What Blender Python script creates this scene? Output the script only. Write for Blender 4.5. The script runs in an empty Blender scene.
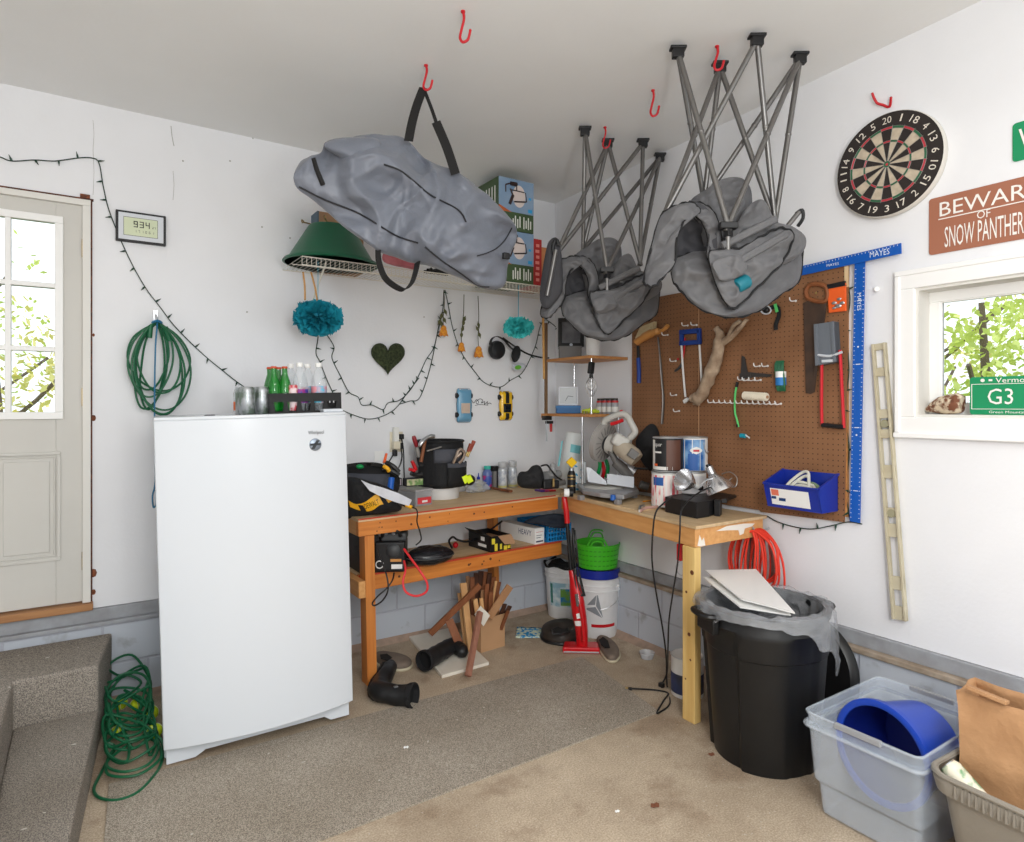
WORLD = 1.55; REAR_FILL = 45; FLASH = 45; CEIL_FILL = 125
import bpy, math, random
from mathutils import Vector, Matrix, noise, Euler
PI = math.pi
COL = bpy.context.scene.collection
sc = bpy.context.scene
rnd = random.Random(7)
V = Vector
# ---------------------------------------------------------------- camera geometry (used to measure where things stand)
CAM = V((-2.98, -3.89, 1.52)); FPX = 643.0; HZ = 405.0
FW = V((.5534, .8329, 0)).normalized(); RT = V((FW.y, -FW.x, 0)); UP = V((0, 0, 1))
def ray(u, v): return FW + RT*((u-512)/FPX) + UP*((HZ-v)/FPX)
def B(u, v, off=0.0): d = ray(u, v); return CAM + d*((-off-CAM.y)/d.y)       # on the far wall
def W(u, v, off=0.0): d = ray(u, v); return CAM + d*((-off-CAM.x)/d.x)       # on the right wall
def Z(u, v, z=0.0): d = ray(u, v); return CAM + d*((z-CAM.z)/d.z)            # on a level surface
def D(u, v, t): return CAM + ray(u, v)*t                                     # at a depth
# ---------------------------------------------------------------- materials
def lin(c): c /= 255.0; return c/12.92 if c <= .04045 else ((c+.055)/1.055)**2.4
def rgb(c): return (lin(c[0]), lin(c[1]), lin(c[2]), 1)
_M = {}
def mat(name, col=(200,200,200), rough=.5, metal=0, col2=None, scale=10, stretch=None, bump=0, bscale=None, trans=0, alpha=1, ior=1.45, emit=None, estr=1, coat=0, detail=4, contrast=.2, spec=.5, sheen=0):
    if name in _M: return _M[name]
    m = bpy.data.materials.new(name); m.use_nodes = True; nt = m.node_tree; N = nt.nodes; L = nt.links
    b = N['Principled BSDF']; b.inputs['Base Color'].default_value = rgb(col); b.inputs['Roughness'].default_value = rough
    b.inputs['Metallic'].default_value = metal; b.inputs['Transmission Weight'].default_value = trans; b.inputs['Alpha'].default_value = alpha
    b.inputs['IOR'].default_value = ior; b.inputs['Coat Weight'].default_value = coat; b.inputs['Specular IOR Level'].default_value = spec
    b.inputs['Sheen Weight'].default_value = sheen
    if emit: b.inputs['Emission Color'].default_value = rgb(emit); b.inputs['Emission Strength'].default_value = estr
    tc = None
    if col2 or bump:
        tc = N.new('ShaderNodeTexCoord'); mp = N.new('ShaderNodeMapping'); L.new(tc.outputs['Object'], mp.inputs['Vector'])
        if stretch: mp.inputs['Scale'].default_value = stretch
    if col2:
        nz = N.new('ShaderNodeTexNoise'); nz.inputs['Scale'].default_value = scale; nz.inputs['Detail'].default_value = detail; L.new(mp.outputs[0], nz.inputs['Vector'])
        cr = N.new('ShaderNodeValToRGB'); cr.color_ramp.elements[0].position = .5-contrast; cr.color_ramp.elements[1].position = .5+contrast
        cr.color_ramp.elements[0].color = rgb(col); cr.color_ramp.elements[1].color = rgb(col2)
        L.new(nz.outputs['Fac'], cr.inputs['Fac']); L.new(cr.outputs['Color'], b.inputs['Base Color'])
    if bump:
        n2 = N.new('ShaderNodeTexNoise'); n2.inputs['Scale'].default_value = bscale or scale; n2.inputs['Detail'].default_value = 5; L.new(mp.outputs[0], n2.inputs['Vector'])
        bp = N.new('ShaderNodeBump'); bp.inputs['Strength'].default_value = min(1, bump); bp.inputs['Distance'].default_value = .01*max(1, bump); L.new(n2.outputs['Fac'], bp.inputs['Height']); L.new(bp.outputs[0], b.inputs['Normal'])
    _M[name] = m; return m
# ---------------------------------------------------------------- mesh collector
def fit_spline(pts, n=6, closed=False):
    P = [V(p) for p in pts]; out = []; m = len(P)
    if m < 3: return P
    rng = range(m if closed else m-1)
    for i in rng:
        if closed: a, b, c, d = P[(i-1)%m], P[i], P[(i+1)%m], P[(i+2)%m]
        else: a, b, c, d = P[max(i-1,0)], P[i], P[i+1], P[min(i+2,m-1)]
        for k in range(n):
            t = k/n; out.append(.5*((2*b)+(c-a)*t+(2*a-5*b+4*c-d)*t*t+(3*b-a-3*c+d)*t**3))
    if not closed: out.append(P[-1])
    return out
class MB:
    def __init__(s): s.v = []; s.f = []; s.sm = []; s.mi = []; s.cur = 0; s.M = None
    def use(s, i): s.cur = i; return s
    def at(s, M=None): s.M = M; return s
    def add(s, vs, fs, smooth=False):
        o = len(s.v)
        for p in vs: p = V(p); s.v.append(s.M @ p if s.M is not None else p)
        for f in fs: s.f.append([i+o for i in f]); s.sm.append(smooth); s.mi.append(s.cur)
        return s
    def bx(s, x0, x1, y0, y1, z0, z1):
        vs = [(x,y,z) for x in (x0,x1) for y in (y0,y1) for z in (z0,z1)]
        return s.add(vs, [(0,1,3,2),(4,6,7,5),(0,4,5,1),(2,3,7,6),(0,2,6,4),(1,5,7,3)])
    def box(s, c, d, R=None):
        c = V(c); h = V(d)/2; vs = []
        for x in (-1,1):
            for y in (-1,1):
                for z in (-1,1):
                    p = V((x*h.x,y*h.y,z*h.z)); vs.append(c+(R @ p if R is not None else p))
        return s.add(vs, [(0,1,3,2),(4,6,7,5),(0,4,5,1),(2,3,7,6),(0,2,6,4),(1,5,7,3)])
    def beam(s, a, b, w, t, up=(0,0,1), roll=0):       # a board from a to b, w wide, t thick
        a = V(a); b = V(b); d = (b-a).normalized(); u = V(up)
        x = d.cross(u)
        if x.length < 1e-4: x = d.cross(V((1,0,0)))
        x.normalize(); y = x.cross(d).normalized()
        if roll: x, y = x*math.cos(roll)+y*math.sin(roll), y*math.cos(roll)-x*math.sin(roll)
        vs = [p+x*(i*w/2)+y*(j*t/2) for p in (a,b) for (i,j) in ((-1,-1),(1,-1),(1,1),(-1,1))]
        return s.add(vs, [(3,2,1,0),(4,5,6,7),(0,1,5,4),(1,2,6,5),(2,3,7,6),(3,0,4,7)])
    def sweep(s, P, rs, n=8, closed=False, cap=True, flat=None, smooth=True):
        P = [V(p) for p in P]; m = len(P); up = None; vs = []
        for i, p in enumerate(P):
            t = (P[(i+1)%m]-P[i-1]) if closed else (P[min(i+1,m-1)]-P[max(i-1,0)])
            if t.length < 1e-9: t = V((0,0,1))
            t.normalize()
            if up is None:
                up = V((0,0,1)) if abs(t.z) < .9 else V((1,0,0))
                up = (up - t*up.dot(t)).normalized()
            else:
                q = up - t*up.dot(t)
                if q.length > 1e-6: up = q.normalized()
            sd = t.cross(up); r = rs[i] if isinstance(rs, (list,tuple)) else rs
            for k in range(n):
                a = 2*PI*k/n
                ca, sa = math.cos(a), math.sin(a)
                if flat: sa *= flat
                vs.append(p + (up*sa + sd*ca)*r)
        fs = []
        for i in range(m if closed else m-1):
            j = (i+1)%m
            for k in range(n):
                l = (k+1)%n; fs.append((i*n+k, i*n+l, j*n+l, j*n+k))
        if cap and not closed: fs.append(list(range(n))[::-1]); fs.append([(m-1)*n+k for k in range(n)])
        return s.add(vs, fs, smooth)
    def tube(s, pts, r, n=6, k=5, closed=False): return s.sweep(fit_spline(pts, k, closed), r, n, closed)
    def cyl(s, a, b, r0, r1=None, n=16, smooth=True): return s.sweep([a,b], [r0, r0 if r1 is None else r1], n, smooth=smooth)
    def strap(s, pts, w, t=.003, k=6, wdir=None):      # a flat band along a path
        P = fit_spline(pts, k); m = len(P); vs = []; fs = []
        for i, p in enumerate(P):
            d = (P[min(i+1,m-1)]-P[max(i-1,0)]).normalized(); x = V(wdir) if wdir else d.cross(V((0,0,1)))
            x = x - d*x.dot(d)
            if x.length < 1e-4: x = V((1,0,0))
            x.normalize(); y = d.cross(x)
            vs += [p+x*w/2+y*t/2, p-x*w/2+y*t/2, p-x*w/2-y*t/2, p+x*w/2-y*t/2]
        for i in range(m-1):
            for k_ in range(4): fs.append((i*4+k_, i*4+(k_+1)%4, i*4+4+(k_+1)%4, i*4+4+k_))
        fs += [(3,2,1,0), tuple((m-1)*4+q for q in range(4))]
        return s.add(vs, fs, True)
    def lathe(s, prof, n=24, c=(0,0,0), M=None, sx=1, sy=1, smooth=True, cap=True):
        c = V(c); vs = []; fs = []; m = len(prof)
        for (r, z) in prof:
            for k in range(n):
                a = 2*PI*k/n; p = V((r*math.cos(a)*sx, r*math.sin(a)*sy, z)); vs.append(c+(M @ p if M is not None else p))
        for i in range(m-1):
            for k in range(n):
                l = (k+1)%n; fs.append((i*n+k, i*n+l, (i+1)*n+l, (i+1)*n+k))
        if cap and prof[0][0] > 1e-6: fs.append(list(range(n))[::-1])
        if cap and prof[-1][0] > 1e-6: fs.append([(m-1)*n+k for k in range(n)])
        return s.add(vs, fs, smooth)
    def sph(s, c, r, n=12, M=None, f=None):
        if not isinstance(r, (tuple,list)): r = (r,r,r)
        vs = []; fs = []; m = n//2+1
        for i in range(m+1):
            th = PI*i/m
            for k in range(n):
                a = 2*PI*k/n; p = V((math.sin(th)*math.cos(a), math.sin(th)*math.sin(a), math.cos(th)))
                q = V((p.x*r[0], p.y*r[1], p.z*r[2]))
                if f: q = f(q, p)
                if M is not None: q = M @ q
                vs.append(V(c)+q)
        for i in range(m):
            for k in range(n):
                l = (k+1)%n; fs.append((i*n+k, (i+1)*n+k, (i+1)*n+l, i*n+l))
        return s.add(vs, fs, True)
    def prism(s, pts, d, smooth=False):               # polygon pts extruded by vector d
        pts = [V(p) for p in pts]; d = V(d); n = len(pts)
        return s.add(pts+[p+d for p in pts], [list(range(n)), [n+i for i in range(n)][::-1]]+[(i,i+n,(i+1)%n+n,(i+1)%n) for i in range(n)], smooth)
    def face(s, pts, smooth=False): return s.add(pts, [list(range(len(pts)))], smooth)
    def grid(s, f, nu, nv, cu=False, cv=False, smooth=True):
        vs = []; fs = []
        for i in range(nu):
            for j in range(nv): vs.append(f(i/(nu if cu else nu-1), j/(nv if cv else nv-1)))
        for i in range(nu if cu else nu-1):
            for j in range(nv if cv else nv-1):
                a, b = (i+1)%nu, (j+1)%nv; fs.append((i*nv+j, a*nv+j, a*nv+b, i*nv+b))
        return s.add(vs, fs, smooth)
    def text(s, t, cx, cz, w, h, y=-.001, M=None, slant=0):   # lettering in the x-z plane facing -y
        cu = bpy.data.curves.new('lettering_curve', 'FONT'); cu.body = t; cu.size = 1; cu.resolution_u = 2; cu.shear = slant
        ob = bpy.data.objects.new('lettering_curve', cu); me = bpy.data.meshes.new_from_object(ob)
        vs = [v.co.copy() for v in me.vertices]
        if vs:
            x0 = min(v.x for v in vs); x1 = max(v.x for v in vs); y0 = min(v.y for v in vs); y1 = max(v.y for v in vs)
            out = []
            for v in vs:
                p = V((cx+((v.x-x0)/(x1-x0+1e-9)-.5)*w, y, cz+((v.y-y0)/(y1-y0+1e-9)-.5)*h)); out.append(M @ p if M is not None else p)
            s.add(out, [list(p.vertices) for p in me.polygons])
        bpy.data.objects.remove(ob); bpy.data.curves.remove(cu); bpy.data.meshes.remove(me)
        return s
    def build(s, name, ms, parent=None, world=False, bevel=0, sub=0, solid=0, sharp=40, seg=2):
        me = bpy.data.meshes.new(name)
        if parent is not None and world:
            I = matrix_of(parent).inverted(); vs = [I @ v for v in s.v]; off = None
        else: vs = s.v
        org = V((0,0,0))
        if parent is None and vs:        # origin at the base of the mesh
            org = V((sum(v.x for v in vs)/len(vs), sum(v.y for v in vs)/len(vs), min(v.z for v in vs)))
            vs = [v-org for v in vs]
        me.from_pydata([tuple(v) for v in vs], [], s.f)
        me.polygons.foreach_set('use_smooth', s.sm); me.polygons.foreach_set('material_index', s.mi)
        if not isinstance(ms, (list,tuple)): ms = [ms]
        for m in ms: me.materials.append(m)
        me.update()
        if any(s.sm): me.set_sharp_from_angle(angle=math.radians(sharp))
        o = bpy.data.objects.new(name, me); COL.objects.link(o); o.location = org
        if parent is not None: o.parent = parent
        if bevel:
            b = o.modifiers.new('bevel', 'BEVEL'); b.width = bevel; b.segments = seg; b.limit_method = 'ANGLE'; b.angle_limit = math.radians(50); b.harden_normals = False
        if sub:
            b = o.modifiers.new('subdivision', 'SUBSURF'); b.levels = sub; b.render_levels = sub
        if solid:
            b = o.modifiers.new('thickness', 'SOLIDIFY'); b.thickness = solid; b.offset = 0
        return o
def matrix_of(o):
    M = Matrix.Translation(o.location) @ o.rotation_euler.to_matrix().to_4x4()
    return (matrix_of(o.parent) @ M) if o.parent is not None else M
def tag(o, label=None, cat=None, group=None, kind=None):
    if label: o['label'] = label
    if cat: o['category'] = cat
    if group: o['group'] = group
    if kind: o['kind'] = kind
    return o
def thing(name, label, cat, loc=(0,0,0), rz=0, group=None, rot=None):
    o = bpy.data.objects.new(name, None); COL.objects.link(o); o.empty_display_size = .05; o.location = V(loc)
    o.rotation_euler = rot if rot is not None else Euler((0,0,rz)); return tag(o, label, cat, group)
def copy_tree(o, parent=None):
    c = o.copy(); COL.objects.link(c)
    if parent is not None: c.parent = parent
    for ch in [x for x in bpy.data.objects if x.parent == o]: copy_tree(ch, c)
    return c
def repeat(o, loc, label, rz=None, scale=None, group=None):
    c = copy_tree(o); c.location = V(loc); c['label'] = label
    if rz is not None: c.rotation_euler = Euler((0,0,rz))
    if scale: c.scale = (scale,)*3
    if group: c['group'] = group
    return c
def struct(name, mb, ms, parent=None, label=None, **k):
    o = mb.build(name, ms, parent, **k)
    if parent is None: o['kind'] = 'structure'
    if label: o['label'] = label
    return o
RB = 0.0; RW = -PI/2     # facing directions of things hung on the far and on the right wall (local -y is out of the wall)
def nz(p, s=1.0, seed=0): return noise.noise(V((p[0]*s+seed*7.3, p[1]*s+seed*3.1, p[2]*s-seed*5.7)))
# ================================================================ camera, light, shell
cam_d = bpy.data.cameras.new('camera'); cam = bpy.data.objects.new('camera', cam_d); COL.objects.link(cam)
cam.matrix_world = Matrix.Translation(CAM) @ Matrix((RT, UP, -FW)).transposed().to_4x4()
cam_d.sensor_width = 36; cam_d.lens = FPX/1024*36; cam_d.shift_y = (HZ-421)/1024; cam_d.clip_start = .05; cam_d.clip_end = 200
sc.camera = cam
sc.view_settings.view_transform = 'Standard'; sc.view_settings.look = 'None'; sc.view_settings.gamma = 1; sc.view_settings.use_curve_mapping = False
sc.view_settings.exposure = 0.04
wd = bpy.data.worlds.new('world'); sc.world = wd; wd.use_nodes = True
bg = wd.node_tree.nodes['Background']; bg.inputs[0].default_value = (.88, .96, 1, 1); bg.inputs[1].default_value = WORLD
sc.cycles.max_bounces = 8; sc.cycles.diffuse_bounces = 5; sc.cycles.transparent_max_bounces = 12; sc.cycles.caustics_reflective = False; sc.cycles.caustics_refractive = False
sc.cycles.use_denoising = True; sc.cycles.sample_clamp_indirect = 6
def area(name, loc, rot, sx, sy, power, col=(1,1,1)):
    l = bpy.data.lights.new(name, 'AREA'); l.shape = 'RECTANGLE'; l.size = sx; l.size_y = sy; l.energy = power; l.color = col
    o = bpy.data.objects.new(name, l); COL.objects.link(o); o.location = loc; o.rotation_euler = rot; return o
# rear and ceiling fill lights, unseen, added behind the camera to brighten the bay
area('rear_fill', (-2.2, -4.6, 3.0), (0,0,0), 2.4, .5, REAR_FILL, (1,.985,.97))
pl = bpy.data.lights.new('ceiling_fill', 'POINT'); pl.energy = CEIL_FILL; pl.shadow_soft_size = .35; pl.color = (1,.985,.97)  # soft point fill added to lift the ceiling, no fixture hangs there
plo = bpy.data.objects.new('ceiling_fill', pl); COL.objects.link(plo); plo.location = (-2.9,-4.9,2.2)
fl = bpy.data.lights.new('flash_lamp', 'POINT'); fl.energy = FLASH; fl.shadow_soft_size = .12; fl.color = (1,.98,.95)
flo = bpy.data.objects.new('flash_lamp', fl); COL.objects.link(flo); flo.location = CAM + RT*.75 + V((0,0,.1)) - FW*.1

X0, Y0 = -5.2, -6.6                       # far left and near end of the bay
def ceil_z(y): return 3.05 - .03*y
paint = mat('white_paint', (236,237,240), .75, col2=(229,230,233), scale=2.5, bump=.08, bscale=60, contrast=.3)
ceil_m = mat('ceiling_paint', (240,241,241), .85, col2=(233,234,234), scale=1.2, bump=.06, bscale=40)
grey_trim = mat('grey_trim_paint', (168,172,178), .7, col2=(140,140,142), scale=14, bump=.2, bscale=30, contrast=.3)
# concrete floor
def concrete():
    m = mat('concrete', (176,164,148), .85); nt = m.node_tree; N = nt.nodes; L = nt.links; b = N['Principled BSDF']
    tc = N.new('ShaderNodeTexCoord')
    def noi(s, d=6): n = N.new('ShaderNodeTexNoise'); n.inputs['Scale'].default_value = s; n.inputs['Detail'].default_value = d; n.inputs['Roughness'].default_value = .65; L.new(tc.outputs['Object'], n.inputs['Vector']); return n
    def ramp(src, a, b_, ca, cb):
        r = N.new('ShaderNodeValToRGB'); e = r.color_ramp.elements; e[0].position = a; e[1].position = b_; e[0].color = rgb(ca); e[1].color = rgb(cb); L.new(src, r.inputs['Fac']); return r.outputs['Color']
    def mix(f, a, b_, mode='MIX'):
        x = N.new('ShaderNodeMix'); x.data_type = 'RGBA'; x.blend_type = mode
        if isinstance(f, float): x.inputs['Factor'].default_value = f
        else: L.new(f, x.inputs['Factor'])
        L.new(a, x.inputs[6])
        if isinstance(b_, tuple): x.inputs[7].default_value = rgb(b_)
        else: L.new(b_, x.inputs[7])
        return x.outputs[2]
    base = ramp(noi(1.4).outputs['Fac'], .35, .65, (178,160,138), (218,201,178))
    st = noi(3.1); st2 = ramp(st.outputs['Fac'], .53, .64, (0,0,0), (170,170,170))
    c = mix(st2, base, (132,104,80))
    fine = ramp(noi(150, 3).outputs['Fac'], .3, .7, (190,186,180), (255,255,255)); c = mix(1.0, c, fine, 'MULTIPLY')
    sp = ramp(noi(70, 2).outputs['Fac'], .68, .74, (0,0,0), (170,170,170))
    c = mix(ramp(noi(9, 8).outputs['Fac'], .55, .75, (0,0,0), (120,120,120)), c, (120,104,88)); c = mix(sp, c, (222,218,210))
    L.new(c, b.inputs['Base Color'])
    bp = N.new('ShaderNodeBump'); bp.inputs['Strength'].default_value = .25; bp.inputs['Distance'].default_value = .01; L.new(noi(45).outputs['Fac'], bp.inputs['Height']); L.new(bp.outputs[0], b.inputs['Normal'])
    return m
def block_mat():
    m = mat('painted_block', (170,174,182), .8); nt = m.node_tree; N = nt.nodes; L = nt.links; b = N['Principled BSDF']
    tc = N.new('ShaderNodeTexCoord'); sp = N.new('ShaderNodeSeparateXYZ'); L.new(tc.outputs['Object'], sp.inputs[0])
    ad = N.new('ShaderNodeMath'); ad.operation = 'ADD'; L.new(sp.outputs[0], ad.inputs[0]); L.new(sp.outputs[1], ad.inputs[1])
    cb = N.new('ShaderNodeCombineXYZ'); L.new(ad.outputs[0], cb.inputs[0]); L.new(sp.outputs[2], cb.inputs[1])
    br = N.new('ShaderNodeTexBrick'); br.inputs['Scale'].default_value = 1; br.inputs['Brick Width'].default_value = .40; br.inputs['Row Height'].default_value = .2
    br.inputs['Mortar Size'].default_value = .008; br.inputs['Mortar Smooth'].default_value = .6; br.inputs['Color1'].default_value = rgb((190,196,205)); br.inputs['Color2'].default_value = rgb((184,190,199)); br.inputs['Mortar'].default_value = rgb((176,179,190))
    L.new(cb.outputs[0], br.inputs['Vector'])
    n = N.new('ShaderNodeTexNoise'); n.inputs['Scale'].default_value = 9; n.inputs['Detail'].default_value = 6; L.new(tc.outputs['Object'], n.inputs['Vector'])
    r = N.new('ShaderNodeValToRGB'); r.color_ramp.elements[0].position = .60; r.color_ramp.elements[1].position = .72; r.color_ramp.elements[0].color = (0,0,0,1); r.color_ramp.elements[1].color = (.5,.5,.5,1); L.new(n.outputs['Fac'], r.inputs['Fac'])
    x = N.new('ShaderNodeMix'); x.data_type = 'RGBA'; L.new(r.outputs[0], x.inputs['Factor']); L.new(br.outputs['Color'], x.inputs[6]); x.inputs[7].default_value = rgb((122,118,114)); L.new(x.outputs[2], b.inputs['Base Color'])
    bp = N.new('ShaderNodeBump'); bp.inputs['Strength'].default_value = .5; bp.inputs['Distance'].default_value = .008; bp.invert = True; L.new(br.outputs['Fac'], bp.inputs['Height'])
    bp2 = N.new('ShaderNodeBump'); bp2.inputs['Strength'].default_value = .3; bp2.inputs['Distance'].default_value = .006; L.new(n.outputs['Fac'], bp2.inputs['Height']); L.new(bp.outputs[0], bp2.inputs['Normal']); L.new(bp2.outputs[0], b.inputs['Normal'])
    return m
conc = concrete(); block = block_mat()
def carpet_mat(name, c1, c2):
    m = mat(name, c1, .95); nt = m.node_tree; N = nt.nodes; L = nt.links; b = N['Principled BSDF']; b.inputs['Specular IOR Level'].default_value = .1
    tc = N.new('ShaderNodeTexCoord'); n = N.new('ShaderNodeTexNoise'); n.inputs['Scale'].default_value = 240; n.inputs['Detail'].default_value = 3; L.new(tc.outputs['Object'], n.inputs['Vector'])
    r = N.new('ShaderNodeValToRGB'); e = r.color_ramp.elements; e[0].position = .36; e[1].position = .64; e[0].color = rgb(c1); e[1].color = rgb(c2); L.new(n.outputs['Fac'], r.inputs['Fac'])
    n2 = N.new('ShaderNodeTexNoise'); n2.inputs['Scale'].default_value = 2.2; n2.inputs['Detail'].default_value = 5; L.new(tc.outputs['Object'], n2.inputs['Vector'])
    r2 = N.new('ShaderNodeValToRGB'); e = r2.color_ramp.elements; e[0].position = .3; e[1].position = .7; e[0].color = (.78,.76,.73,1); e[1].color = (1.0,1.0,1.0,1); L.new(n2.outputs['Fac'], r2.inputs['Fac'])
    x = N.new('ShaderNodeMix'); x.data_type = 'RGBA'; x.blend_type = 'MULTIPLY'; x.inputs['Factor'].default_value = 1; L.new(r.outputs[0], x.inputs[6]); L.new(r2.outputs[0], x.inputs[7])
    n3 = N.new('ShaderNodeTexNoise'); n3.inputs['Scale'].default_value = 34; n3.inputs['Detail'].default_value = 1; L.new(tc.outputs['Object'], n3.inputs['Vector'])
    r3 = N.new('ShaderNodeValToRGB'); e = r3.color_ramp.elements; e[0].position = .76; e[1].position = .80; L.new(n3.outputs['Fac'], r3.inputs['Fac'])
    y = N.new('ShaderNodeMix'); y.data_type = 'RGBA'; L.new(r3.outputs[0], y.inputs['Factor']); L.new(x.outputs[2], y.inputs[6]); y.inputs[7].default_value = rgb((205,200,190)); L.new(y.outputs[2], b.inputs['Base Color'])
    bp = N.new('ShaderNodeBump'); bp.inputs['Strength'].default_value = .7; bp.inputs['Distance'].default_value = .006; L.new(n.outputs['Fac'], bp.inputs['Height']); L.new(bp.outputs[0], b.inputs['Normal'])
    return m
carpet = carpet_mat('runner_carpet', (128,120,109), (198,188,174)); carpet2 = carpet_mat('step_carpet', (108,104,99), (180,171,160))
struct('floor', MB().bx(X0, .3, Y0-1.5, .3, -.12, 0), conc)
struct('ceiling', MB().prism([(X0-.2, .3, ceil_z(.3)), (X0-.2, Y0, ceil_z(Y0)), (.3, Y0, ceil_z(Y0)), (.3, .3, ceil_z(.3))], (0,0,.12)), ceil_m)
# ---- far wall with the door opening
DX0, DX1, DZ0, DZ1 = -3.87, -2.955, .515, 2.55
mb = MB()
mb.bx(X0, DX0, 0, .16, .49, 3.3); mb.bx(DX1, 0, 0, .16, .49, 3.3); mb.bx(DX0, DX1, 0, .16, DZ1, 3.3)
struct('wall_back', mb, paint)
mb = MB().bx(X0, 0, -.03, .16, 0, .405); struct('wall_back_base', mb, block)
mb = MB().bx(X0, 0, -.018, .16, .425, .488); mb.bx(X0, -.03, -.045, .16, .405, .425); struct('trim_1', mb, grey_trim, bevel=.003)
# ---- right wall with the window opening
WY1 = W(917, 288).y; WY0 = WY1 - .97
WZ0 = W(917, 417).z; WZ1 = W(917, 288.6).z
mb = MB()
mb.bx(0, .16, WY1, .16, .48, 3.4); mb.bx(0, .16, Y0, WY0, .48, 3.4); mb.bx(0, .16, WY0, WY1, .48, WZ0); mb.bx(0, .16, WY0, WY1, WZ1, 3.4)
struct('wall_right', mb, paint)
struct('wall_right_base', MB().bx(-.04, .16, Y0, .16, 0, .39), block)
ledge = mat('sill_ledge', (172,158,142), .85, col2=(140,124,106), scale=18, bump=.3)
mb = MB().bx(-.02, .16, Y0, 0, .415, .478); struct('trim_2', mb, grey_trim, bevel=.003)
mb = MB().bx(-.055, .16, Y0, 0, .39, .415); struct('trim_3', mb, ledge, bevel=.004)
struct('wall_left', MB().bx(X0-.15, X0, Y0, .2, 0, 3.4), paint)
# crumbled mortar fillet where block meets floor
mort = mat('mortar', (176,150,132), .9, col2=(150,132,118), scale=20, bump=.6)
mb = MB()
mb.prism([(X0,-.03,0),(X0,-.065,0),(X0,-.03,.035)], (-X0-.04,0,0)); mb.prism([(-.04,0,0),(-.08,0,0),(-.04,0,.035)], (0,Y0,0))
struct('trim_4', mb, mort)
# ---- door
dm = mat('door_paint', (205,203,197), .55, col2=(200,198,192), scale=3)
casing = mat('door_jamb_paint', (222,220,214), .5)
glass = mat('window_glass', (255,255,255), .02, trans=1, ior=1.1, spec=.3)
dr = MB(); T = -.005
gx1 = B(56, 220).x; gx0 = gx1-.56; gz1 = B(50,222).z; gz0 = B(50,413).z
dxl, dxr = DX0+.03, DX1-.035
# slab around the glass
dr.bx(dxl, gx0, T, .04, DZ0+.02, DZ1-.03); dr.bx(gx1, dxr, T, .04, DZ0+.02, DZ1-.03); dr.bx(gx0, gx1, T, .04, DZ0+.02, gz0); dr.bx(gx0, gx1, T, .04, gz1, DZ1-.03)
door = struct('door_1', dr, dm, bevel=.002); 
def ring(mb, x0, x1, z0, z1, w, y0, y1):
    mb.bx(x0, x1, y0, y1, z0, z0+w); mb.bx(x0, x1, y0, y1, z1-w, z1); mb.bx(x0, x0+w, y0, y1, z0+w, z1-w); mb.bx(x1-w, x1, y0, y1, z0+w, z1-w)
wp = mat('white_vinyl', (240,240,238), .4)
mb = MB(); ring(mb, gx0-.03, gx1+.03, gz0-.03, gz1+.03, .035, -.022, 0)
for i in (1,2):
    x = gx0+(gx1-gx0)*i/3; mb.bx(x-.012, x+.012, -.016, .03, gz0, gz1); z = gz0+(gz1-gz0)*i/3; mb.bx(gx0, gx1, -.0155, .029, z-.012, z+.012)
struct('window_frame', mb, wp, door, world=True, bevel=.003)
struct('pane', MB().bx(gx0, gx1, .006, .012, gz0, gz1), glass, door, world=True)
# lower raised panels
for (a, b_) in ((gx0-.02, gx0+.25), (gx1-.25, gx1+.02)):
    mb = MB(); z0, z1 = B(40,562).z, B(40,452).z
    ring(mb, a, b_, z0, z1, .016, -.014, -.004); ring(mb, a+.022, b_-.022, z0+.022, z1-.022, .008, -.010, -.004); mb.bx(a+.045, b_-.045, -.012, -.004, z0+.045, z1-.045)
    struct('panel', mb, dm, door, world=True, bevel=.004)
brass = mat('brass', (176,150,96), .35, metal=.8, col2=(120,100,70), scale=30)
for v in (249, 397, 560, ):
    z = B(86, v).z; mb = MB().bx(dxr-.003, dxr+.02, -.016, -.004, z-.045, z+.045); mb.cyl((dxr+.006,-.018,z-.048),(dxr+.006,-.018,z+.048),.006,n=10)
    struct('hinge', mb, brass, door, world=True)
mb = MB(); mb.lathe([(.0,-.06),(.02,-.06),(.027,-.045),(.02,-.028),(.01,-.02),(.01,-.008),(.03,-.005),(.03,0)][::-1], 20, c=(dxl+.06,-.005,1.45), M=Matrix.Rotation(-PI/2,3,'X')@Matrix.Diagonal((1,1,-1)))
struct('door_knob', mb, brass, door, world=True)
mb = MB(); mb.bx(dxr, DX1, -.025, .14, DZ0+.013, DZ1-.03); mb.bx(DX0, dxl, -.025, .14, DZ0+.013, DZ1-.03); mb.bx(DX0, DX1, -.025, .14, DZ1-.03, DZ1)
struct('trim_5', mb, casing, bevel=.003)
dk = mat('dark_gap', (60,44,40), .9, col2=(120,70,50), scale=40)
mb = MB(); mb.bx(DX1, DX1+.007, -.004, .1, DZ0-.02, DZ1); mb.bx(DX0, DX1+.012, -.006, .1, DZ1, DZ1+.012); struct('trim_6', mb, dk)
thr = mat('threshold_wood', (176,128,84), .6, col2=(150,104,66), scale=12, stretch=(.3,4,4))
mb = MB(); mb.bx(DX0-.02, DX1+.01, -.05, .14, .492, DZ0+.012); struct('trim_7', mb, thr, bevel=.004)
# chips of bare wood beside the jamb
mb = MB()
for v, s in ((418,.022),(573,.03),(592,.02),(335,.012)):
    p = B(93.5, v); mb.lathe([(s*.5,0),(0,.004)], 7, c=(p.x, -.001, p.z), M=Matrix.Rotation(PI/2,3,'X'), sy=1.5)
mb.bx(B(80,197).x, B(90,199).x, -.01, 0, DZ1+.012, DZ1+.03)
struct('trim_8', mb, mat('bare_wood_chip', (150,84,52), .8, col2=(70,44,34), scale=60))
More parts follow.
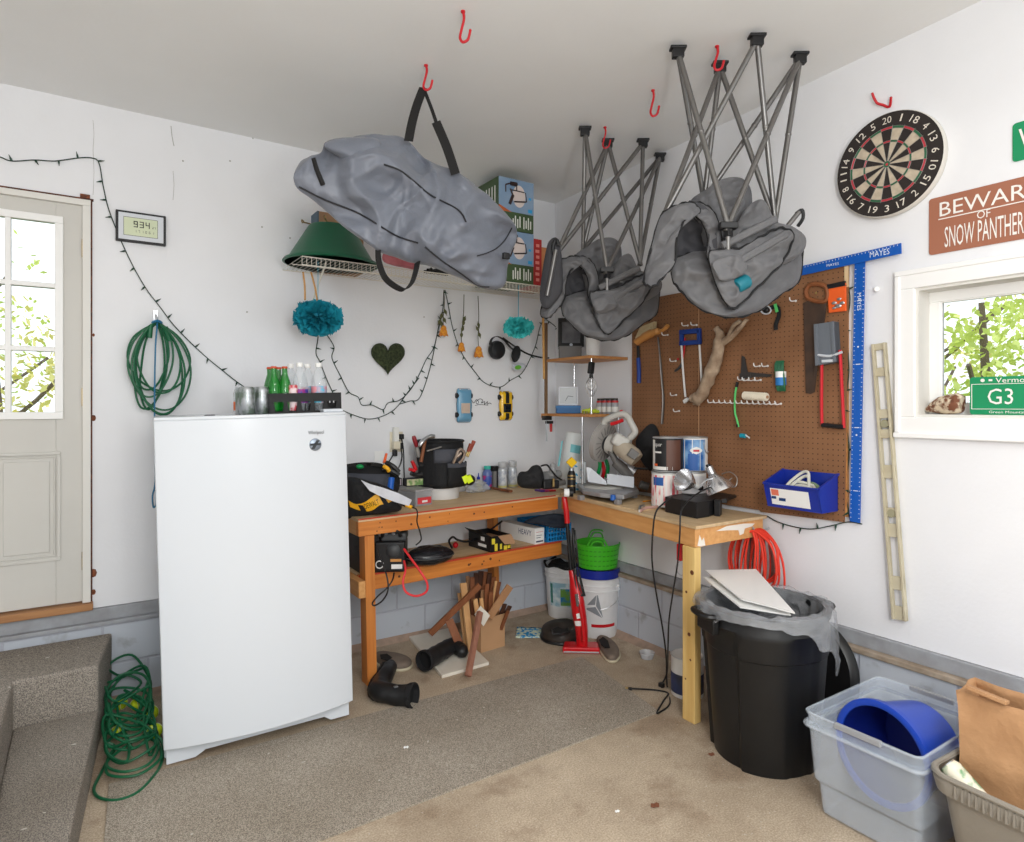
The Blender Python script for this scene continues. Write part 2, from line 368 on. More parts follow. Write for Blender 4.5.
# ---- right window: casing, jamb, sash, pane
win = MB(); cy1 = W(898,273.7).y; cz1 = W(898,273.7).z; cz0 = W(898,434.5).z; cy0 = WY0-(cy1-WY1)
def ringR(mb, y0, y1, z0, z1, w, x0, x1):
    mb.bx(x0, x1, y0, y1, z0, z0+w); mb.bx(x0, x1, y0, y1, z1-w, z1); mb.bx(x0, x1, y0, y0+w, z0+w, z1-w); mb.bx(x0, x1, y1-w, y1, z0+w, z1-w)
cw = cy1-WY1
mb = MB(); mb.bx(-.022, 0, cy0, cy1, WZ1, cz1); mb.bx(-.022, 0, cy0, cy1, cz0, WZ0); mb.bx(-.022, 0, cy0, WY0, WZ0, WZ1); mb.bx(-.022, 0, WY1, cy1, WZ0, WZ1)
mb.bx(-.03, 0, cy0-.008, cy1+.008, cz0-.012, cz0+.01); mb.bx(-.028, -.001, cy1-.018, cy1+.003, cz0+.011, cz1-.019); mb.bx(-.028, -.0012, cy0-.004, cy1+.004, cz1-.018, cz1+.004)
window = struct('window_1', mb, mat('window_trim_paint', (243,243,242), .5), bevel=.004)
mb = MB(); ringR(mb, WY0, WY1, WZ0, WZ1, .012, -.01, .15); struct('jamb', mb, casing, window, world=True)
mb = MB(); ringR(mb, WY0+.012, WY1-.012, WZ0+.012, WZ1-.012, .045, .08, .115); ringR(mb, WY0+.05, WY1-.05, WZ0+.05, WZ1-.05, .012, .085, .108); struct('sash', mb, wp, window, world=True, bevel=.003)
struct('pane', MB().bx(.094, .098, WY0+.05, WY1-.05, WZ0+.05, WZ1-.05), glass, window, world=True)
# drywall seams, cracks and nail marks on the far wall
scar = mat('plaster_scar', (170,168,164), .9)
mb = MB()
def crack(pts, off=.0012, r=.0016, f=B): mb.tube([f(u,v,off) for u,v in pts], r, 4, 2)
crack([(93,120),(94,135),(93,150),(94,172),(93,195)], r=.0008); crack([(171,126),(172,136),(174,146)], r=.0018); crack([(252,133),(253,139)], r=.003)
crack([(173,171),(174,185),(173,200)], r=.001)
for u, v in ((183,161),(230,161),(247,312),(290,238),(424,317),(262,227)): p = B(u,v); mb.sph((p.x,-.001,p.z), (.005,.002,.005), 6)
struct('trim_9', mb, scar)
# ---- carpeted steps at the door
SX = -2.93
mb = MB()
prof = [( -3.9,-.045),(-2.865,-.045),(SX,-.5),(-3.23,-.5),(-3.23,-2.6),(-3.9,-2.6)]
mb.prism([(x,y,0) for x,y in prof], (0,0,.365))
mb.prism([(x,y,0) for x,y in [(-3.23,-.5),(SX,-.5),(SX-.20,-2.6),(-3.23,-2.6)]], (0,0,.17))
steps = mb.build('carpeted_steps', carpet2, None, bevel=.012, seg=3); tag(steps, 'grey carpeted steps leading up to the white door at left', 'steps')
# carpet runner
c0 = Z(361,708); c1 = Z(607,655); c2 = Z(663,712); c3 = Z(610,727)
# ================================================================ large things
def C(u, v, dz0=0):
    d = ray(u, v); t = (3.05-dz0-.03*CAM.y-CAM.z)/(d.z+.03*d.y); return CAM+d*t
def bvh_of(mb):
    from mathutils.bvhtree import BVHTree
    return BVHTree.FromPolygons([tuple(v) for v in mb.v], mb.f)
def on(tree, u, v, lift=.004, fallback=3.0):
    d = ray(u, v); n_ = d.normalized(); h = tree.ray_cast(CAM, n_)
    return (h[0] - n_*lift) if h[0] is not None else CAM + d*fallback
# an inflated cloth form: outline points (u, v, depth), centre, swelling towards and away from the room
def pillow(mb, outline, centre, front, back, rings=9, k=4, wr=0, ws=6, seed=0, power=.5, smoothz=True):
    P = [D(u, v, t) for u, v, t in outline]; P = fit_spline(P, k, True) if k > 1 else P
    c = D(*centre); n = len(P); nd = -ray(centre[0], centre[1]).normalized(); vs = []; fs = []
    def layer(sgn, amt):
        rows = []
        for i in range(rings+1):
            t = i/rings; row = []
            for p in P:
                q = c.lerp(p, math.sin(t*PI/2)**.9)
                h = amt*max(0, 1-math.sin(t*PI/2)**2)**power
                if wr: 
                    w_ = noise.noise(q*ws+V((seed,seed*2,seed*3)))+.5*noise.noise(q*ws*2.3+V((seed*5,1,2)))
                    h += w_*wr*min(1, (1-t)*4)
                row.append(q+nd*h*sgn)
                if i == 0: break
            rows.append(row)
        return rows
    A = layer(1, front); Bk = layer(-1, back)
    vs.append(A[0][0]); ix = [[0]*n]
    for row in A[1:]: ix.append([len(vs)+j for j in range(n)]); vs += row
    for i in range(rings):
        for j in range(n):
            l = (j+1)%n
            if i == 0: fs.append((0, ix[1][j], ix[1][l]))
            else: fs.append((ix[i][j], ix[i+1][j], ix[i+1][l], ix[i][l]))
    prev = ix[-1]; 
    for row in Bk[1:-1][::-1]:
        cur = [len(vs)+j for j in range(n)]; vs += row
        for j in range(n): l = (j+1)%n; fs.append((prev[j], cur[j], cur[l], prev[l]))
        prev = cur
    vs.append(Bk[0][0]); z = len(vs)-1
    for j in range(n): fs.append((prev[j], z, prev[(j+1)%n]))
    return mb.add(vs, fs, True)

# ---------------------------------------------------------------- carpet runner
run = [(-2.90,-.86),(-.49,-.90),(-.615,-1.645),(-2.95,-1.66)]
mb = MB().prism([(x,y,0.0) for x,y in run], (0,0,.007)); o = mb.build('carpet_runner', carpet, None); tag(o, 'flat grey carpet runner laid across the concrete floor', 'rug')
# ---------------------------------------------------------------- freezer
appl = mat('appliance_white', (214,219,225), .25, spec=.5, bump=.03, bscale=300)
seal = mat('gasket_grey', (170,172,175), .6); metal = mat('steel', (190,192,195), .3, metal=.9); black = mat('black_plastic', (24,24,26), .45); dkgrey = mat('dark_grey_plastic', (62,64,66), .5)
fz = thing('upright_freezer', 'tall white upright freezer standing in front of the back wall beside the steps', 'freezer', (-2.7045,-.8436,.004), rot=Euler((0, math.radians(-1.5), math.radians(-2.8))))
Wf, Hf = .80, 1.462
mb = MB().prism([(.004,.045,.012),(Wf-.004,.045,.012),(Wf-.012,.64,.012),(.022,.64,.012)], (0,0,Hf-.012)); mb.build('cabinet', appl, fz, bevel=.006)
mb = MB().bx(.01, Wf-.01, .036, .045, .085, Hf-.006); mb.build('gasket', seal, fz)
bow = lambda x: -.02-.062*math.sin(PI*max(0,min(1,x/Wf)))**.8
N_ = 26; outl = [(Wf*i/N_, bow(Wf*i/N_)) for i in range(N_+1)]
mb = MB().prism([(x,y,.078) for x,y in outl]+[(Wf,.034,.078),(0,.034,.078)], (0,0,Hf-.078-.012), smooth=True); fdoor = mb.build('door', appl, fz, bevel=.004, sharp=30)
mb = MB(); mb.prism([(x,y,Hf-.012) for x,y in outl]+[(Wf,.034,Hf-.012),(0,.034,Hf-.012)], (0,0,.014), smooth=True); mb.build('door_cap', appl, fz, bevel=.003, sharp=30)
lt = mat('freezer_lettering', (40,44,50), .4)
def fdp(u, v):  # local x,z on the front
    p = B(u, v, .90); return p.x+2.7045+.024, p.z-.016
x, z = fdp(317, 433.5); s_ = lambda t: (B(317+t,433,.86).x-B(317,433,.86).x)
MB().text('Whirlpool', x, z, s_(15), .022, bow(x)-.0065).build('brand_lettering', lt, fdoor)
x, z = fdp(316, 445); 
mb = MB().lathe([(0,-.006),(.025,-.006),(.028,-.004),(.028,.004)], 24, c=(x,bow(x)+.000,z), M=Matrix.Rotation(PI/2,3,'X')@Matrix.Diagonal((1,1,-1)))
bd = mb.build('round_badge', mat('badge_steel',(132,142,156),.35,metal=.6), fdoor)
mb = MB().bx(x-.024, x+.024, bow(x)-.0078, bow(x)-.0055, z-.004, z+.006); mb.prism([(x-.02,bow(x)-.0078,z-.02),(x-.004,bow(x)-.0078,z-.02),(x+.02,bow(x)-.0078,z+.02),(x+.006,bow(x)-.0078,z+.02)], (0,.002,0)); mb.build('badge_mark', lt, fdoor)
mb = MB().prism([(.01,.012,.0),(.01,.012,.075),(Wf-.012,.012,.075),(Wf-.012,.012,.0),(Wf-.10,.012,.0),(Wf-.13,.012,.022),(.16,.012,.022),(.12,.012,0)], (0,.03,0)); mb.build('kick_plate', appl, fz, bevel=.002)
for xx in (.06, Wf-.06):
    MB().cyl((xx,.06,-.002),(xx,.06,.014),.02,n=16).build('foot', black, fz)
MB().bx(Wf-.10, Wf-.005, .0, .09, Hf+.002, Hf+.017).build('hinge_cover', appl, fz, bevel=.005)
MB().bx(.20, .24, .05, .09, Hf, Hf+.006).build('hinge_cap', dkgrey, fz, bevel=.002)
FZ = matrix_of(fz)
def fzp(x, y): return FZ @ V((x, y, Hf))
# ---------------------------------------------------------------- workbench
pine = mat('varnished_pine', (214,136,62), .42, col2=(190,108,42), scale=5, stretch=(.6,9,9), bump=.05, bscale=20, coat=.2)
pineR = mat('varnished_pine_side', (220,166,106), .45, col2=(202,144,84), scale=5, stretch=(9,.6,9), bump=.05, bscale=20)
pineV = mat('varnished_pine_post', (212,138,68), .45, col2=(190,112,48), scale=5, stretch=(9,9,.6), bump=.05, bscale=20)
yel = mat('raw_pine_post', (222,190,124), .55, col2=(206,166,96), scale=4, stretch=(9,9,.5), bump=.05, bscale=20)
ply = mat('plywood', (220,192,152), .6, col2=(202,172,130), scale=6, stretch=(1,5,1))
plyR = mat('plywood_side', (212,186,148), .6, col2=(194,164,124), scale=6, stretch=(5,1,1))
knot = mat('wood_knot', (96,52,26), .6); red_edge = mat('red_edge_stain', (186,60,36), .6); spack = mat('white_filler', (232,226,216), .7)
BX0, BX1, BY, BZ = -1.745, -.40, -.575, .910
def knots(spots, parent):
    for (x, y, z, s, vert) in spots:
        M_ = Matrix.Rotation(PI/2,3,'X') if vert == 'y' else Matrix.Rotation(-PI/2,3,'Y')
        mb = MB().lathe([(s,0),(s*.6,.0008),(0,.001)], 8, c=(0,0,0), M=M_); mb.v = [V((x,y,z))+v for v in mb.v]; mb.build('knot', knot, parent)
wb_ = thing('workbench', 'orange varnished wood workbench with a lower shelf along the back wall', 'workbench', (BX0,BY,0), rot=Euler((0,math.radians(-1.15),0)))
L_, SZ = BX1-BX0, .579        # local frame: x along the wall, y into the wall
MB().bx(0, -BX0-.02, .002, .535, BZ-.018, BZ).build('worktop', ply, wb_, bevel=.002)
MB().bx(0, L_-.02, -.002, .002, BZ-.007, BZ+.0005).build('top_edge', red_edge, wb_)
fr = MB().bx(0, L_, 0, .038, BZ-.095, BZ-.018).build('front_rail', pine, wb_, bevel=.003)
knots([(.05+1.15*rnd.random(), 0, BZ-.03-.055*rnd.random(), .003+.004*rnd.random(), 'y') for i in range(12)], fr)
MB().bx(0, .038, .038, .53, BZ-.095, BZ-.018).build('side_rail', pineR, wb_, bevel=.003)
for (x0,y0,w_) in ((.035,.004,.055),(.04,.44,.04),(1.12,.44,.04)):
    MB().bx(x0, x0+w_, y0, y0+.086, -.022*(x0 > 1), BZ-(.019 if y0 > .2 else .096)).build('leg', pineV, wb_, bevel=.003)
MB().bx(.03, 1.44, .125, .53, SZ-.012, SZ).build('shelf_board', ply, wb_)
MB().bx(.03, 1.44, .088, .092, SZ-.007, SZ+.003).build('shelf_edge', red_edge, wb_)
sr = MB().bx(.03, 1.44, .092, .128, SZ-.09, SZ+.002).build('shelf_rail', pine, wb_, bevel=.003)
knots([(.15+1.0*rnd.random(), .092, SZ-.02-.05*rnd.random(), .004+.005*rnd.random(), 'y') for i in range(8)], sr)
MB().bx(-.012, .026, -.02, .52, SZ-.09, SZ).build('shelf_side_rail', pineR, wb_, bevel=.003)
def bt(x): return BZ + (x-BX0)*math.tan(math.radians(1.15)) + .0005     # height of the top at world x
def bs(x): return SZ + (x-BX0)*math.tan(math.radians(1.15)) + .0005     # height of the shelf
# right arm, set slightly askew
RX, RY0, RZ = -.567, -1.83, .947
ang_r = math.atan2(.167, 1.29)
wr_ = thing('workbench', 'pale plywood-topped workbench arm on a yellow pine post along the right wall', 'workbench', (RX,RY0,0))
far = (-.40,-.585)
mb = MB().prism([(RX-.01,RY0-.012,RZ-.016),(far[0]-.01,far[1],RZ-.016),(-.03,far[1],RZ-.016),(-.03,RY0-.012,RZ-.016)], (0,0,.016)); mb.build('worktop', plyR, wr_, world=True, bevel=.002)
fx = lambda y: RX+(y-RY0)*(.167/1.245)
mb = MB().prism([(fx(-1.40)-.006,-1.40,RZ),(fx(-.60)-.006,-.60,RZ),(-.12,-.60,RZ),(-.12,-1.36,RZ)], (0,0,.008)); mb.build('cutting_board_strip', ply, wr_, world=True, bevel=.001)
mb = MB().prism([(RX,RY0,RZ-.105),(far[0],far[1],RZ-.105),(far[0]+.038,far[1],RZ-.105),(RX+.038,RY0,RZ-.105)], (0,0,.088)); mb.build('front_rail', pineR, wr_, world=True, bevel=.003)
MB().bx(RX+.038, -.045, RY0, RY0+.038, RZ-.105, RZ-.017).build('end_rail', pineR, wr_, world=True, bevel=.003)
def splot(pts): return MB().prism([(RX+.07+x, RY0-.0012, z) for x,z in pts], (0,.0008,0)).build('filler_patch', spack, wr_, world=True)
splot([(-.055,.85),(-.04,.90),(-.025,.87),(-.01,.885),(0,.845),(-.035,.845)]); splot([(.08,.905),(.16,.922),(.30,.92),(.38,.912),(.36,.90),(.30,.895),(.29,.87),(.26,.865),(.25,.892),(.17,.90)])
pst = MB().bx(RX, RX+.046, RY0+.004, RY0+.08, 0, RZ-.106).build('post', yel, wr_, world=True, bevel=.004)
knots([(0,.05-.012,.42,.010,'x'),(0,.03,.30,.006,'x'),(0,.055,.62,.007,'x'),(0,.02,.72,.012,'x'),(0,.06,.2,.005,'x')], pst)
MB().prism([(RX+.046,RY0+.05,RZ-.106),(RX+.11,RY0+.05,RZ-.106),(RX+.046,RY0+.05,RZ-.18)], (0,.03,0)).build('gusset', pineR, wr_, world=True)
MB().bx(-.085, -.047, -1.79, -.62, RZ-.105, RZ-.017).build('wall_cleat', pineR, wr_, world=True)
# ---------------------------------------------------------------- trash can with liner
can_m = mat('can_black', (13,13,14), .4, col2=(22,22,23), scale=5, bump=.05, bscale=20)
tc = thing('trash_can', 'large black ribbed trash can with a clear liner, beside the bench post', 'trash can', (-.492,-2.145,0))
def canr(z, a):
    r = .222+.044*min(1, z/.62)
    if z < .585: r -= .016*(1 if min(abs((a-x+PI)%(2*PI)-PI) for x in (2.79,-.35)) < .52 else 0); r -= .007*(1 if min(abs((a-x+PI)%(2*PI)-PI) for x in (-1.85,1.25)) < .25 else 0)
    return r
mb = MB(); zs = [0,.004,.03,.15,.3,.45,.47,.475,.5,.56,.585,.6,.645,.65]
def cf(i, j, inner=0):
    z = zs[i]; a = 2*PI*j/80; r = canr(z, a)
    if z >= .6: r = .260
    if z >= .475 and z < .6: r += .004
    r -= inner; return V((r*math.cos(a), r*math.sin(a), z))
vs = [cf(i,j) for i in range(len(zs)) for j in range(80)]; fs = [(i*80+j, i*80+(j+1)%80, (i+1)*80+(j+1)%80, (i+1)*80+j) for i in range(len(zs)-1) for j in range(80)]
n0 = len(vs); m_ = len(zs)
iv = [.65,.3,.01]
vs += [V(((canr(z,0)-.012 if z < .6 else .248)*math.cos(2*PI*j/80), (canr(z,0)-.012 if z < .6 else .248)*math.sin(2*PI*j/80), z)) for z in iv for j in range(80)]
fs += [((m_-1)*80+j, (m_-1)*80+(j+1)%80, n0+(j+1)%80, n0+j) for j in range(80)]
fs += [(n0+i*80+j, n0+i*80+(j+1)%80, n0+(i+1)*80+(j+1)%80, n0+(i+1)*80+j) for i in range(2) for j in range(80)]
fs += [list(range(80))[::-1], [n0+160+j for j in range(80)]]
mb.add(vs, fs, True); mb.build('body', can_m, tc, sharp=35)
mb = MB()
mb.lathe([(.260,.628),(.269,.630),(.271,.652),(.262,.655),(.252,.650),(.260,.628)], 64, cap=False); mb.build('rim', can_m, tc)
for a0 in (math.radians(160), math.radians(-20)):
    mb = MB(); c_, s_ = math.cos(a0), math.sin(a0)
    R_ = Matrix.Rotation(a0, 4, 'Z')
    mb.at(R_).tube([(.258,-.07,.625),(.302,-.062,.628),(.318,-.03,.63),(.318,.03,.63),(.302,.062,.628),(.258,.07,.625)], .013, 8, 4)
    mb.box((.272,0,.585),(.03,.13,.07)); mb.build('handle', can_m, tc, bevel=.005)
film = mat('clear_plastic_film', (196,199,204), .16, alpha=.34, spec=.8, bump=1.5, bscale=22)
mb = MB()
def lin_f(i, j):
    a = 2*PI*j/90; t = i/11
    flap = .032+.11*max(0,nz((math.cos(a)*2,math.sin(a)*2,1),1.5,3)+.1)
    # long torn flap at the right side
    da = (a-math.radians(-62)+PI)%(2*PI)-PI; flap += .19*math.exp(-(da/.34)**2)
    if t < .45: z = .44+.22*(t/.45); r = .222+.016*(t/.45)
    elif t < .55: z = .664; r = .240+.040*(t-.45)/.1
    else: z = .664-flap*(t-.55)/.45; r = .286+.012*(t-.55)/.45
    w = nz((math.cos(a)*3,math.sin(a)*3,z*9),1.8,5)*.022+nz((math.cos(a)*9,math.sin(a)*9,z*12),1.5,2)*.012
    return V(((r+w*(1 if t<.45 else .55 if t>.56 else .3))*math.cos(a), (r+w*(1 if t<.45 else .55 if t>.56 else .3))*math.sin(a), z+w*.6))
vs = [lin_f(i,j) for i in range(12) for j in range(90)]; mb.add(vs, [(i*90+j,i*90+(j+1)%90,(i+1)*90+(j+1)%90,(i+1)*90+j) for i in range(11) for j in range(90)], True)
mb.build('bag_liner', film, tc)
card = mat('white_card', (240,240,238), .5)
for i,(pts,dz,lab) in enumerate((([(-.20,.15),(.16,.17),(.085,-.285),(-.17,-.255)],.0,'')  ,)): pass
def sheet(pu, z, name, label, tilt):
    P = [Z(u, v, zz) for (u, v, zz) in pu]; mb = MB(); mb.prism(P, (0,0,.005)); o = mb.build(name, card, None); tag(o, label, 'foam board', 'white sheets in the trash can'); return o
sheet([(703,578,.675),(757,574,.69),(791,616,.668),(740,608,.662)], 0, 'foam_sheet', 'lower white foam sheet lying on the black trash can', 0)
sheet([(705,571,.70),(756,570,.705),(795,614,.69),(741,600,.685)], 0, 'foam_sheet', 'topmost white foam sheet lying on the black trash can', 0)
# lid leaning behind
mb = MB(); Ml = Matrix.Translation((-.125,-2.10,.262)) @ Matrix.Rotation(math.radians(4),4,'Z') @ Matrix.Rotation(math.radians(-80),4,'Y')
mb.at(Ml).lathe([(0,.02),(.1,.022),(.2,.026),(.235,.03),(.25,.02),(.262,-.005),(.258,-.008),(.24,.008),(.2,.012),(0,.01)], 48)
mb.box((0,0,.035),(.14,.03,.02)); o = mb.build('round_cover', can_m, None); tag(o, 'round black lid leaning on the right wall behind the trash can', 'lid')
# ---------------------------------------------------------------- open bins: rounded rectangular shells
def rrect(x0, x1, y0, y1, r, n=5):
    pts = []
    for (cx, cy, a0) in ((x1-r,y1-r,0),(x0+r,y1-r,90),(x0+r,y0+r,180),(x1-r,y0+r,270)):
        for i in range(n+1): a = math.radians(a0+90*i/n); pts.append((cx+r*math.cos(a), cy+r*math.sin(a)))
    return pts
def shell(mb, secs, r, wall=.004, n=5):     # secs: (z, inset) from bottom to top, centred half sizes hx, hy
    rings = []
    for (z, hx, hy) in secs: rings.append([V((x,y,z)) for x,y in rrect(-hx,hx,-hy,hy,r,n)])
    inner = [[V((x,y,z+(wall if i == 0 else 0))) for x,y in rrect(-hx+wall,hx-wall,-hy+wall,hy-wall,max(.002,r-wall),n)] for i,(z,hx,hy) in enumerate(secs)]
    allr = rings+inner[::-1]; m = len(rings[0]); vs = [p for R in allr for p in R]
    fs = [(i*m+j, i*m+(j+1)%m, (i+1)*m+(j+1)%m, (i+1)*m+j) for i in range(len(allr)-1) for j in range(m)]
    fs += [list(range(m))[::-1], [(len(allr)-1)*m+j for j in range(m)]]
    return mb.add(vs, fs, True)
clearp = mat('cloudy_clear_plastic', (212,222,232), .25, alpha=.27, bump=.1, bscale=30, spec=.6)
bn = thing('storage_bin', 'cloudy clear plastic storage bin by the right wall holding a blue bucket', 'storage bin', (-.485,-2.70,0))
mb = MB(); shell(mb, [(0,.205,.165),(.012,.215,.172),(.12,.226,.180),(.135,.240,.190),(.15,.243,.190),(.33,.262,.196),(.335,.272,.204),(.35,.272,.204),(.352,.264,.198),(.385,.268,.200)], .03, .003)
mb.build('body', clearp, bn, sharp=30)
mb = MB()
ringp = rrect(-.275,.275,-.207,.207,.034); mb.sweep([V((x,y,.34)) for x,y in ringp], .007, 8, True); ringp = rrect(-.270,.270,-.201,.201,.03); mb.sweep([V((x,y,.386)) for x,y in ringp], .005, 8, True)
mb.build('rim', clearp, bn)
latch = mat('grey_latch', (150,152,156), .5)
for x in (-.272,.272):
    mb = MB().bx(x-.008, x+.008, -.08, .08, .372, .392); mb.build('latch_slot', latch, bn, bevel=.003)
# mop bucket lying in the bin
blue = mat('royal_blue_plastic', (24,66,176), .3); bluein = mat('shaded_blue_plastic', (14,30,110), .4)  # the darker inner blue carries the shade of the bucket's hollow
bk = thing('bucket', 'blue plastic bucket lying tipped on its side in the clear bin', 'bucket', (-.47,-2.70,.20))
Mb = Matrix.Translation((.01,.0,.050)) @ Matrix.Rotation(math.radians(-8),4,'Z') @ Matrix.Rotation(math.radians(-88),4,'Y') 
prof = [(0,-.15),(.135,-.15),(.142,-.145),(.168,.10),(.182,.10),(.184,.125),(.172,.13),(.160,.125),(.138,-.135),(0,-.138)]
mb = MB().at(Mb @ Matrix.Diagonal((1.0,1.0,.9,1))); mb.lathe(prof, 48); mb.build('shell', blue, bk, sharp=50)
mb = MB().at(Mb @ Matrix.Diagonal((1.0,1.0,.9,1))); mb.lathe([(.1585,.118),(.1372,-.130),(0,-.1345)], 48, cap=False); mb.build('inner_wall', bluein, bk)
lblm = mat('faded_label', (110,140,205), .5)
mb = MB(); 
for (zc, ac, hw, hh) in ((-.05,.28,.14,.022),(-.045,-.2,.1,.035),(-.09,.1,.06,.01)):
    mb.at(Mb @ Matrix.Diagonal((1.0,1.0,.9,1))).grid(lambda s,t: V(((.1535+.102*(zc+(s-.5)*hh*2)+.0022)*math.cos(ac+PI*1.62+(t-.5)*hw*2-.9), (.1535+.102*(zc+(s-.5)*hh*2)+.0022)*math.sin(ac+PI*1.62-.9+(t-.5)*hw*2), zc+(s-.5)*hh*2)), 2, 6)
mb.build('label', lblm, bk)
# grey tote
totem = mat('taupe_plastic', (140,134,124), .5, bump=.1, bscale=60)
tt = thing('storage_tote', 'taupe grey plastic tote at the bottom right, holding a paper bag', 'tote', (-.50,-3.235,0), math.radians(-3))
mb = MB(); shell(mb, [(0,.20,.24),(.01,.208,.248),(.30,.245,.285),(.305,.262,.300),(.345,.270,.308),(.365,.262,.300)], .06, .005)
mb.build('body', totem, tt, sharp=35)
mb = MB(); mb.sweep([V((x,y,.363)) for x,y in rrect(-.268,.268,-.306,.306,.062)], .009, 8, True)
for i in range(24):
    y = -.22+.44*i/23; mb.bx(-.274,-.262,y-.003,y+.003,.312,.352)
mb.build('rim', totem, tt)
# paper bag
kraft = mat('kraft_paper', (184,142,102), .8, col2=(168,126,88), scale=7, bump=1.6, bscale=9)
pb = thing('paper_bag', 'brown paper grocery bag folded over, standing in the taupe tote', 'paper bag', (-.47,-3.15,.02))
mb = MB()
hx, hy = .11, .17
prof = []
def pbf(u, w):
    a = u*4; k = int(a)%4; f = a-int(a); cs = [(-hx,hy),(-hx,-hy),(hx,-hy),(hx,hy)]; p, q = cs[k], cs[(k+1)%4]
    x = p[0]+(q[0]-p[0])*f; y = p[1]+(q[1]-p[1])*f; z = w*.56
    n_ = .014*nz((x*3,y*3,z),4,2)+.006*nz((x,y,z),18,3); sq = 1-.35*max(0,w-.6)/.4
    return V((x*sq*1+n_-.03*w, y+n_+.05*w, z+.012*nz((x,y,1),9,5)*w))
mb.grid(pbf, 64, 24, cu=True); 
mb.face([pbf(i/4,0)+V((0,0,.002)) for i in range(4)])
mb.build('bag_body', kraft, pb, solid=.002)
mb = MB(); mb.box((-.11,.13,.575),(.03,.11,.012), Euler((.1,.15,.0)).to_matrix()); mb.build('folded_lip', kraft, pb, bevel=.002)
# crumpled can in the tote
tinw = mat('printed_can_cream', (226,220,200), .35, col2=(120,160,120), scale=26, contrast=.06)
cn = thing('beverage_can', 'cream and green printed can lying in the taupe tote', 'can', (-.685,-2.995,.335))
Mc = Matrix.Rotation(math.radians(-52),4,'X')
mb = MB().at(Mc).lathe([(.024,-.06),(.032,-.053),(.033,.045),(.026,.058)], 24); mb.build('can_body', tinw, cn)
MB().at(Mc).lathe([(.026,.058),(.027,.061),(.024,.058),(0,.056)], 24).build('can_end', metal, cn)
MB().at(Mc).lathe([(0,-.058),(.022,-.058),(.0245,-.061),(.025,-.058)], 24).build('can_base', metal, cn)
# ================================================================ overhead: hooks, duffel bag, folded chairs, wire shelf
redm = mat('red_vinyl', (196,28,40), .4); webb = mat('black_webbing', (28,27,27), .8, bump=.1, bscale=200)
def hook(u0, v0, u1, v1, label, on_ceiling=True, flip=1, size=1.0):
    top = C(u0, v0); h = (v1-v0)/FPX*(top-CAM).dot(FW)
    P = [(0,0,0),(.004,0,-h*.25),(-.006*flip,0,-h*.6),(-.012*flip,0,-h*.85),(-.002*flip,0,-h*1.0),(.018*flip,0,-h*.95),(.026*flip,0,-h*.78),(.03*flip,0,-h*.62)]
    R_ = Matrix.Rotation(-.7, 3, 'Z'); mb = MB().tube([top+R_@V(p) for p in P], .0055*size, 8, 5)
    mb.cyl(top+V((0,0,.0)), top+V((0,0,-.006)), .009, n=12); o = mb.build('ceiling_hook', redm, None); return tag(o, label, 'hook', 'red ceiling hooks')
hook(463,11,461,42,'red hook in the ceiling with nothing on it, farthest from the corner')
hook(426,65,423,90,'red ceiling hook carrying the grey duffel bag')
hook(653,90,650,116,'empty red hook in the ceiling between the two hanging chairs')
hook(717,46,715,70,'red ceiling hook carrying the larger, nearer folded chair')
hook(605,127,602,148,'red ceiling hook carrying the farther folded chair near the corner', size=.8)
# ---------------------------------------------------------------- duffel bag
bagm = mat('grey_nylon', (122,127,138), .45, bump=.3, bscale=30, col2=(108,113,124), scale=3, sheen=.1); bagd = mat('dark_piping', (38,38,42), .6)
def dep(u): return 2.78+(u-298)/220*.42
OUT = [(299,164),(297,186),(313,200),(337,221),(367,242),(384,253),(412,262),(431,266),(454,275),(477,286),(489,289.5),(504,285),(507,261),(516,242),(514,226),(499,207),(478,188),(456,172),(436,164),(424,158),(405,139),(384,136),(360,136),(337,140),(326,143),(322,153),(311,157)]
bag = thing('duffel_bag', 'long grey nylon duffel bag hanging by black straps from a red ceiling hook', 'duffel bag', D(408,262,2.98))
def ridged(mb_pts, amp, sc_, seed): pass
mb = MB(); pillow(mb, [(u,v,dep(u)) for u,v in OUT], (405,208,3.0), .17, .16, rings=60, k=6, wr=.05, ws=3.2, seed=2)
def crease(q, s=5, seed=0):
    n_ = noise.noise(V((q.x*s*.6-q.z*s*1.1+seed, q.y*s, q.z*s*.5+q.x*s*.9)))
    return (1-abs(n_)*3.2)
nd = -ray(405,208).normalized()
def fold(p, fa, fb, seed):
    a = p.dot(RT)*.80-p.z*.60; b = p.dot(RT)*.60+p.z*.80; b += .25*noise.noise(V((a*3,b*2,seed)))
    return max(-.5, 1-abs(noise.noise(V((a*fa+seed, b*fb, seed))))*3.4)
mb.v = [p + nd*(.050*fold(p,3.2,6.0,2)+.022*fold(p,10,4.5,7)+.006*fold(p,9,16,4)) for p in mb.v]
tree = bvh_of(mb); mb.build('bag_body', bagm, bag, world=True, sharp=180)
fl_ = MB(); pillow(fl_, [(u,v,dep(u)-.09) for u,v in ((325,144),(333,139),(356,137),(378,139),(383,152),(372,168),(352,178),(346,176),(344,166),(340,158),(328,150))], (355,155,2.80), .07, .06, rings=10, k=4, wr=.02, ws=7, seed=4)
fl_.build('folded_end_flap', bagm, bag, world=True, sharp=180)
def pipe_on(tree, pts, r, name, m, parent, lift=.004, k=5, fb=2.9):
    P = fit_spline([V((u,v,0)) for u,v in pts], k); Q = [on(tree, p.x, p.y, lift, fb) for p in P]
    return MB().sweep(Q, r, 6).build(name, m, parent, world=True)
pipe_on(tree, [(299,187),(325,200),(360,214),(395,235),(418,243)], .004, 'piping', bagd, bag)
pipe_on(tree, [(425,247),(442,261),(460,273),(477,285),(489,287)], .004, 'piping', bagd, bag)
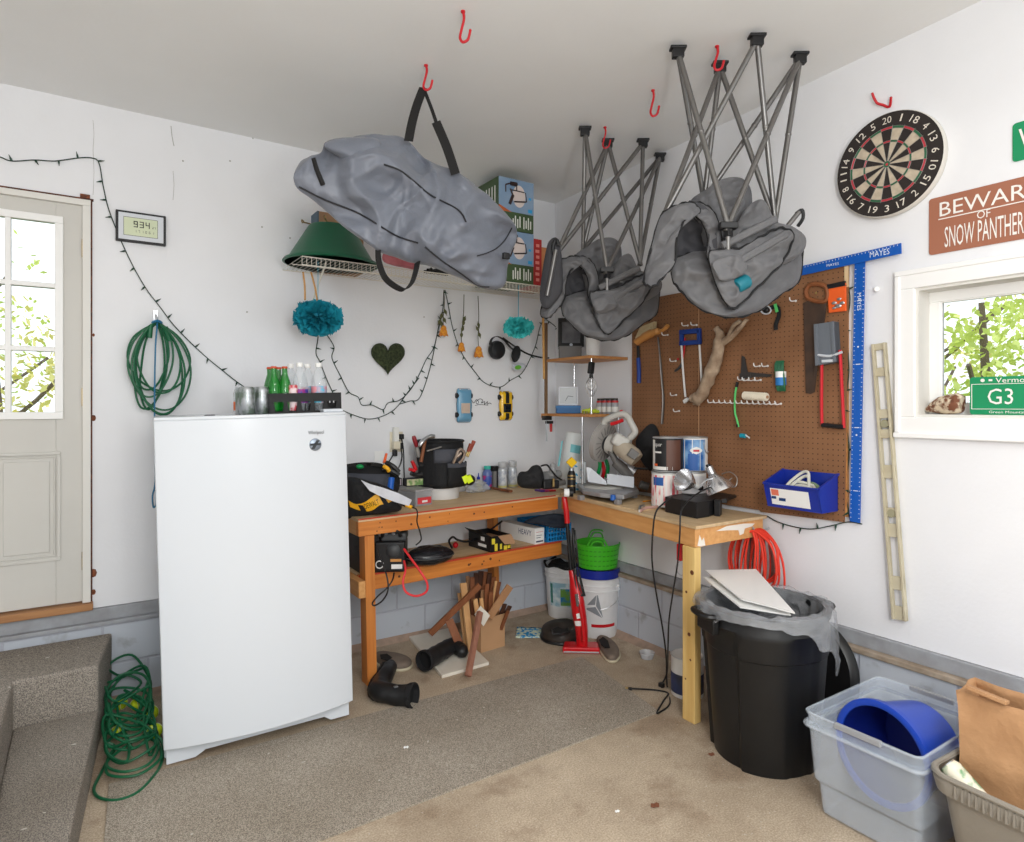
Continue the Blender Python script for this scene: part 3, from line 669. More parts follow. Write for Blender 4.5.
pipe_on(tree, [(384,164.5),(400,170.4),(415,182),(430.6,195),(454,207),(462,214),(466,222)], .004, 'zip_seam', bagd, bag)
pipe_on(tree, [(477,256),(487,253),(497,248),(505,240),(512,228)], .003, 'piping', bagd, bag)
pipe_on(tree, [(313,158),(317,170),(323,185)], .011, 'end_strap', webb, bag)
tk = V((0,0,0)); hk = D(423.5,88,2.97)
mb = MB().strap([hk, D(417,105,2.93), D(412,123,2.89), D(408.5,141,2.87)], .040, .004, 6, wdir=RT); mb.build('handle_strap', webb, bag, world=True)
mb = MB().strap([hk, D(432,110,2.99), D(436,122,2.98)], .016, .005, 5, wdir=RT); mb.strap([D(436,122,2.98), D(447,148,2.97), D(455.5,174,2.96)], .042, .004, 5, wdir=RT); mb.build('handle_strap', webb, bag, world=True)
mb = MB().strap([D(378,248,2.84), D(379,262,2.81), D(386,279,2.80), D(402,289.5,2.80), D(411,284,2.82), D(415.5,272,2.86), D(417.5,262,2.92)], .034, .004, 6, wdir=(.3,-1,.2)); mb.build('lower_handle_strap', webb, bag, world=True)
MB().box(D(506,256,3.02), (.035,.02,.03)).build('buckle', black, bag, world=True, bevel=.004)
# ---------------------------------------------------------------- folded camping chairs hanging from the ceiling
fab = mat('grey_quilted_fabric', (104,104,106), .6, bump=.2, bscale=30, col2=(90,90,93), scale=4, sheen=.1); polm = mat('gunmetal_pole', (120,118,116), .3, metal=.7); ppd = mat('black_binding', (22,22,24), .7)
fabd = mat('dark_grey_fabric', (62,62,66), .75)
teal = mat('teal_can', (18,112,128), .5)
def chair(label, feet, hubs, links, fmap, t0, loc, lab_extra):
    ch = thing('folding_chair', label, 'folding chair', loc, group='folded saucer chairs hanging from the ceiling')
    F_ = [C(u, v, .045) for u, v in feet]; H_ = [D(*h) for h in hubs]
    for (i, j) in links:
        a, b = F_[i], H_[j]; b = a+(b-a)*1.03
        mb = MB().cyl(a, b, .0122, n=12); mid = a.lerp(b,.45); mb.sph(mid, .0145, 8); mb.build('pole', polm, ch, world=True)
    for p in F_:
        mb = MB(); mb.box(p+V((0,0,.016)), (.070,.042,.012), Matrix.Rotation(-.6,3,'Z')); mb.box(p+V((-.0,-.0,-.004)), (.05,.032,.045), Matrix.Rotation(-.6,3,'Z')); mb.build('foot_cap', black, ch, world=True, bevel=.003)
    mb = MB(); h = H_[0]; mb.box(h, (.075,.045,.028), Matrix.Rotation(-.6,3,'Z')); mb.box(h+V((0,0,-.02)), (.03,.03,.05)); mb.build('hub', black, ch, world=True, bevel=.004)
    MB().cyl(h+V((0,0,-.01)), h+V((.005,.005,-.16)), .011, n=10).build('short_pole', polm, ch, world=True)
    def pl_(outline, centre, dz, front, back, name, m=fab, wr=.02, bind=True, seed=1, par=None, rings=30):
        o_ = [fmap(u,v)+(t0+d_,) for (u,v,d_) in [(q+(0,))[:3] for q in outline]]
        o_ = [(u,v,t+dz) for u,v,t in o_]; c = fmap(*centre)+(t0+dz,)
        mb = MB(); pillow(mb, o_, c, front, back, rings=rings, k=5, wr=wr, ws=7, seed=seed)
        mb.v = [p + (CAM-p).normalized()*(.020*max(-.6,crease(p,8,seed))+.007*max(-.5,crease(p,20,seed))) for p in mb.v]
        ob = mb.build(name, m, par or ch, world=True, sharp=180)
        if bind:
            P = fit_spline([D(u,v,t) for u,v,t in o_], 5, True); n_ = len(P)
            P = [p+(CAM-p).normalized()*.006+V((0,0,.004*math.sin(i*1.9))) for i,p in enumerate(P)]
            MB().sweep(P, .0055, 6, True).build('binding', ppd, ob, world=True)
        return ob
    pl_([(690,203),(705,190),(720,180),(735,177),(746,181),(752,195),(750,225),(735,255),(710,262),(700,230)], (725,215), .10, .05, .06, 'back_panel', bind=False, seed=3)
    pl_([(672.6,262,.0),(673,280,-.02),(682,292,-.05),(701,309,-.07),(731.5,317.3,-.08),(758,311,-.06),(781,294,-.02),(798,282,.03),(802,259.5,.06),(800,240,.10),(775,240,.12),(740,240,.12),(700,250,.08),(685,255,.04)], (735,278), .02, .09, .07, 'seat_saucer', wr=.015, seed=5, rings=34)
    pl_([(675,212),(704,212),(716,250),(700,268),(674,264)], (692,238), .09, .01, .05, 'shaded_inside', m=fabd, bind=False, seed=9)  # darker fabric puts the shade inside the fold into the colour
    pl_([(661,216,.02),(675,206,-.01),(692,203,-.03),(700,212,-.03),(685,221,-.04),(677,238,-.05),(675,262,-.06),(664,276,-.06),(655,286,-.05),(646,285,-.02),(644,277,0),(652,245,.01)], (667,240), -.04, .035, .03, 'side_flap', wr=.02, seed=7)
    pl_([(688,203),(703,204),(714,213),(720,230),(721,250),(714,262),(707,256),(708,238),(702,222),(694,214)], (712,228), -.05, .035, .03, 'side_flap', wr=.012, seed=8)
    pl_([(738,222),(745,210),(755,201),(765,201),(776,221),(792,226),(806,238),(800,255),(770,268),(735,262),(722,250),(728,235)], (765,236), -.02, .07, .06, 'back_panel', seed=11, bind=False)
    pk = pl_([(709,254),(722,250),(743,247),(762,236),(779,228),(792,232),(792,243),(781,264),(758,287),(737,307),(727,304),(716,283)], (745,265), -.13, .025, .025, 'arm_pocket', wr=.012, seed=13)
    pl_([(713,262),(730,255),(742,257),(747,268),(738,277),(722,281),(715,272)], (730,268), -.165, .02, .01, 'pocket_flap', bind=False, wr=.006, seed=15, par=pk, rings=8)
    # armrest tubes in the fabric
    for (a, b, dd) in (((722,246),(776,219),-.13),((738,262),(786,234),-.16)):
        P = [D(*(fmap(a[0]+(b[0]-a[0])*t, a[1]+(b[1]-a[1])*t)+(t0+dd,))) for t in (0,.5,1)]
        MB().sweep(fit_spline(P,4), .017, 8).build('arm_sleeve', fab, ch, world=True)
    P = [D(*(fmap(u,v)+(t0+.0,))) for u,v in ((786,228),(799,212))]; MB().cyl(P[0],P[1],.011,n=10).build('short_pole', polm, ch, world=True)
    P = [D(*(fmap(u,v)+(t0+.0,))) for u,v in ((796,214),(802,210),(803,218),(798,226))]; MB().tube(P,.008,8,4).build('end_cap', black, ch, world=True)
    mb = MB(); P = [D(*(fmap(u,v)+(t0-.075,))) for u,v in ((693,205),(704,211),(711,225),(713,246),(712,258))]; mb.strap(P, .035, .004, 5, wdir=RT); mb.build('black_strap', fabd, ch, world=True)
    return ch, pk
m2 = lambda u, v: (u, v)
ch2, pk2 = chair('larger, nearer folded grey camping chair hanging upside down with a teal can in its pocket', [(678,52),(720,67),(757,40),(800,58)], [(728,226,2.72),(664,216,2.86),(704,200,3.02),(775,222,2.90)],
    [(0,0),(0,2),(1,1),(1,2),(1,3),(2,1),(2,3),(3,0),(3,3),(3,2)], m2, 2.86, D(728,312,2.86), '')
m1 = lambda u, v: (541+12+(u-660)*.745, 238+(v-178)*.735)
ch1, pk1 = chair('smaller, farther folded grey camping chair hanging upside down near the room corner', [(585,131),(608,143),(643,143),(660,157)], [(607,270,3.50),(556,255,3.60),(583,250,3.78),(640,262,3.68)],
    [(0,0),(0,2),(1,1),(1,2),(1,3),(2,1),(2,3),(3,0),(3,3),(3,2)], m1, 3.64, D(610,337,3.64), '')
# teal can in the near chair's pocket: a thing of its own
mb = MB().at(Matrix.Translation(D(741,284,2.715)) @ Matrix.Rotation(-.55,4,RT) ); mb.lathe([(0,-.03),(.026,-.03),(.031,-.024),(.031,.03),(.026,.036),(0,.036)], 20, M=Matrix.Rotation(1.0,3,FW)); tag(mb.build('beverage_can', teal, None), 'teal drink can tucked in the pocket of the nearer hanging chair', 'can')
# extra left-hand side panel of the far chair, with folded poles
mb = MB(); pillow(mb, [(u,v,3.52) for u,v in ((546,250),(550,240),(557,238),(561,250),(563,275),(562,292),(552,306),(545,309),(540,300),(541,280))], (552,274,3.52), .04, .03, rings=8, k=4, wr=.01, ws=8, seed=21); sd = mb.build('side_panel', fabd, ch1, world=True, sharp=180)
MB().cyl(D(547,296,3.46), D(556,250,3.46), .012, n=10).build('arm_pole', polm, ch1, world=True)
MB().tube([D(552,262,3.5),D(553,246,3.5),D(556,240,3.5),D(559,246,3.5)], .012, 8, 4).build('end_cap', black, ch1, world=True)
# ---------------------------------------------------------------- wire shelf
wire = mat('white_wire', (226,222,210), .45); SHZ = 2.315; SHY = -.41
wx0 = B(302,262,.41).x; wx1 = -.10
ws_ = thing('wire_shelf', 'long white wire shelf on the back wall below the ceiling', 'shelf', ((wx0+wx1)/2, 0, SHZ-.05))
mb = MB()
for z in (SHZ, SHZ-.045): mb.cyl((wx0,SHY,z),(wx1,SHY,z),.0035,n=6)
for y in (-.02,-.21): mb.cyl((wx0,y,SHZ-.006),(wx1,y,SHZ-.006),.003,n=6)
n_ = int((wx1-wx0)/.0254)
for i in range(n_+1):
    x = wx0+(wx1-wx0)*i/n_; mb.cyl((x,-.01,SHZ),(x,SHY,SHZ),.0018,n=4); mb.cyl((x,SHY,SHZ),(x,SHY,SHZ-.045),.0018,n=4)
mb.build('wire_deck', wire, ws_, world=True)
for x in (wx0+.13,):
    mb = MB().cyl((x,SHY+.005,SHZ-.02),(x,-.012,SHZ-.30),.0055,n=8); mb.box((x,-.006,SHZ-.31),(.022,.01,.05)); mb.build('brace', wire, ws_, world=True)
# green basin (christmas tree stand) upside down
grn = mat('dark_green_plastic', (14,92,62), .4)
cb_ = B(331,258,.26); gb = thing('tree_stand_basin', 'dark green plastic tree stand basin turned upside down on the wire shelf', 'tree stand', (cb_.x,-.27,SHZ+.003))
mb = MB().lathe([(.262,0),(.268,.004),(.262,.016),(.235,.03),(.13,.205),(.12,.215),(0,.218)][::1], 48, sx=1, sy=.9); mb.lathe([(.255,.0),(.228,.026),(.12,.2),(0,.21)], 48, sy=.9); mb.build('basin', grn, gb)
for a in (2.9, 4.2, 5.6):
    x, y = .125*math.cos(a), .11*math.sin(a); mb = MB().cyl((x*.6,y*.6,.215),(x*1.25,y*1.25,.228),.004,n=6); mb.tube([(x*1.25,y*1.25-.014,.228),(x*1.3,y*1.3,.24),(x*1.25,y*1.25+.014,.228)],.0035,6,4,closed=True); mb.build('eye_bolt', brass, gb)
cardb = mat('cardboard', (176,138,104), .8, col2=(160,122,90), scale=4)
bl_edge = mat('slate_blue_print', (86,104,118), .7)
def carton(name, label, cat, x0, x1, y0, y1, z0, z1, m, group=None, rz=0):
    t = thing(name, label, cat, ((x0+x1)/2,(y0+y1)/2,z0), rz, group); w, d, h = x1-x0, y1-y0, z1-z0
    MB().bx(-w/2,w/2,-d/2,d/2,0,h).build('carton', m, t, bevel=.0015); mb = MB(); mb.bx(-w/2-.0006,w/2+.0006,-.001,.001,h-.0008,h+.0006); mb.build('lid_seam', dkgrey, t); return t, w, d, h
p = B(317,230,.12); t_, w, d, h = carton('cardboard_box', 'brown cardboard box behind the green basin on the wire shelf', 'box', p.x, p.x+.28, -.13, -.01, SHZ+.003, SHZ+.34, cardb)
MB().bx(-w/2-.002,-w/2+.008,-d/2-.002,d/2,0,h).build('printed_edge', bl_edge, t_)
pinkm = mat('pink_cloth', (206,128,136), .8, col2=(180,98,108), scale=14, bump=.8, bscale=12)
a = B(384,262,.36); b = B(416,262,.36)
mb = MB(); pillow(mb, [(383,254,3.62),(390,250,3.62),(404,252,3.7),(417,262,3.78),(417,270,3.78),(400,268,3.7),(384,262,3.62)], (400,261,3.72), .05, .06, rings=8, k=4, wr=.015, ws=14, seed=4); mb.v=[V((v.x,v.y,max(v.z,SHZ+.004))) for v in mb.v]; tag(mb.build('folded_cloth', pinkm, None, sharp=180), 'crumpled pink cloth lying on the wire shelf behind the duffel bag', 'cloth')
mb = MB(); x = B(435,270,.36).x
for i in range(5): mb.tube([(x-.07+.02*i,-.36,SHZ+.012+.012*(i%3)),(x+.0,-.33-.01*i,SHZ+.018+.01*(i%2)),(x+.09,-.36+.01*i,SHZ+.012+.008*i)], .010, 6, 4)
tag(mb.build('cable_bundle', black, None), 'black cable bundle lying on the wire shelf behind the duffel bag', 'cable')
# lantern cartons
skyb = mat('printed_sky_blue', (120,150,182), .45, col2=(150,172,196), scale=5); gl = mat('printed_green', (70,92,58), .5, col2=(60,82,50), scale=6); darkp = mat('print_dark_brown', (52,36,34), .5); glow = mat('print_cream', (226,212,206), .5); wprint = mat('print_white', (232,232,226), .5); cyan = mat('print_cyan', (50,160,214), .5)
orp = mat('print_orange', (190,96,50), .5)
bx0 = B(498.7,230,.41).x; bx1 = B(533.5,230,.41).x; bh = .337
def lantern_box(z0, label):
    t = thing('lantern_carton', label, 'box', ((bx0+bx1)/2, -.41, z0), group='lantern cartons stacked on the wire shelf'); w = bx1-bx0; h = bh-.003
    MB().bx(-w/2,w/2,0,.30,0,h).build('carton', gl, t, bevel=.0015)
    x0, x1, zc = -w/2, w/2, h*.36; mb = MB().use(0)
    mb.bx(x0,x1,-.0012,0,zc,h); mb.use(1); mb.lathe([(.05,0),(.05,.001),(0,.0011)], 20, c=(.02,-.0012,h*.68), M=Matrix.Rotation(PI/2,3,'X'), sy=1.45)
    mb.use(2); F = -.003
    for a, b, r in (((-.085,h*.72),(-.085,h*.86),.004),((-.085,h*.86),(-.05,h*.9),.005),((-.05,h*.9),(0,h*.9),.014),((-.02,h*.56),(.075,h*.60),.005),((-.05,h*.78),(.06,h*.78),.004),((-.055,h*.5),(-.03,h*.68),.011),((-.03,h*.68),(-.05,h*.80),.006),((.0,h*.86),(.0,h*.78),.004),((.07,h*.78),(.08,h*.60),.003)):
        mb.cyl((a[0],F,a[1]),(b[0],F,b[1]),r,n=6)
    mb.use(3); mb.bx(x1-.045,x1-.012,-.0016,0,zc+.012,zc+.035); mb.bx(x1-.04,x1-.02,-.0016,0,h*.5+.05,h*.5+.065)
    mb.use(4); mb.prism([(x0,-.0014,zc-.004),(x0+.10,-.0014,zc-.004),(x0,-.0014,zc+.035)], (0,.0012,0))
    mb.use(5)
    for k, xx in enumerate((x0+.03,-.01,.075)):
        for r_ in range(3+(k > 0)): mb.bx(xx+.018*(r_)-.02, xx+.018*r_-.012, -.0016, 0, .02+.006*(r_%2), zc-.022-.02*((r_+k)%2))
    mb.build('front_print', [skyb, glow, darkp, cyan, orp, wprint], t)
    mb = MB()
    for r_ in range(5): mb.bx(-w/2-.0012,-w/2,.04+.035*r_,.05+.035*r_,h*.45,h*.85)
    mb.build('side_print', wprint, t)
lantern_box(SHZ+.003, 'blue and green lantern carton, lower of the stacked pair on the wire shelf'); lantern_box(SHZ+.003+bh+.001, 'blue and green lantern carton, topmost of the stacked pair on the wire shelf')
redc = mat('printed_red', (176,42,40), .5); t_, w, d, h = carton('red_carton', 'slim red carton standing beside the lantern cartons on the wire shelf', 'box', bx1+.006, bx1+.075, -.40,-.15, SHZ+.003, SHZ+.315, redc)
mb = MB()
for i in range(7): mb.bx(-.012-.006*(i%2), .014, -d/2-.0012, -d/2, .03+.038*i, .05+.038*i)
mb.build('front_print', mat('print_salmon', (226,140,128), .5), t_)
tanc = mat('printed_tan', (196,132,84), .5); carton('tan_carton', 'tan orange carton at the right end of the wire shelf, beside the red one', 'box', bx1+.08, bx1+.21, -.39,-.12, SHZ+.003, SHZ+.27, tanc)
# ================================================================ things on the walls
def Bt(name, label, cat, u, v, off=0, group=None): return thing(name, label, cat, B(u,v,off), 0, group)
def Wt(name, label, cat, u, v, off=0, group=None): return thing(name, label, cat, W(u,v,off), RW, group)
def loc(t, p): q = matrix_of(t).inverted() @ V(p); return q
strm = mat('dark_green_cord', (30,52,40), .6); bulbm = mat('dark_green_bulb', (24,60,44), .3)
def light_string(label, paths, spacing=.085, off=.008, seed=1, f=B, name='string_light'):
    r_ = random.Random(seed); t = thing(name, label, 'string lights', f(*paths[0][0][:2], off)); n = 0
    for pth in paths:
        P = fit_spline([f(u,v,off+.004*math.sin(i*2.1)) for i,(u,v) in enumerate(pth)], 6); MB().sweep(P, .0028, 6).build('wire', strm, t, world=True)
        acc = 0
        for i in range(1, len(P)):
            acc += (P[i]-P[i-1]).length
            if acc > spacing and n < 95:
                acc = 0; n += 1; d = (P[i]-P[i-1]).normalized(); out = V((0,-1,0)) if f is B else V((-1,0,0)); sd = d.cross(out)*r_.choice((-1,1)); q = (sd+d*r_.uniform(-.5,.5)+out*.35).normalized()
                MB().sweep([P[i], P[i]+q*.012, P[i]+q*.016, P[i]+q*.03], [.0045,.005,.0035,.0012], 6).build('bulb', bulbm, t, world=True)
    return t
light_string('dark green string lights running over the white door and down behind the freezer', [[(-12,155),(0,157),(12,161),(35,160),(55,161),(78,158),(92,158),(99,163),(103,185),(108,207),(115,226),(122,243),(134,268),(147,290),(160,307),(172,323),(186,338),(205,356),(222,370),(240,384),(256,394)]], seed=2)
light_string('swag of dark green string lights under the wire shelf, below the moss heart', [[(317,332),(318,338),(316,353),(320,362),(327,380),(334,395)], [(327,335),(334,347),(332,358),(340,375),(349,392),(358,397),(362,405),(372,405),(383,409.6),(388,403),(400,400),(411,389),(420,373),(426,360),(434,347),(439,325),(443,308),(444,290)], [(338,408),(351,414),(368,419),(383,416),(396,408),(408,392),(419,378)], [(400,404),(410,401),(418.7,399),(426,382),(432,360),(437,335),(443,312)]], seed=3)
light_string('swag of dark green string lights between the dried roses and the corner shelf', [[(445,290),(448,304),(452,325),(457,342),(464,357),(475,372),(485,383),(500,387),(511,380),(522,373),(530,359),(536,344),(540,327),(545,320),(551,323),(557,328)]], seed=4)
# digital wall clock
ck = Bt('wall_clock', 'digital wall clock reading 934, hanging right of the white door', 'clock', 141, 229); c0 = loc(ck, B(116,210)); c1 = loc(ck, B(166,247))
w, h = (c1.x-c0.x)/2, .0; zt = loc(ck,B(141,213.8)).z; zb = loc(ck,B(141,244)).z; zc = (zt+zb)/2; h = (zt-zb)/2
lcd = mat('lcd_green', (206,214,182), .4); silv = mat('silver_plastic', (208,212,218), .35); ink = mat('black_ink', (18,18,20), .5)
MB().bx(-w,w,-.024,0,zc-h,zc+h).build('frame', black, ck, bevel=.003)
MB().bx(-w+.012,w-.012,-.027,-.022,zc-h+.011,zc+h-.011).build('face', silv, ck, bevel=.001)
mb = MB().use(0).bx(-w*.70,w*.66,-.0285,-.026,zc-h*.60,zc+h*.60); mb.use(1)
ring(mb, -w*.70,w*.66, zc-h*.60,zc+h*.60, .0016, -.0292,-.028)
def seg7(mb, d, x, z, w_, h_, y, t=.0042):
    S = {'0':'abcdef','1':'bc','2':'abged','3':'abgcd','4':'fgbc','5':'afgcd','6':'afgedc','7':'abc','8':'abcdefg','9':'abcfgd'}[d]
    for s in S:
        if s == 'a': mb.bx(x,x+w_,y-.0006,y,z+h_-t,z+h_)
        if s == 'd': mb.bx(x,x+w_,y-.0006,y,z,z+t)
        if s == 'g': mb.bx(x,x+w_,y-.0006,y,z+h_/2-t/2,z+h_/2+t/2)
        if s == 'b': mb.bx(x+w_-t,x+w_,y-.0006,y,z+h_/2,z+h_)
        if s == 'c': mb.bx(x+w_-t,x+w_,y-.0006,y,z,z+h_/2)
        if s == 'f': mb.bx(x,x+t,y-.0006,y,z+h_/2,z+h_)
        if s == 'e': mb.bx(x,x+t,y-.0006,y,z,z+h_/2)
for i, d_ in enumerate('934'): seg7(mb, d_, -.035+i*.027, zc-.002, .019, .032, -.0288)
for i, d_ in enumerate('27'): seg7(mb, d_, .05+i*.009, zc, .006, .010, -.0288, .0012)
for i, d_ in enumerate('171061'): seg7(mb, d_, -.03+i*.016, zc-.028, .007, .012, -.0288, .0013)
mb.build('display', [lcd, ink], ck)
# green cord coil
grc = mat('green_cord_jacket', (16,92,58), .45); blc = mat('blue_cord', (30,110,150), .5)
def ringpath(cx, cz, rx, rz, y, a0=0, n=14, wob=.006, seed=0):
    r_ = random.Random(seed); return [(cx+rx*math.cos(a0+2*PI*i/n)+r_.uniform(-wob,wob), y+r_.uniform(-wob,wob)*.7, cz+rz*math.sin(a0+2*PI*i/n)+r_.uniform(-wob,wob)) for i in range(n)]
top = B(156,324,.03)
cc = thing('extension_cord', 'coiled green extension cord hanging on the wall between the door and the freezer', 'cord', top)
s_ = (B(180,380).x-B(130,380).x)/50
mb = MB(); r_ = random.Random(5); pts = []
for k in range(9):
    wid = (8+24*r_.random()); ln = 66+r_.random()*50; sk = r_.uniform(-11,11); y = -.02-.006*k
    for (a, b) in ((-.15,0.02),(-.75,.22),(-1,.5),(-.8,.78),(-.3,.97),(.3,.98),(.8,.8),(1,.5),(.72,.2),(.15,.02)):
        pts.append(((a*wid+sk*b)*s_+r_.uniform(-.004,.004), y+r_.uniform(-.006,.006), -b*ln*s_))
mb.tube(pts, .0052, 8, 5); mb.build('cord_coil', grc, cc)
MB().tube([(.0,-.03,.02),(0,-.07,-.01),(-.008,-.075,-.12),(-.012,-.07,-.35),(-.010,-.05,-.6),(-.006,-.035,-.82),(-.018,-.03,-.90),(-.014,-.03,-.96),(-.002,-.03,-.94),(-.004,-.03,-.87)], .004, 6, 5).build('tie_string', blc, cc)
MB().tube([(-.02,-.06,-.0),(.0,-.095,.006),(.02,-.06,-.0),(.0,-.02,-.005)], .007, 6, 4, closed=True).build('tie_knot', blc, cc)
MB().cyl((.035,-.06,-.02),(.06,-.05,-.09),.016,.012,n=10).build('plug', grc, cc); MB().cyl((-.03,-.06,-.02),(-.035,-.06,-.08),.013,n=10).build('socket', grc, cc)
mb = MB().tube([(0,.028,.05),(0,-.0,.045),(0,-.06,.01),(0,-.07,.03)], .005, 8, 4); mb.box((0,.025,.04),(.02,.008,.07)); mb.build('wall_hook', metal, cc)
# moss heart
moss = mat('dried_moss', (72,82,52), .95, col2=(34,40,26), scale=70, bump=1.5, bscale=80)
hp = []
for i in range(22):
    a = 2*PI*i/22; x = 16*math.sin(a)**3; z = 13*math.cos(a)-5*math.cos(2*a)-2*math.cos(3*a)-math.cos(4*a); hp.append((388+x/16*17, 357.5-z*1.12+ -1, B(388,357,.02).x*0+ (B(388+x,357,.02)-CAM).dot(FW)))
mb = MB(); pillow(mb, hp, (388,354,(B(388,354,.03)-CAM).dot(FW)), .03, .012, rings=10, k=3, wr=.006, ws=60, seed=2); tag(mb.build('moss_heart', moss, None, sharp=180), 'dark green moss heart hanging on the back wall', 'wall ornament')
# pompoms
def pom(label, c, rx, rz, m, threads, group='teal tissue pompoms under the wire shelf', n=150, seed=1):
    t = thing('tissue_pompom', label, 'pompom', c, group=group); r_ = random.Random(seed); mb = MB(); mb.sph((0,0,0), (rx*.62,rx*.62,rz*.62), 12)
    for i in range(n):
        z = 1-2*(i+.5)/n; a = i*2.39996; d = V((math.sqrt(1-z*z)*math.cos(a), math.sqrt(1-z*z)*math.sin(a), z)); x = d.cross(V((.3,.2,1))).normalized(); y = d.cross(x); c_ = V((d.x*rx*.55,d.y*rx*.55,d.z*rz*.55)); L = r_.uniform(.38,.5); wd_ = rx*r_.uniform(.22,.34)
        rot = r_.uniform(0,PI); x2 = x*math.cos(rot)+y*math.sin(rot)
        vs = []
        for j in range(4):
            s = j/3
            for k in range(4):
                q = (k/3-.5)*2; p = c_+V((d.x*rx*L*s,d.y*rx*L*s,d.z*rz*L*s))+x2*q*wd_*(.4+.8*s)+d.cross(x2)*(wd_*.35*(q*q-.5)*s*r_.choice((-1,1)) if False else wd_*.3*math.sin(q*3+i)*s); vs.append(p+d*r_.uniform(-.05,.05)*rx*s)
        mb.add(vs, [(j*4+k,j*4+k+1,j*4+k+5,j*4+k+4) for j in range(3) for k in range(3)])
    mb.build('petals', m, t, sharp=20)
    for (a, b, r, mm, nm) in threads: MB().cyl(a, b, r, n=6).build(nm, mm, t, world=True)
    return t
tl1 = mat('teal_tissue', (22,146,168), .7); tl2 = mat('turquoise_tissue', (74,206,206), .7); cyt = mat('cyan_thread', (60,170,200), .6); bam = mat('bamboo', (206,160,96), .6, col2=(180,130,70), scale=30)
c1 = B(318,318,.34); pom('large deep teal tissue pompom hanging under the left end of the wire shelf', c1, .132, .095, tl1, [(c1+V((0,0,.05)), V((c1.x,c1.y,SHZ-.004)), .0015, cyt, 'thread')], n=170)
c2 = B(518.5,327.5,.38); pom('small pale turquoise tissue pompom hanging on a cyan thread near the corner', c2, .098, .066, tl2, [(c2+V((0,0,.03)), V((c2.x,c2.y,SHZ-.004)), .0025, cyt, 'thread')], seed=4)
for i,(a, b) in enumerate((((303,272),(305,300)),((311,272),(318,305)))):
    mb = MB(); p, q = B(*a,.36), B(*b,.36); p.z = min(p.z, SHZ-.006); mb.tube([p, p.lerp(q,.5)+V((.004,0,0)), q], .005, 6, 3); tag(mb.build('bamboo_stick', bam, None), ['short thin bamboo stick hanging from the left end of the wire shelf','longer bamboo stick hanging from the wire shelf above the large pompom'][i], 'stick')
# dried roses
stem = mat('dried_stem', (74,70,50), .8); leafm = mat('dried_leaf', (96,98,62), .8); rosem = mat('dried_orange_rose', (232,166,52), .7, col2=(206,112,40), scale=60)
def rose(label, u0, v0, u1, v1, r, leaf, m=rosem, off=.10):
    a = B(u0,v0,off); a.z = SHZ-.05 if a.z > SHZ-.06 else a.z; b = B(u1,v1,off); t = thing('dried_rose', label, 'dried flower', b, group='dried roses hanging from the wire shelf'); rr = random.Random(int(u0))
    MB().tube([a, a.lerp(b,.4)+V((.004,0,0)), a.lerp(b,.8)+V((-.004,0,0)), b], .0026, 6, 4).build('stem', stem, t, world=True)
    mb = MB()
    for i in range(5):
        for j in range(3+i):
            an = j*2*PI/(3+i)+i; rad = r*(.25+.17*i); p = V((rad*math.cos(an)*.8, rad*math.sin(an)*.8, -.004-r*.2*i+.0)); 
            mb.grid(lambda s,q: p*1.0+V(((s-.5)*r*.9*math.sin(an)*-1+math.cos(an)*r*.3*q*q, (s-.5)*r*.9*math.cos(an)+math.sin(an)*r*.3*q*q, -r*1.1*q+(.25*r)*(s-.5)**2*-4)), 4, 4)
    mb.sph((0,0,-r*.6), (r*.7,r*.7,r*.8), 10); mb.build('bloom', m, t)
    for (du, dv) in leaf:
        c = B(u1+du, v1+dv, off+.01); mb = MB(); q = rr.uniform(0,6); ax = V((math.cos(q)*.5, math.sin(q)*.3, -.8)).normalized(); sd = ax.cross(V((.4,1,0))).normalized()
        mb.grid(lambda s,k: c+ax*(s-.5)*.05+sd*(k-.5)*.028*math.sin(PI*min(.98,s+.02))+V((0,-.008*math.cos(k*PI),0)), 6, 4); mb.build('leaf', leafm, t, world=True, solid=.001)
rose('dried orange rose hanging in the knot of string lights under the shelf', 444,286,443.5,326,.030, [(-2,-10),(1,-6),(-4,-4),(2,-14),(-2,-2)])
rose('dried rose with pinkish edge, middle one of the three hanging below the shelf', 464,290,461.5,343,.026, [(2,-20),(1,-14),(3,-24),(0,-8)])
rose('dried yellow-orange rose, rightmost of the three hanging below the shelf', 478,290,478.6,347,.032, [(-1,-18),(1,-12),(0,-22)])
# ear muffs
em = Bt('ear_muffs', 'black ear muffs hanging on the back wall under the small pompom', 'ear muffs', 500, 345, .05)
gry_foam = mat('black_foam', (34,34,36), .8); limem = mat('lime_plastic', (110,190,60), .5)
pc = B(497,350,.06); mb = MB().at(Matrix.Translation(pc)@Matrix.Rotation(PI/2,4,'X')@Matrix.Diagonal((1,1.08,1,1))).lathe([(0,-.03),(.05,-.03),(.060,-.02),(.062,.0),(.056,.022),(.03,.03),(0,.032)], 28); mb.build('ear_cup', black, em, world=True, sharp=50)
pd = B(516,354,.08); mb = MB().at(Matrix.Translation(pd)@Matrix.Rotation(.25,4,'Y')); mb.sph((0,0,0),(.034,.03,.062),14); mb.build('ear_cup', gry_foam, em, world=True)
mb = MB().at(Matrix.Translation(B(519,367,.09))@Matrix.Rotation(-.2,4,'Y')); mb.sph((0,0,0),(.052,.04,.030),14); mb.build('cushion', silv, em, world=True)
mb = MB().at(Matrix.Translation(B(516.5,367.5,.10))@Matrix.Rotation(-.2,4,'Y')); mb.sph((0,-.02,0),(.025,.024,.016),10); mb.build('cushion_patch', limem, em, world=True)
mb = MB().strap([B(490,345,.05),B(492,339,.08),B(497,336.5,.10),B(504,340,.10),B(510,347,.08),B(515,351,.07)], .022, .004, 5, wdir=(0,1,0)); mb.build('headband', black, em, world=True)
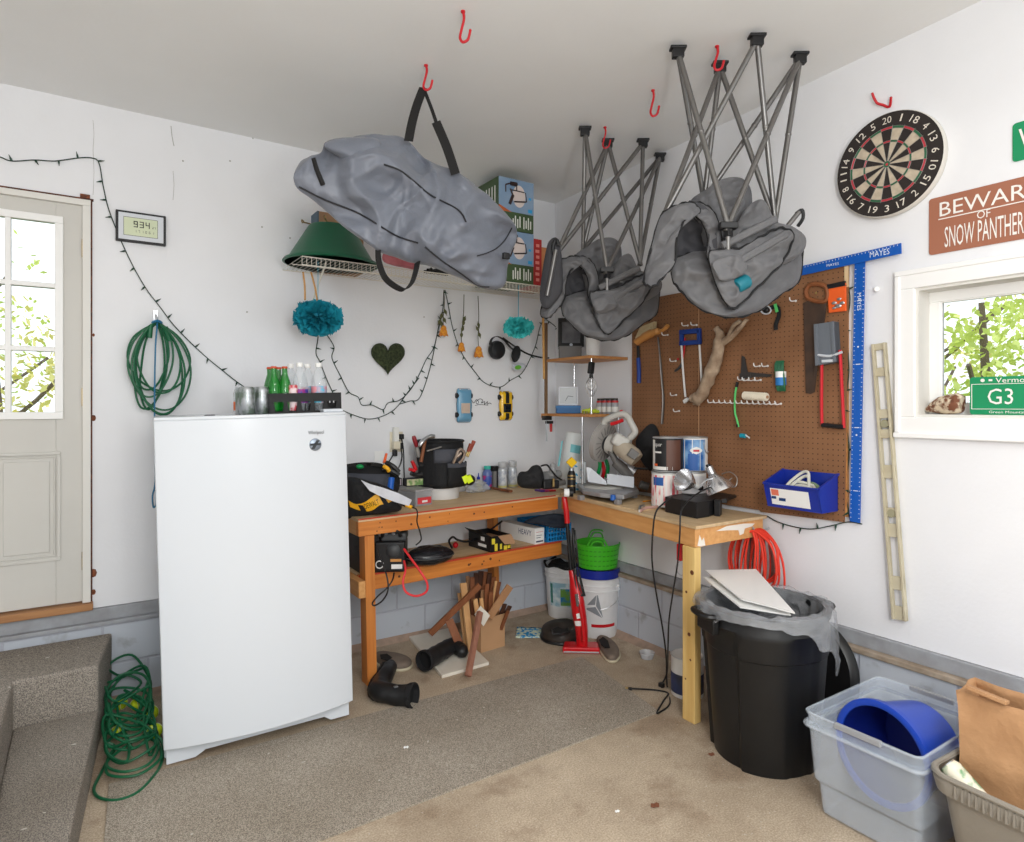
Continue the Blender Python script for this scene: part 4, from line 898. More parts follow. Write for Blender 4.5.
mb = MB().tube([B(503,338,.06),B(515,346.5,.03),B(528,354,.02),B(541,357.5,.02),B(549,358,.02)], .006, 6, 4); tag(mb.build('cable', black, None), 'black cable sagging along the wall from the ear muffs to the corner shelf', 'cable')
# toy cars on the wall
tyre = mat('toy_tyre', (26,26,28), .6); glassd = mat('toy_dark_glass', (22,24,28), .15)
def toy_car(label, u0, u1, v0, v1, body, roofm, stripe=None, openc=False):
    p = B((u0+u1)/2, (v0+v1)/2, 0); t = thing('toy_car', label, 'toy car', (p.x,-.002,p.z), group='toy cars mounted on the back wall'); w = (B(u1,v0).x-B(u0,v0).x)/2; L = (B(u0,v0).z-B(u0,v1).z)/2
    def fb(s, q):
        z = L*(1-2*s); e = min(1,((1-abs(1-2*s))*5))**.5; ww = w*(.80+.20*e)*(1-.07*math.sin(s*PI*2)**2); a = PI*q; return V((-ww*math.cos(a), -(.012+.028*e*max(0,math.sin(a))**.45), z))
    MB().grid(fb, 20, 13).build('body', body, t, solid=.002)
    MB().bx(-w*.9,w*.9,-.014,-.006,-L*.94,L*.94).build('chassis', tyre, t)
    for sx in (-1,1):
        for zz in (-.55,.58): MB().cyl((sx*w*.72,-.014,L*zz),(sx*w*1.06,-.014,L*zz),.019,n=14).build('wheel', tyre, t)
    zc = -L*.12
    mb = MB(); vs = []
    mb.prism([(-w*.62,-.036,zc+L*.26),(w*.62,-.036,zc+L*.26),(w*.58,-.036,zc-L*.34),(-w*.58,-.036,zc-L*.34)], (0,-.008,0)); mb.build('windows', glassd if not openc else roofm, t, bevel=.004)
    mb = MB().prism([(-w*.5,-.042,zc+L*.10),(w*.5,-.042,zc+L*.10),(w*.48,-.042,zc-L*.18),(-w*.48,-.042,zc-L*.18)], (0,-.009,0)); mb.build('roof', roofm, t, bevel=.003)
    if stripe:
        for (a, b) in ((L*.96,L*.16),(-L*.5,-L*.96)):
            P = [fb((1-z/L)/2, .5)+V((0,-.0025,0)) for z in [a+(b-a)*k/8 for k in range(9)]]; MB().strap(P, w*.55, .0015, 2, wdir=(1,0,0)).build('stripe', stripe, t)
    for sx in (-1,1): MB().sph((sx*w*.6,-.022,L*.93),(.007,.004,.007),8).build('headlight', silv, t)
bluec = mat('toy_blue_paint', (104,158,190), .25, coat=.5); yelc = mat('toy_yellow_paint', (240,190,30), .25, coat=.5); seatm = mat('toy_interior', (206,186,170), .5)
toy_car('blue convertible toy car fixed upright to the back wall', 455.5, 470, 388.5, 422.5, bluec, seatm, openc=True)
toy_car('yellow toy car with black stripes fixed upright to the back wall', 498, 510.5, 391, 420.5, yelc, glassd, stripe=ink)
P = [(471,400),(473,403),(476,399.5),(478,402),(477,404),(475.5,402),(479,399),(482,400),(481,403),(484,401.5),(484,404.5),(487,401.5),(486.5,404.5),(489,403),(491,404)]
sg = MB().tube([B(471.5+(u-471)*1.0,v,.001) for u,v in P], .0022, 5, 5); sg.tube([B(u,v,.001) for u,v in ((475,405.5),(480,404.6),(488,405.3))], .0018, 5, 3); tag(sg.build('wall_signature', ink, None), 'black handwritten signature on the wall between the two toy cars', 'writing')
# outlet with adapter and cords
ivory = mat('ivory_plate', (222,214,192), .45)
ot = Bt('power_outlet', 'ivory power outlet with plugs and a night light above the workbench', 'outlet', 396, 441)
MB().bx(-.045,.045,-.008,0,-.07,.06).build('cover_plate', ivory, ot, bevel=.003)
MB().bx(-.03,.004,-.045,-.006,-.01,.09).build('night_light', mat('frosted_plastic', (232,232,226), .3), ot, bevel=.006)
MB().bx(-.036,.01,-.05,-.006,-.05,.0).build('adapter', ivory, ot, bevel=.004)
MB().bx(.016,.04,-.04,-.006,.012,.045).build('plug', black, ot, bevel=.004); MB().bx(-.03,-.008,-.045,-.006,-.095,-.055).build('plug', black, ot, bevel=.004); MB().bx(.012,.036,-.04,-.006,-.05,-.012).build('plug', black, ot, bevel=.004)
for pth, nm in (([(395,449),(392,457),(388,463)],'cord'),([(399,440),(402,455),(400,465),(397,470)],'cord'),([(401,436),(403.5,450),(404,470),(404.5,480)],'cord')):
    MB().tube([B(u,v,.03) for u,v in pth], .004, 6, 5).build(nm, black, ot, world=True)
tag(MB().bx(B(374.5,455).x,B(384,455).x,-.003,-.0005,B(380,460.5).z,B(380,451).z).build('paper_note', card, None), 'small white paper note stuck to the wall left of the outlet', 'note')
# ---------------------------------------------------------------- right wall: dartboard
dc = W(891.5,166.2); db = thing('dartboard', 'round dartboard hanging high on the right wall above the brown sign', 'dartboard', (0,dc.y,dc.z), RW)
blk = mat('dart_black', (44,38,36), .8); crm = mat('dart_cream', (206,192,170), .85, col2=(180,166,146), scale=40); dred = mat('dart_red', (190,60,72), .8); dgr = mat('dart_green', (48,104,72), .8); numw = mat('number_white', (226,218,206), .6); side_ = mat('dart_side', (214,210,202), .6)
Ro, T_ = .228, -.038
Md = Matrix.Rotation(PI/2,4,'X')
mb = MB().lathe([(Ro-.004,-.0),(Ro,-.006),(Ro,T_+.004),(Ro-.003,T_),(0,T_)], 64, M=Matrix(((1,0,0),(0,0,1),(0,1,0)))); mb.build('rim', side_, db, sharp=40)
mb = MB().use(0); F0 = T_-.0008
def dpt(r, a, y=F0): return V((r*math.sin(a), y, r*math.cos(a)))
def annulus(mb, r0, r1, a0, a1, y, n=4):
    for k in range(n):
        b0 = a0+(a1-a0)*k/n; b1 = a0+(a1-a0)*(k+1)/n; mb.face([dpt(r0,b0,y),dpt(r0,b1,y),dpt(r1,b1,y),dpt(r1,b0,y)])
annulus(mb, .0005, Ro-.004, 0, 2*PI, F0, 64); rot0 = math.radians(0)
for i in range(20):
    a0 = rot0+math.radians(-9+18*i); a1 = a0+math.radians(18); e = i%2 == 0
    y = F0-.0008
    mb.use(0 if e else 1); annulus(mb, .012, .162, a0, a1, y); mb.use(2 if e else 3); annulus(mb, .094, .102, a0, a1, y-.0006); annulus(mb, .152, .162, a0, a1, y-.0006)
mb.use(3); annulus(mb, .0005,.014, 0, 2*PI, F0-.0012, 16); mb.use(2); annulus(mb, .0005,.006, 0, 2*PI, F0-.0018, 12)
mb.build('playing_face', [blk, crm, dred, dgr], db)
wirem = mat('spider_wire', (150,148,144), .4, metal=.6); mb = MB()
for r in (.014,.094,.102,.152,.162): mb.sweep([dpt(r, 2*PI*k/48, F0-.0028) for k in range(48)], .0008, 4, True)
for i in range(20): a = rot0+math.radians(9+18*i); mb.cyl(dpt(.014,a,F0-.0028), dpt(.166,a,F0-.0028), .0008, n=4)
mb.build('spider', wirem, db)
for i, n_ in enumerate([20,1,18,4,13,6,10,15,2,17,3,19,7,16,8,11,14,9,12,5]):
    a = rot0+math.radians(18*i); R_ = Matrix.Rotation(a if abs(math.cos(a)) >= -2 else a, 4, 'Y')
    up = a if math.cos(a) > -.35 else a+PI
    p = dpt(.194, a); M_ = Matrix.Translation(V((p.x,0,p.z))) @ Matrix.Rotation(up, 4, 'Y')
    MB().text(str(n_), 0, 0, .019*len(str(n_)) if n_ != 1 else .007, .030, F0-.001, M=M_).build('number', numw, db)
hk_ = MB().tube([W(872,93,.035),W(876.5,102.5,.02),W(883,105,.008),W(889.5,106.7,.006),W(891,97,.03)], .0055, 8, 4); tag(hk_.build('wall_hook', redm, None), 'red forked hook on the right wall just above the dartboard', 'hook')
# ---------------------------------------------------------------- signs
brown = mat('sign_brown', (164,106,82), .5); signw = mat('sign_white', (240,236,230), .5)
p0 = W(929.5,199.7); p1 = W(929,255.7); yL = p0.y
sgn = thing('warning_sign', 'brown sign reading BEWARE OF SNOW PANTHERS on the right wall above the window', 'sign', (-.002,yL,p1.z), RW)
Lf = lambda u, v: loc(sgn, W(u,v,.003)); x_b0 = Lf(940,220).x; x_b1 = Lf(1022,200).x
pr = (x_b1-x_b0)/5; wS = (x_b0*2+pr*6.05); Hs = p0.z-p1.z
mb = MB(); mb.prism([(x,0,z) for x,z in rrect(0,wS,0,Hs,.012)], (0,-.003,0)); mb.build('plate', brown, sgn)
zB0 = Lf(940,217).z; zB1 = Lf(940,203.5).z
mb = MB(); MBt = (Lf(940,203).z+Lf(940,217).z)/2
mb.text('BEWARE', x_b0+pr*3, MBt, pr*6, Lf(940,203).z-Lf(940,217).z, -.0045)
z_ = Lf(940,219.5).z; mb.bx(x_b0-.005, x_b0+pr*6, -.0045,-.003, z_-.002, z_+.002)
mb.text('OF', Lf(984,214).x, Lf(984,214).z, Lf(990.5,214).x-Lf(977,214).x, Lf(984,210).z-Lf(984,218).z, -.0045)
xs0 = Lf(945,240).x; xs1 = Lf(1022,220).x; k = (xs1-xs0)/12
zc = (Lf(945,227).z+Lf(945,248).z)/2; mb.text('SNOW PANTHERS', xs0+k*13/2, zc, k*13, Lf(945,227.5).z-Lf(945,248).z, -.0045); mb.build('lettering', signw, sgn)
gs_ = mat('sign_green', (20,142,92), .5); p0 = W(1013,124.5); p1 = W(1013,162.7)
s2 = thing('street_sign', 'green sign with a white W at the right edge, above the brown sign', 'sign', (-.002,p0.y,p1.z), RW); Hs = p0.z-p1.z
mb = MB(); mb.prism([(x,0,z) for x,z in rrect(0,.42,0,Hs,.012)], (0,-.003,0)); mb.build('plate', gs_, s2)
MB().text('W', .02+.045, Hs*.5, .09, Hs*.62, -.0045).build('lettering', signw, s2)
MB().cyl(W(877,289,0),W(877,289,.02),.011,n=14).build('wall_knob', wp, tag(thing('wall_peg','small white round peg on the wall right of the blue square','peg',W(877,289,0)),None), world=True)
# ---------------------------------------------------------------- level leaning on the wall
lvm = mat('level_beige', (196,188,164), .5, col2=(182,172,146), scale=12)
tp = W(879,343.5,.01); bt_ = W(900,620,.03); lv = thing('spirit_level', 'long beige spirit level fixed upright on the right wall beside the window', 'level', bt_)
ax = (tp-bt_); Ll = ax.length; ax.normalize(); sdv = V((0,-1,0)); sdv = (sdv-ax*sdv.dot(ax)).normalized(); nrm = ax.cross(sdv)
Mv = Matrix((sdv, nrm if nrm.x < 0 else -nrm, ax)).transposed().to_4x4()
Mv = Matrix.Translation(bt_) @ Mv      # local x: width, y: out of the wall, z: along
mb = MB().at(Mv); hw = .030
for s in (-1,1): mb.bx(s*hw-.010 if s > 0 else -hw, s*hw if s > 0 else -hw+.010, -.012,.012,0,Ll)
segs = [(0,.06),(.10,.16),(.30,.42),(.535,.66),(.80,.87),(1.0,1.09),(1.19,Ll)]
vials = []
cuts = [(.06,.13),(.19,.36),(.42,.45),(.49,.62),(.68,.80),(.84,.89),(.93,1.08),(1.12,1.20)]
z = 0; f_ = Ll/1.23
for a, b in cuts: mb.bx(-hw,hw,-.004,.004,z,a*f_); z = b*f_
mb.bx(-hw,hw,-.004,.004,z,Ll); mb.build('rail', lvm, lv, world=True, bevel=.0015)
for zz in (.465*f_,.865*f_):
    mb = MB().at(Mv); mb.lathe([(.018,-.006),(.018,.006)],16,c=(0,0,zz),M=Matrix.Rotation(PI/2,3,'X')); mb.build('vial', mat('vial_grey',(150,146,120),.3), lv, world=True)
# ---------------------------------------------------------------- window sill things
sh = thing('rock', 'mottled brown and cream cone-shaped rock on the window sill', 'rock', V((.045, W(945,416,-.045).y, WZ0+.013)))
rockm = mat('mottled_rock', (222,206,180), .8, col2=(116,72,50), scale=36, contrast=.07, bump=.5)
shl = (W(963,405,-.045)-W(926,405,-.045)).length/2
mb = MB().sweep([(0,shl,.020),(0,shl*.7,.028),(0,shl*.2,.036),(0,-shl*.3,.043),(0,-shl*.75,.048),(0,-shl*.95,.046)], [.010,.022,.036,.043,.045,.034], 14); mb.v = [v+V((0,0,0))+V((nz(v,30,1)*.006,nz(v,30,2)*.006,nz(v,30,3)*.006)) for v in mb.v]; mb.v=[V((v.x,v.y,max(v.z,0))) for v in mb.v]; mb.build('stone', rockm, sh)
lp0 = W(971,382,-.03); lp = thing('license_plate', 'green Vermont license plate standing on the window sill', 'license plate', (.03, W(970,416,-.03).y, WZ0+.0125), RW)
mb = MB().prism([(x,0,z) for x,z in rrect(0,.305,0,.152,.012)], (0,-.0015,0)); mb.build('plate', gs_, lp)
mb = MB(); ring(mb, .006,.299,.022,.124,.0022,-.0032,-.0015)
mb.text('Vermont', .152, .137, .125, .020, -.003); mb.text('G35 7TR'[:2], .105, .073, .085, .062, -.003); mb.text('Green Mountain State', .152, .0115, .17, .010, -.003)
mb.cyl((.045,-.0015,.138),(.045,-.004,.138),.007,n=12); mb.bx(.066,.078,-.003,-.0015,.134,.142); mb.build('lettering', signw, lp)
# ================================================================ corner shelf, pegboard, things on the benches
shelfw = mat('shelf_pine', (196,140,84), .55, col2=(176,118,66), scale=6, stretch=(6,1,6)); chrome = mat('chrome', (214,214,216), .15, metal=1)
su = thing('corner_shelf_unit', 'two-tier wooden shelf on chrome rods in the room corner above the bench', 'shelf unit', (-.18,-.56,RZ))
S1, S2 = 1.462, 1.833
MB().bx(-.345,-.015,-.80,-.33,S2-.018,S2).build('upper_board', shelfw, su, world=True, bevel=.002)
MB().bx(-.345,-.015,-.80,-.33,S1-.018,S1).build('lower_board', shelfw, su, world=True, bevel=.002)
MB().bx(-.375,-.345,-.36,-.33,S1-.03,S1).build('board_end', shelfw, su, world=True)
for (x,y,z0,z1,r) in ((-.315,-.785,S1,S2-.018,.006),(-.10,-.35,S1,S2-.018,.006),(-.335,-.72,RZ,S1-.018,.007),(-.06,-.76,RZ,S1-.018,.007)): MB().cyl((x,y,z0),(x,y,z1),r,n=10).build('rod', chrome, su, world=True)
MB().bx(-.352,-.335,-.352,-.335,S1,S2+.25).build('post', mat('brown_post',(120,92,66),.6), su, world=True)
mb = MB().cyl(B(543,310,.42), B(544,379,.42), .008, n=8)
for k in range(5): q = B(543,310,.42).lerp(B(544,379,.42), (k+.5)/5); mb.sph(q,(.0095,.0095,.005),8)
tag(mb.build('bamboo_cane', bam, None), 'long bamboo cane hanging upright beside the corner shelf', 'cane')
def box_t(name, label, cat, c, d, m, rz=0, part='body', bevel=.003, group=None):
    t = thing(name, label, cat, c, rz, group); MB().bx(-d[0]/2,d[0]/2,-d[1]/2,d[1]/2,0,d[2]).build(part, m, t, bevel=bevel); return t
def shp(u, v, x, z):  # a point on shelf of height z along the line of sight, kept at given x
    d = ray(u, v); t = (x-CAM.x)/d.x; p = CAM+d*t; return V((p.x,p.y,z))
gbox = mat('grey_box', (128,126,124), .6); frm = mat('black_frame', (26,25,25), .5)
p = shp(570,350,-.18,S2+.001); t = box_t('storage_box', 'grey box standing on the upper corner shelf under the far hanging chair', 'box', p, (.15,.12,.085), gbox, -.6); MB().bx(-.078,.078,-.063,.063,.078,.09).build('lid', gbox, t, bevel=.002)
p = shp(571,340,-.16,S2+.092); t = thing('picture_frame', 'black frame with a grey picture, standing on the grey box', 'frame', p, -.6)
mb = MB(); ring(mb,-.09,.09,0,.20,.026,-.012,.012); mb.build('frame', frm, t, bevel=.002); MB().bx(-.066,.066,-.002,.004,.024,.176).build('picture', mat('grey_picture',(120,120,124),.4,col2=(80,80,84),scale=12), t); MB().lathe([(.011,0),(.011,-.003),(0,-.003)],14,c=(0,-.0125,.013),M=Matrix.Rotation(PI/2,3,'X')@Matrix.Diagonal((1,1,-1))).build('emblem', silv, t)
p = shp(593,350,-.20,S2+.001); t = thing('paper_roll', 'white paper roll standing on the upper corner shelf beside the grey box', 'paper roll', p)
MB().lathe([(.014,0),(.045,0),(.046,.004),(.046,.136),(.045,.14),(.014,.14),(.014,0)],28,cap=False).build('roll', card, t, sharp=50); MB().lathe([(.014,.001),(.014,.139)],16,cap=False).build('tube', cardb, t)
# lower tier
p = shp(568,405,-.20,S1+.001); t = box_t('blue_box', 'low blue box on the lower corner shelf, carrying a silver desk clock', 'box', p, (.165,.11,.05), mat('blue_card',(30,98,156),.5), -.6); MB().bx(-.084,.084,-.057,.057,.036,.053).build('lid', mat('blue_card_lid',(36,108,166),.5), t, bevel=.001)
p = p+V((.0,0,.0555)); t = thing('desk_clock', 'square silver desk clock standing on the blue box on the corner shelf', 'clock', p, -.6); mb = MB(); ring(mb,-.068,.068,0,.128,.010,-.022,.022); mb.build('case', silv, t, bevel=.002); MB().bx(-.058,.058,-.014,.018,.010,.118).build('dial', mat('grey_dial',(168,172,174),.3), t)
mb = MB().beam((0,-.016,.064),(.035,-.016,.058),.003,.002,(0,1,0)); mb.beam((0,-.016,.064),(-.02,-.016,.03),.003,.002,(0,1,0)); mb.build('hands', ink, t)
limey = mat('lime_yellow', (204,222,70), .6)
p0_ = shp(583,408,-.22,S1+.006); mb = MB()
for k in range(6): mb.tube([p0_+V((.0+.01*k,-.0-.015*k,.0)), p0_+V((-.02+.015*k,-.03-.012*k,.018+.004*(k%3))), p0_+V((.03,-.07-.01*k,.004))], .007, 6, 4)
tag(mb.build('safety_strap', limey, None), 'lime yellow strap bundled on the lower corner shelf before the small bottles', 'strap')
capr = mat('cap_red', (184,34,34), .4)
bp0 = shp(600,410,-.16,S1+.001); bp1 = shp(615,410,-.16,S1+.001)
def small_bottle():
    t = thing('craft_paint_bottle', '', 'bottle', (0,0,0), group='small bottles with red and black caps on the corner shelf')
    MB().lathe([(0,0),(.021,0),(.023,.003),(.023,.066),(.020,.072),(0,.073)],18).build('bottle_body', mat('bottle_grey',(150,152,154),.35), t, sharp=50)
    MB().lathe([(.0232,.012),(.0235,.013),(.0235,.045),(.0232,.046)],18,cap=False).build('label', mat('bottle_label',(214,212,206),.5), t); MB().lathe([(.020,.072),(.0225,.073),(.0225,.085),(0,.086)],18).build('collar', capr, t, sharp=50); MB().lathe([(.019,.086),(.019,.100),(0,.101)],18).build('cap', black, t, sharp=50); return t
pb0 = small_bottle(); labs = ['leftmost of the four small capped bottles on the lower corner shelf','second from left of the four small capped bottles on the corner shelf','third from left of the four small capped bottles on the corner shelf','rightmost of the four small capped bottles on the lower corner shelf']
for i in range(4):
    q = bp0.lerp(bp1, i/3)
    if i == 0: pb0.location = q; pb0['label'] = labs[0]
    else: repeat(pb0, q, labs[i])
p = shp(596,376,-.34,0); p = V((-.33,-.80,S2-.09)); t = thing('clip_lamp', 'black clip lamp with a wire bulb cage clamped to the corner shelf rod', 'lamp', p)
MB().box((0,-.0,.01),(.035,.03,.075),Matrix.Rotation(.15,3,'Y')).build('clip', black, t, bevel=.006); MB().cyl((0,0,-.03),(0,0,-.055),.012,n=12).build('socket', black, t)
mb = MB()
for k in range(6):
    a = k*PI/3; mb.tube([(.012*math.cos(a),.012*math.sin(a),-.05),(.034*math.cos(a),.034*math.sin(a),-.085),(.038*math.cos(a),.038*math.sin(a),-.12),(.012*math.cos(a),.012*math.sin(a),-.17)],.0013,4,4)
mb.build('bulb_cage', chrome, t); MB().sph((0,0,-.10),(.026,.026,.034),14).build('bulb', mat('clear_bulb',(230,230,228),.1,alpha=.35), t)
t = thing('bar_clamp', 'black bar clamp gripping the left end of the lower corner shelf', 'clamp', (-.36,-.375,S1-.03))
MB().cyl((0,0,-.16),(0,0,.01),.006,n=8).build('bar', metal, t); MB().box((0,0,-.0),(.06,.04,.03)).build('jaw', black, t, bevel=.004); MB().box((.02,-.0,-.03),(.05,.03,.02)).build('slide', black, t, bevel=.003)
MB().cyl((.035,0,-.03),(.036,0,-.095),.011,.009,n=10).build('handle', capr, t)
# ---------------------------------------------------------------- pegboard
def pegm():
    m = mat('pegboard_brown', (140,98,66), .65); nt = m.node_tree; N = nt.nodes; L = nt.links; b = N['Principled BSDF']
    tc = N.new('ShaderNodeTexCoord'); sp = N.new('ShaderNodeSeparateXYZ'); L.new(tc.outputs['Object'], sp.inputs[0])
    def wrap(o):
        a = N.new('ShaderNodeMath'); a.operation = 'WRAP'; a.inputs[1].default_value = -.0127; a.inputs[2].default_value = .0127; L.new(o, a.inputs[0]); p = N.new('ShaderNodeMath'); p.operation = 'POWER'; q = N.new('ShaderNodeMath'); q.operation = 'ABSOLUTE'; L.new(a.outputs[0], q.inputs[0]); L.new(q.outputs[0], p.inputs[0]); p.inputs[1].default_value = 2; return p.outputs[0]
    s = N.new('ShaderNodeMath'); s.operation = 'ADD'; L.new(wrap(sp.outputs[1]), s.inputs[0]); L.new(wrap(sp.outputs[2]), s.inputs[1])
    c = N.new('ShaderNodeMath'); c.operation = 'LESS_THAN'; c.inputs[1].default_value = .0030**2; L.new(s.outputs[0], c.inputs[0])
    n = N.new('ShaderNodeTexNoise'); n.inputs['Scale'].default_value = 3; n.inputs['Detail'].default_value = 6; L.new(tc.outputs['Object'], n.inputs['Vector'])
    r = N.new('ShaderNodeValToRGB'); e = r.color_ramp.elements; e[0].position = .35; e[1].position = .65; e[0].color = rgb((126,86,56)); e[1].color = rgb((144,102,70)); L.new(n.outputs['Fac'], r.inputs['Fac'])
    x = N.new('ShaderNodeMix'); x.data_type = 'RGBA'; L.new(c.outputs[0], x.inputs['Factor']); L.new(r.outputs[0], x.inputs[6]); x.inputs[7].default_value = rgb((56,36,24)); L.new(x.outputs[2], b.inputs['Base Color'])
    return m
peg_m = pegm(); PX = .022      # board stands off the wall
pl0, pr0 = -.845, -2.268; pz0, pz1 = .952, 2.19
pg = thing('pegboard', 'brown perforated pegboard mounted on the right wall above the bench', 'pegboard', (0,(pl0+pr0)/2,pz0))
MB().prism([(-PX,pl0,RZ+.02),(-PX,pl0-.0,pz1),(-PX,pr0,pz1),(-PX,pr0+.022,.972),(-PX,-1.80,.958),(-PX,-1.79,RZ+.02)], (.005,0,0)).build('board', peg_m, pg, world=True)
MB().bx(-PX-.0008,-PX,-1.392,-1.388,RZ+.03,pz1).build('seam', mat('pale_seam',(190,150,112),.6), pg, world=True)
for y in (pl0-.03, -1.40, pr0+.03): MB().bx(-PX+.0055,-.0005,y-.018,y+.018,RZ+.05,pz1-.01).build('furring_strip', shelfw, pg, world=True)
MB().bx(-PX-.004,-PX+.004,pr0+.002,pr0+.02,pz1-.12,pz1+.004).build('bare_edge', ply, pg, world=True)
PO = PX+.001
# T-square
tb = mat('anodized_blue', (20,92,186), .4, metal=.15); tq = Wt('t_square', 'large blue metal drywall T-square hanging along the right edge of the pegboard', 'T-square', 861, 258, PO)
ya, za = W(860.5,258,PO).y, W(860.5,258,PO).z; y2 = W(902.5,249,PO).y; y1 = W(801,272,PO).y; yb = W(855.5,522,PO).y; zb = W(855.5,522,PO).z
mb = MB(); a = V((-PO-.004, ya, za-.0)); b = V((-PO-.004, yb, zb)); mb.beam(b, a, .048, .004, (1,0,0)); mb.build('blade', tb, tq, world=True)
zt = (W(902.5,249,PO).z+W(801,271,PO).z)/2
hb = MB(); P0_ = V((-PO-.010,y1,W(801,271.5,PO).z)); P1_ = V((-PO-.010,y2,W(903,248.5,PO).z)); hb.beam(P0_, P1_, .046, .006, (1,0,0)); hb.build('head', tb, tq, world=True)
mk = mat('scale_white', (222,230,240), .5); Mt = matrix_of(tq).inverted()
mb = MB(); q = Mt @ P1_; q0 = Mt @ P0_; mb.text('MAYES', q.x-.09, q.z-.003, .085, .026, q.y-.0036); mb.text('MAYES', q0.x+.17, q0.z+.002, .06, .012, q.y-.0036)
bl_ = Mt @ a; bl2 = Mt @ b
mb.text('MAYES', 0, 0, .08, .018, 0, M=Matrix.Translation((bl_.x-.002, bl_.y-.0028, bl_.z-.20))@Matrix.Rotation(PI/2,4,'Y'))
for k in range(56):
    z = bl_.z-.05-(bl_.z-bl2.z-.07)*k/55; x = bl_.x+(bl2.x-bl_.x)*k/55
    for s in (-1,1): mb.bx(x+s*.019-.003, x+s*.019+.003, bl_.y-.0026, bl_.y-.002, z-.0012, z+.0012)
    if k%14 == 7: mb.bx(x-.010,x+.012,bl_.y-.0026,bl_.y-.002,z-.0018,z+.0018)
for k in range(30):
    f_ = k/29; mb.bx(q0.x+(q.x-q0.x)*(.03+.94*f_)-.001, q0.x+(q.x-q0.x)*(.03+.94*f_)+.001, q0.y-.0036, q0.y-.003, q0.z+.013+(q.z-q0.z)*f_, q0.z+.019+(q.z-q0.z)*f_)
mb.build('scale_marks', mk, tq)
for v in (347,435): 
    z = loc(tq, W(857,v,PO)).z; x = bl_.x+(bl2.x-bl_.x)*((bl_.z-z)/(bl_.z-bl2.z)); MB().lathe([(.004,0),(0,.0005)],10,c=(x,bl_.y-.0026,z),M=Matrix.Rotation(PI/2,3,'X')).build('rivet', mk, tq)
light_string('dark green string lights running down beside the blue T-square and under the pegboard', [[(846,270),(850,300),(846,330),(849,370),(845,410),(849,450),(846,490),(850,520)],[(767,516),(778,522),(795,527),(812,529),(830,526),(848,522),(862,524)]], seed=6, f=W, off=.012)
# tools on the board
sawd = mat('aged_saw_steel', (70,58,52), .45, metal=.5, col2=(96,74,60), scale=12); woodh = mat('tool_wood', (140,84,48), .55, col2=(116,66,36), scale=14); oran = mat('safety_orange', (232,96,36), .5)
def wl(t, pts, off): return [loc(t, W(u,v,off)) for u,v in pts]
def wpoly(t, pts, off, th, name, m, bevel=0): 
    P = wl(t, pts, off); return MB().prism(P, (0,-th,0)).build(name, m, t, bevel=bevel)
def wtube(t, pts, off, r, name, m, n=8, k=5, closed=False): return MB().tube(wl(t, pts, off), r, n, k, closed).build(name, m, t)
t = Wt('hand_saw', 'old dark hand saw hanging on the pegboard left of the orange packet', 'saw', 812, 394, PO)
wpoly(t, [(803.5,303),(812,299),(827,301),(825,320),(819,355),(815,392),(811,394),(806,393)], PO+.008, .002, 'blade', sawd)
mb = MB(); mb.tube(wl(t,[(808,298),(806,291),(810,285),(818,284),(826,287),(828,295),(825,301),(816,301)],PO+.01), .011, 8, 4, True); mb.build('handle', woodh, t)
MB().sph(loc(t,W(816,293,PO+.01)), .006, 8).build('handle_screw', brass, t)
t = Wt('hardware_packet', 'orange packet of hardware hanging on the pegboard beside the T-square', 'packet', 838, 310, PO)
wpoly(t, [(828.5,286.5),(846.5,283),(847,311),(830,313)], PO+.004, .012, 'packet', oran, .002); wpoly(t, [(828.5,285),(846,281),(846.5,286),(828.5,289.5)], PO+.005, .013, 'header_card', black)
mb = MB()
for (u,v,r) in ((834,303,.008),(838,306,.010),(842,303,.008),(839,299,.007),(834,308,.006)): mb.sph(loc(t,W(u,v,PO+.018)),(r*1.6,r*.5,r),8)
mb.build('screws', metal, t)
t = Wt('can_crusher', 'grey and red can crusher with a black grip hanging on the pegboard', 'can crusher', 831, 425, PO)
mb = MB(); P = wl(t,[(819.5,325),(839,322),(841.5,362),(821,366)],PO); mb.prism(P,(0,-.044,0)); P2 = wl(t,[(819.5,325),(823,324.5),(824.5,365),(821,366)],PO); mb.prism(P2,(0,-.05,0)); P2 = wl(t,[(836,322.5),(839,322),(841.5,362),(838.5,362.5)],PO); mb.prism(P2,(0,-.05,0)); mb.build('channel', mat('grey_casting',(106,112,120),.5), t, bevel=.001)
for P_ in ([(822,352),(821.5,400),(822,425)],[(840,350),(842.5,400),(844,428)]): wtube(t, P_, PO+.03, .0075, 'arm', redm)
wtube(t, [(818,355),(830,356),(842,352)], PO+.045, .006, 'cross_bar', silv); wtube(t, [(822,425),(833,426),(844,427)], PO+.03, .011, 'grip', black)
MB().box(loc(t,W(830,361,PO+.03)),(.06,.04,.012)).build('crushing_plate', silv, t)
# blue parts bin with cord
t = thing('parts_bin', 'blue plastic hanging parts bin holding coiled cord, low on the pegboard', 'parts bin', (-PO, W(801,470,PO).y, W(801,470,PO).z-.18), RW)
Bk = [W(793,467,PO),W(840,472,PO)]; L0 = loc(t, W(784,470,PO)); L1 = loc(t, W(838,473,PO)); z1 = (L0.z+L1.z)/2; x0, x1 = L0.x, L1.x; z0 = z1-.175; dpt_ = .165; zf = z1-.06
blu2 = mat('bin_blue', (26,48,150), .35)
mb = MB(); w3 = .003
out_ = [(x0,0,z0+.0),(x1,0,z0),(x1,0,z1),(x0,0,z1)]
mb.prism([(x0,0,z0),(x1,0,z0),(x1,0,z1),(x0,0,z1)], (0,-w3,0)); mb.prism([(x0+.01,0,z0),(x1-.01,0,z0),(x1-.01,-dpt_+.03,z0),(x0+.01,-dpt_+.03,z0)],(0,0,w3))
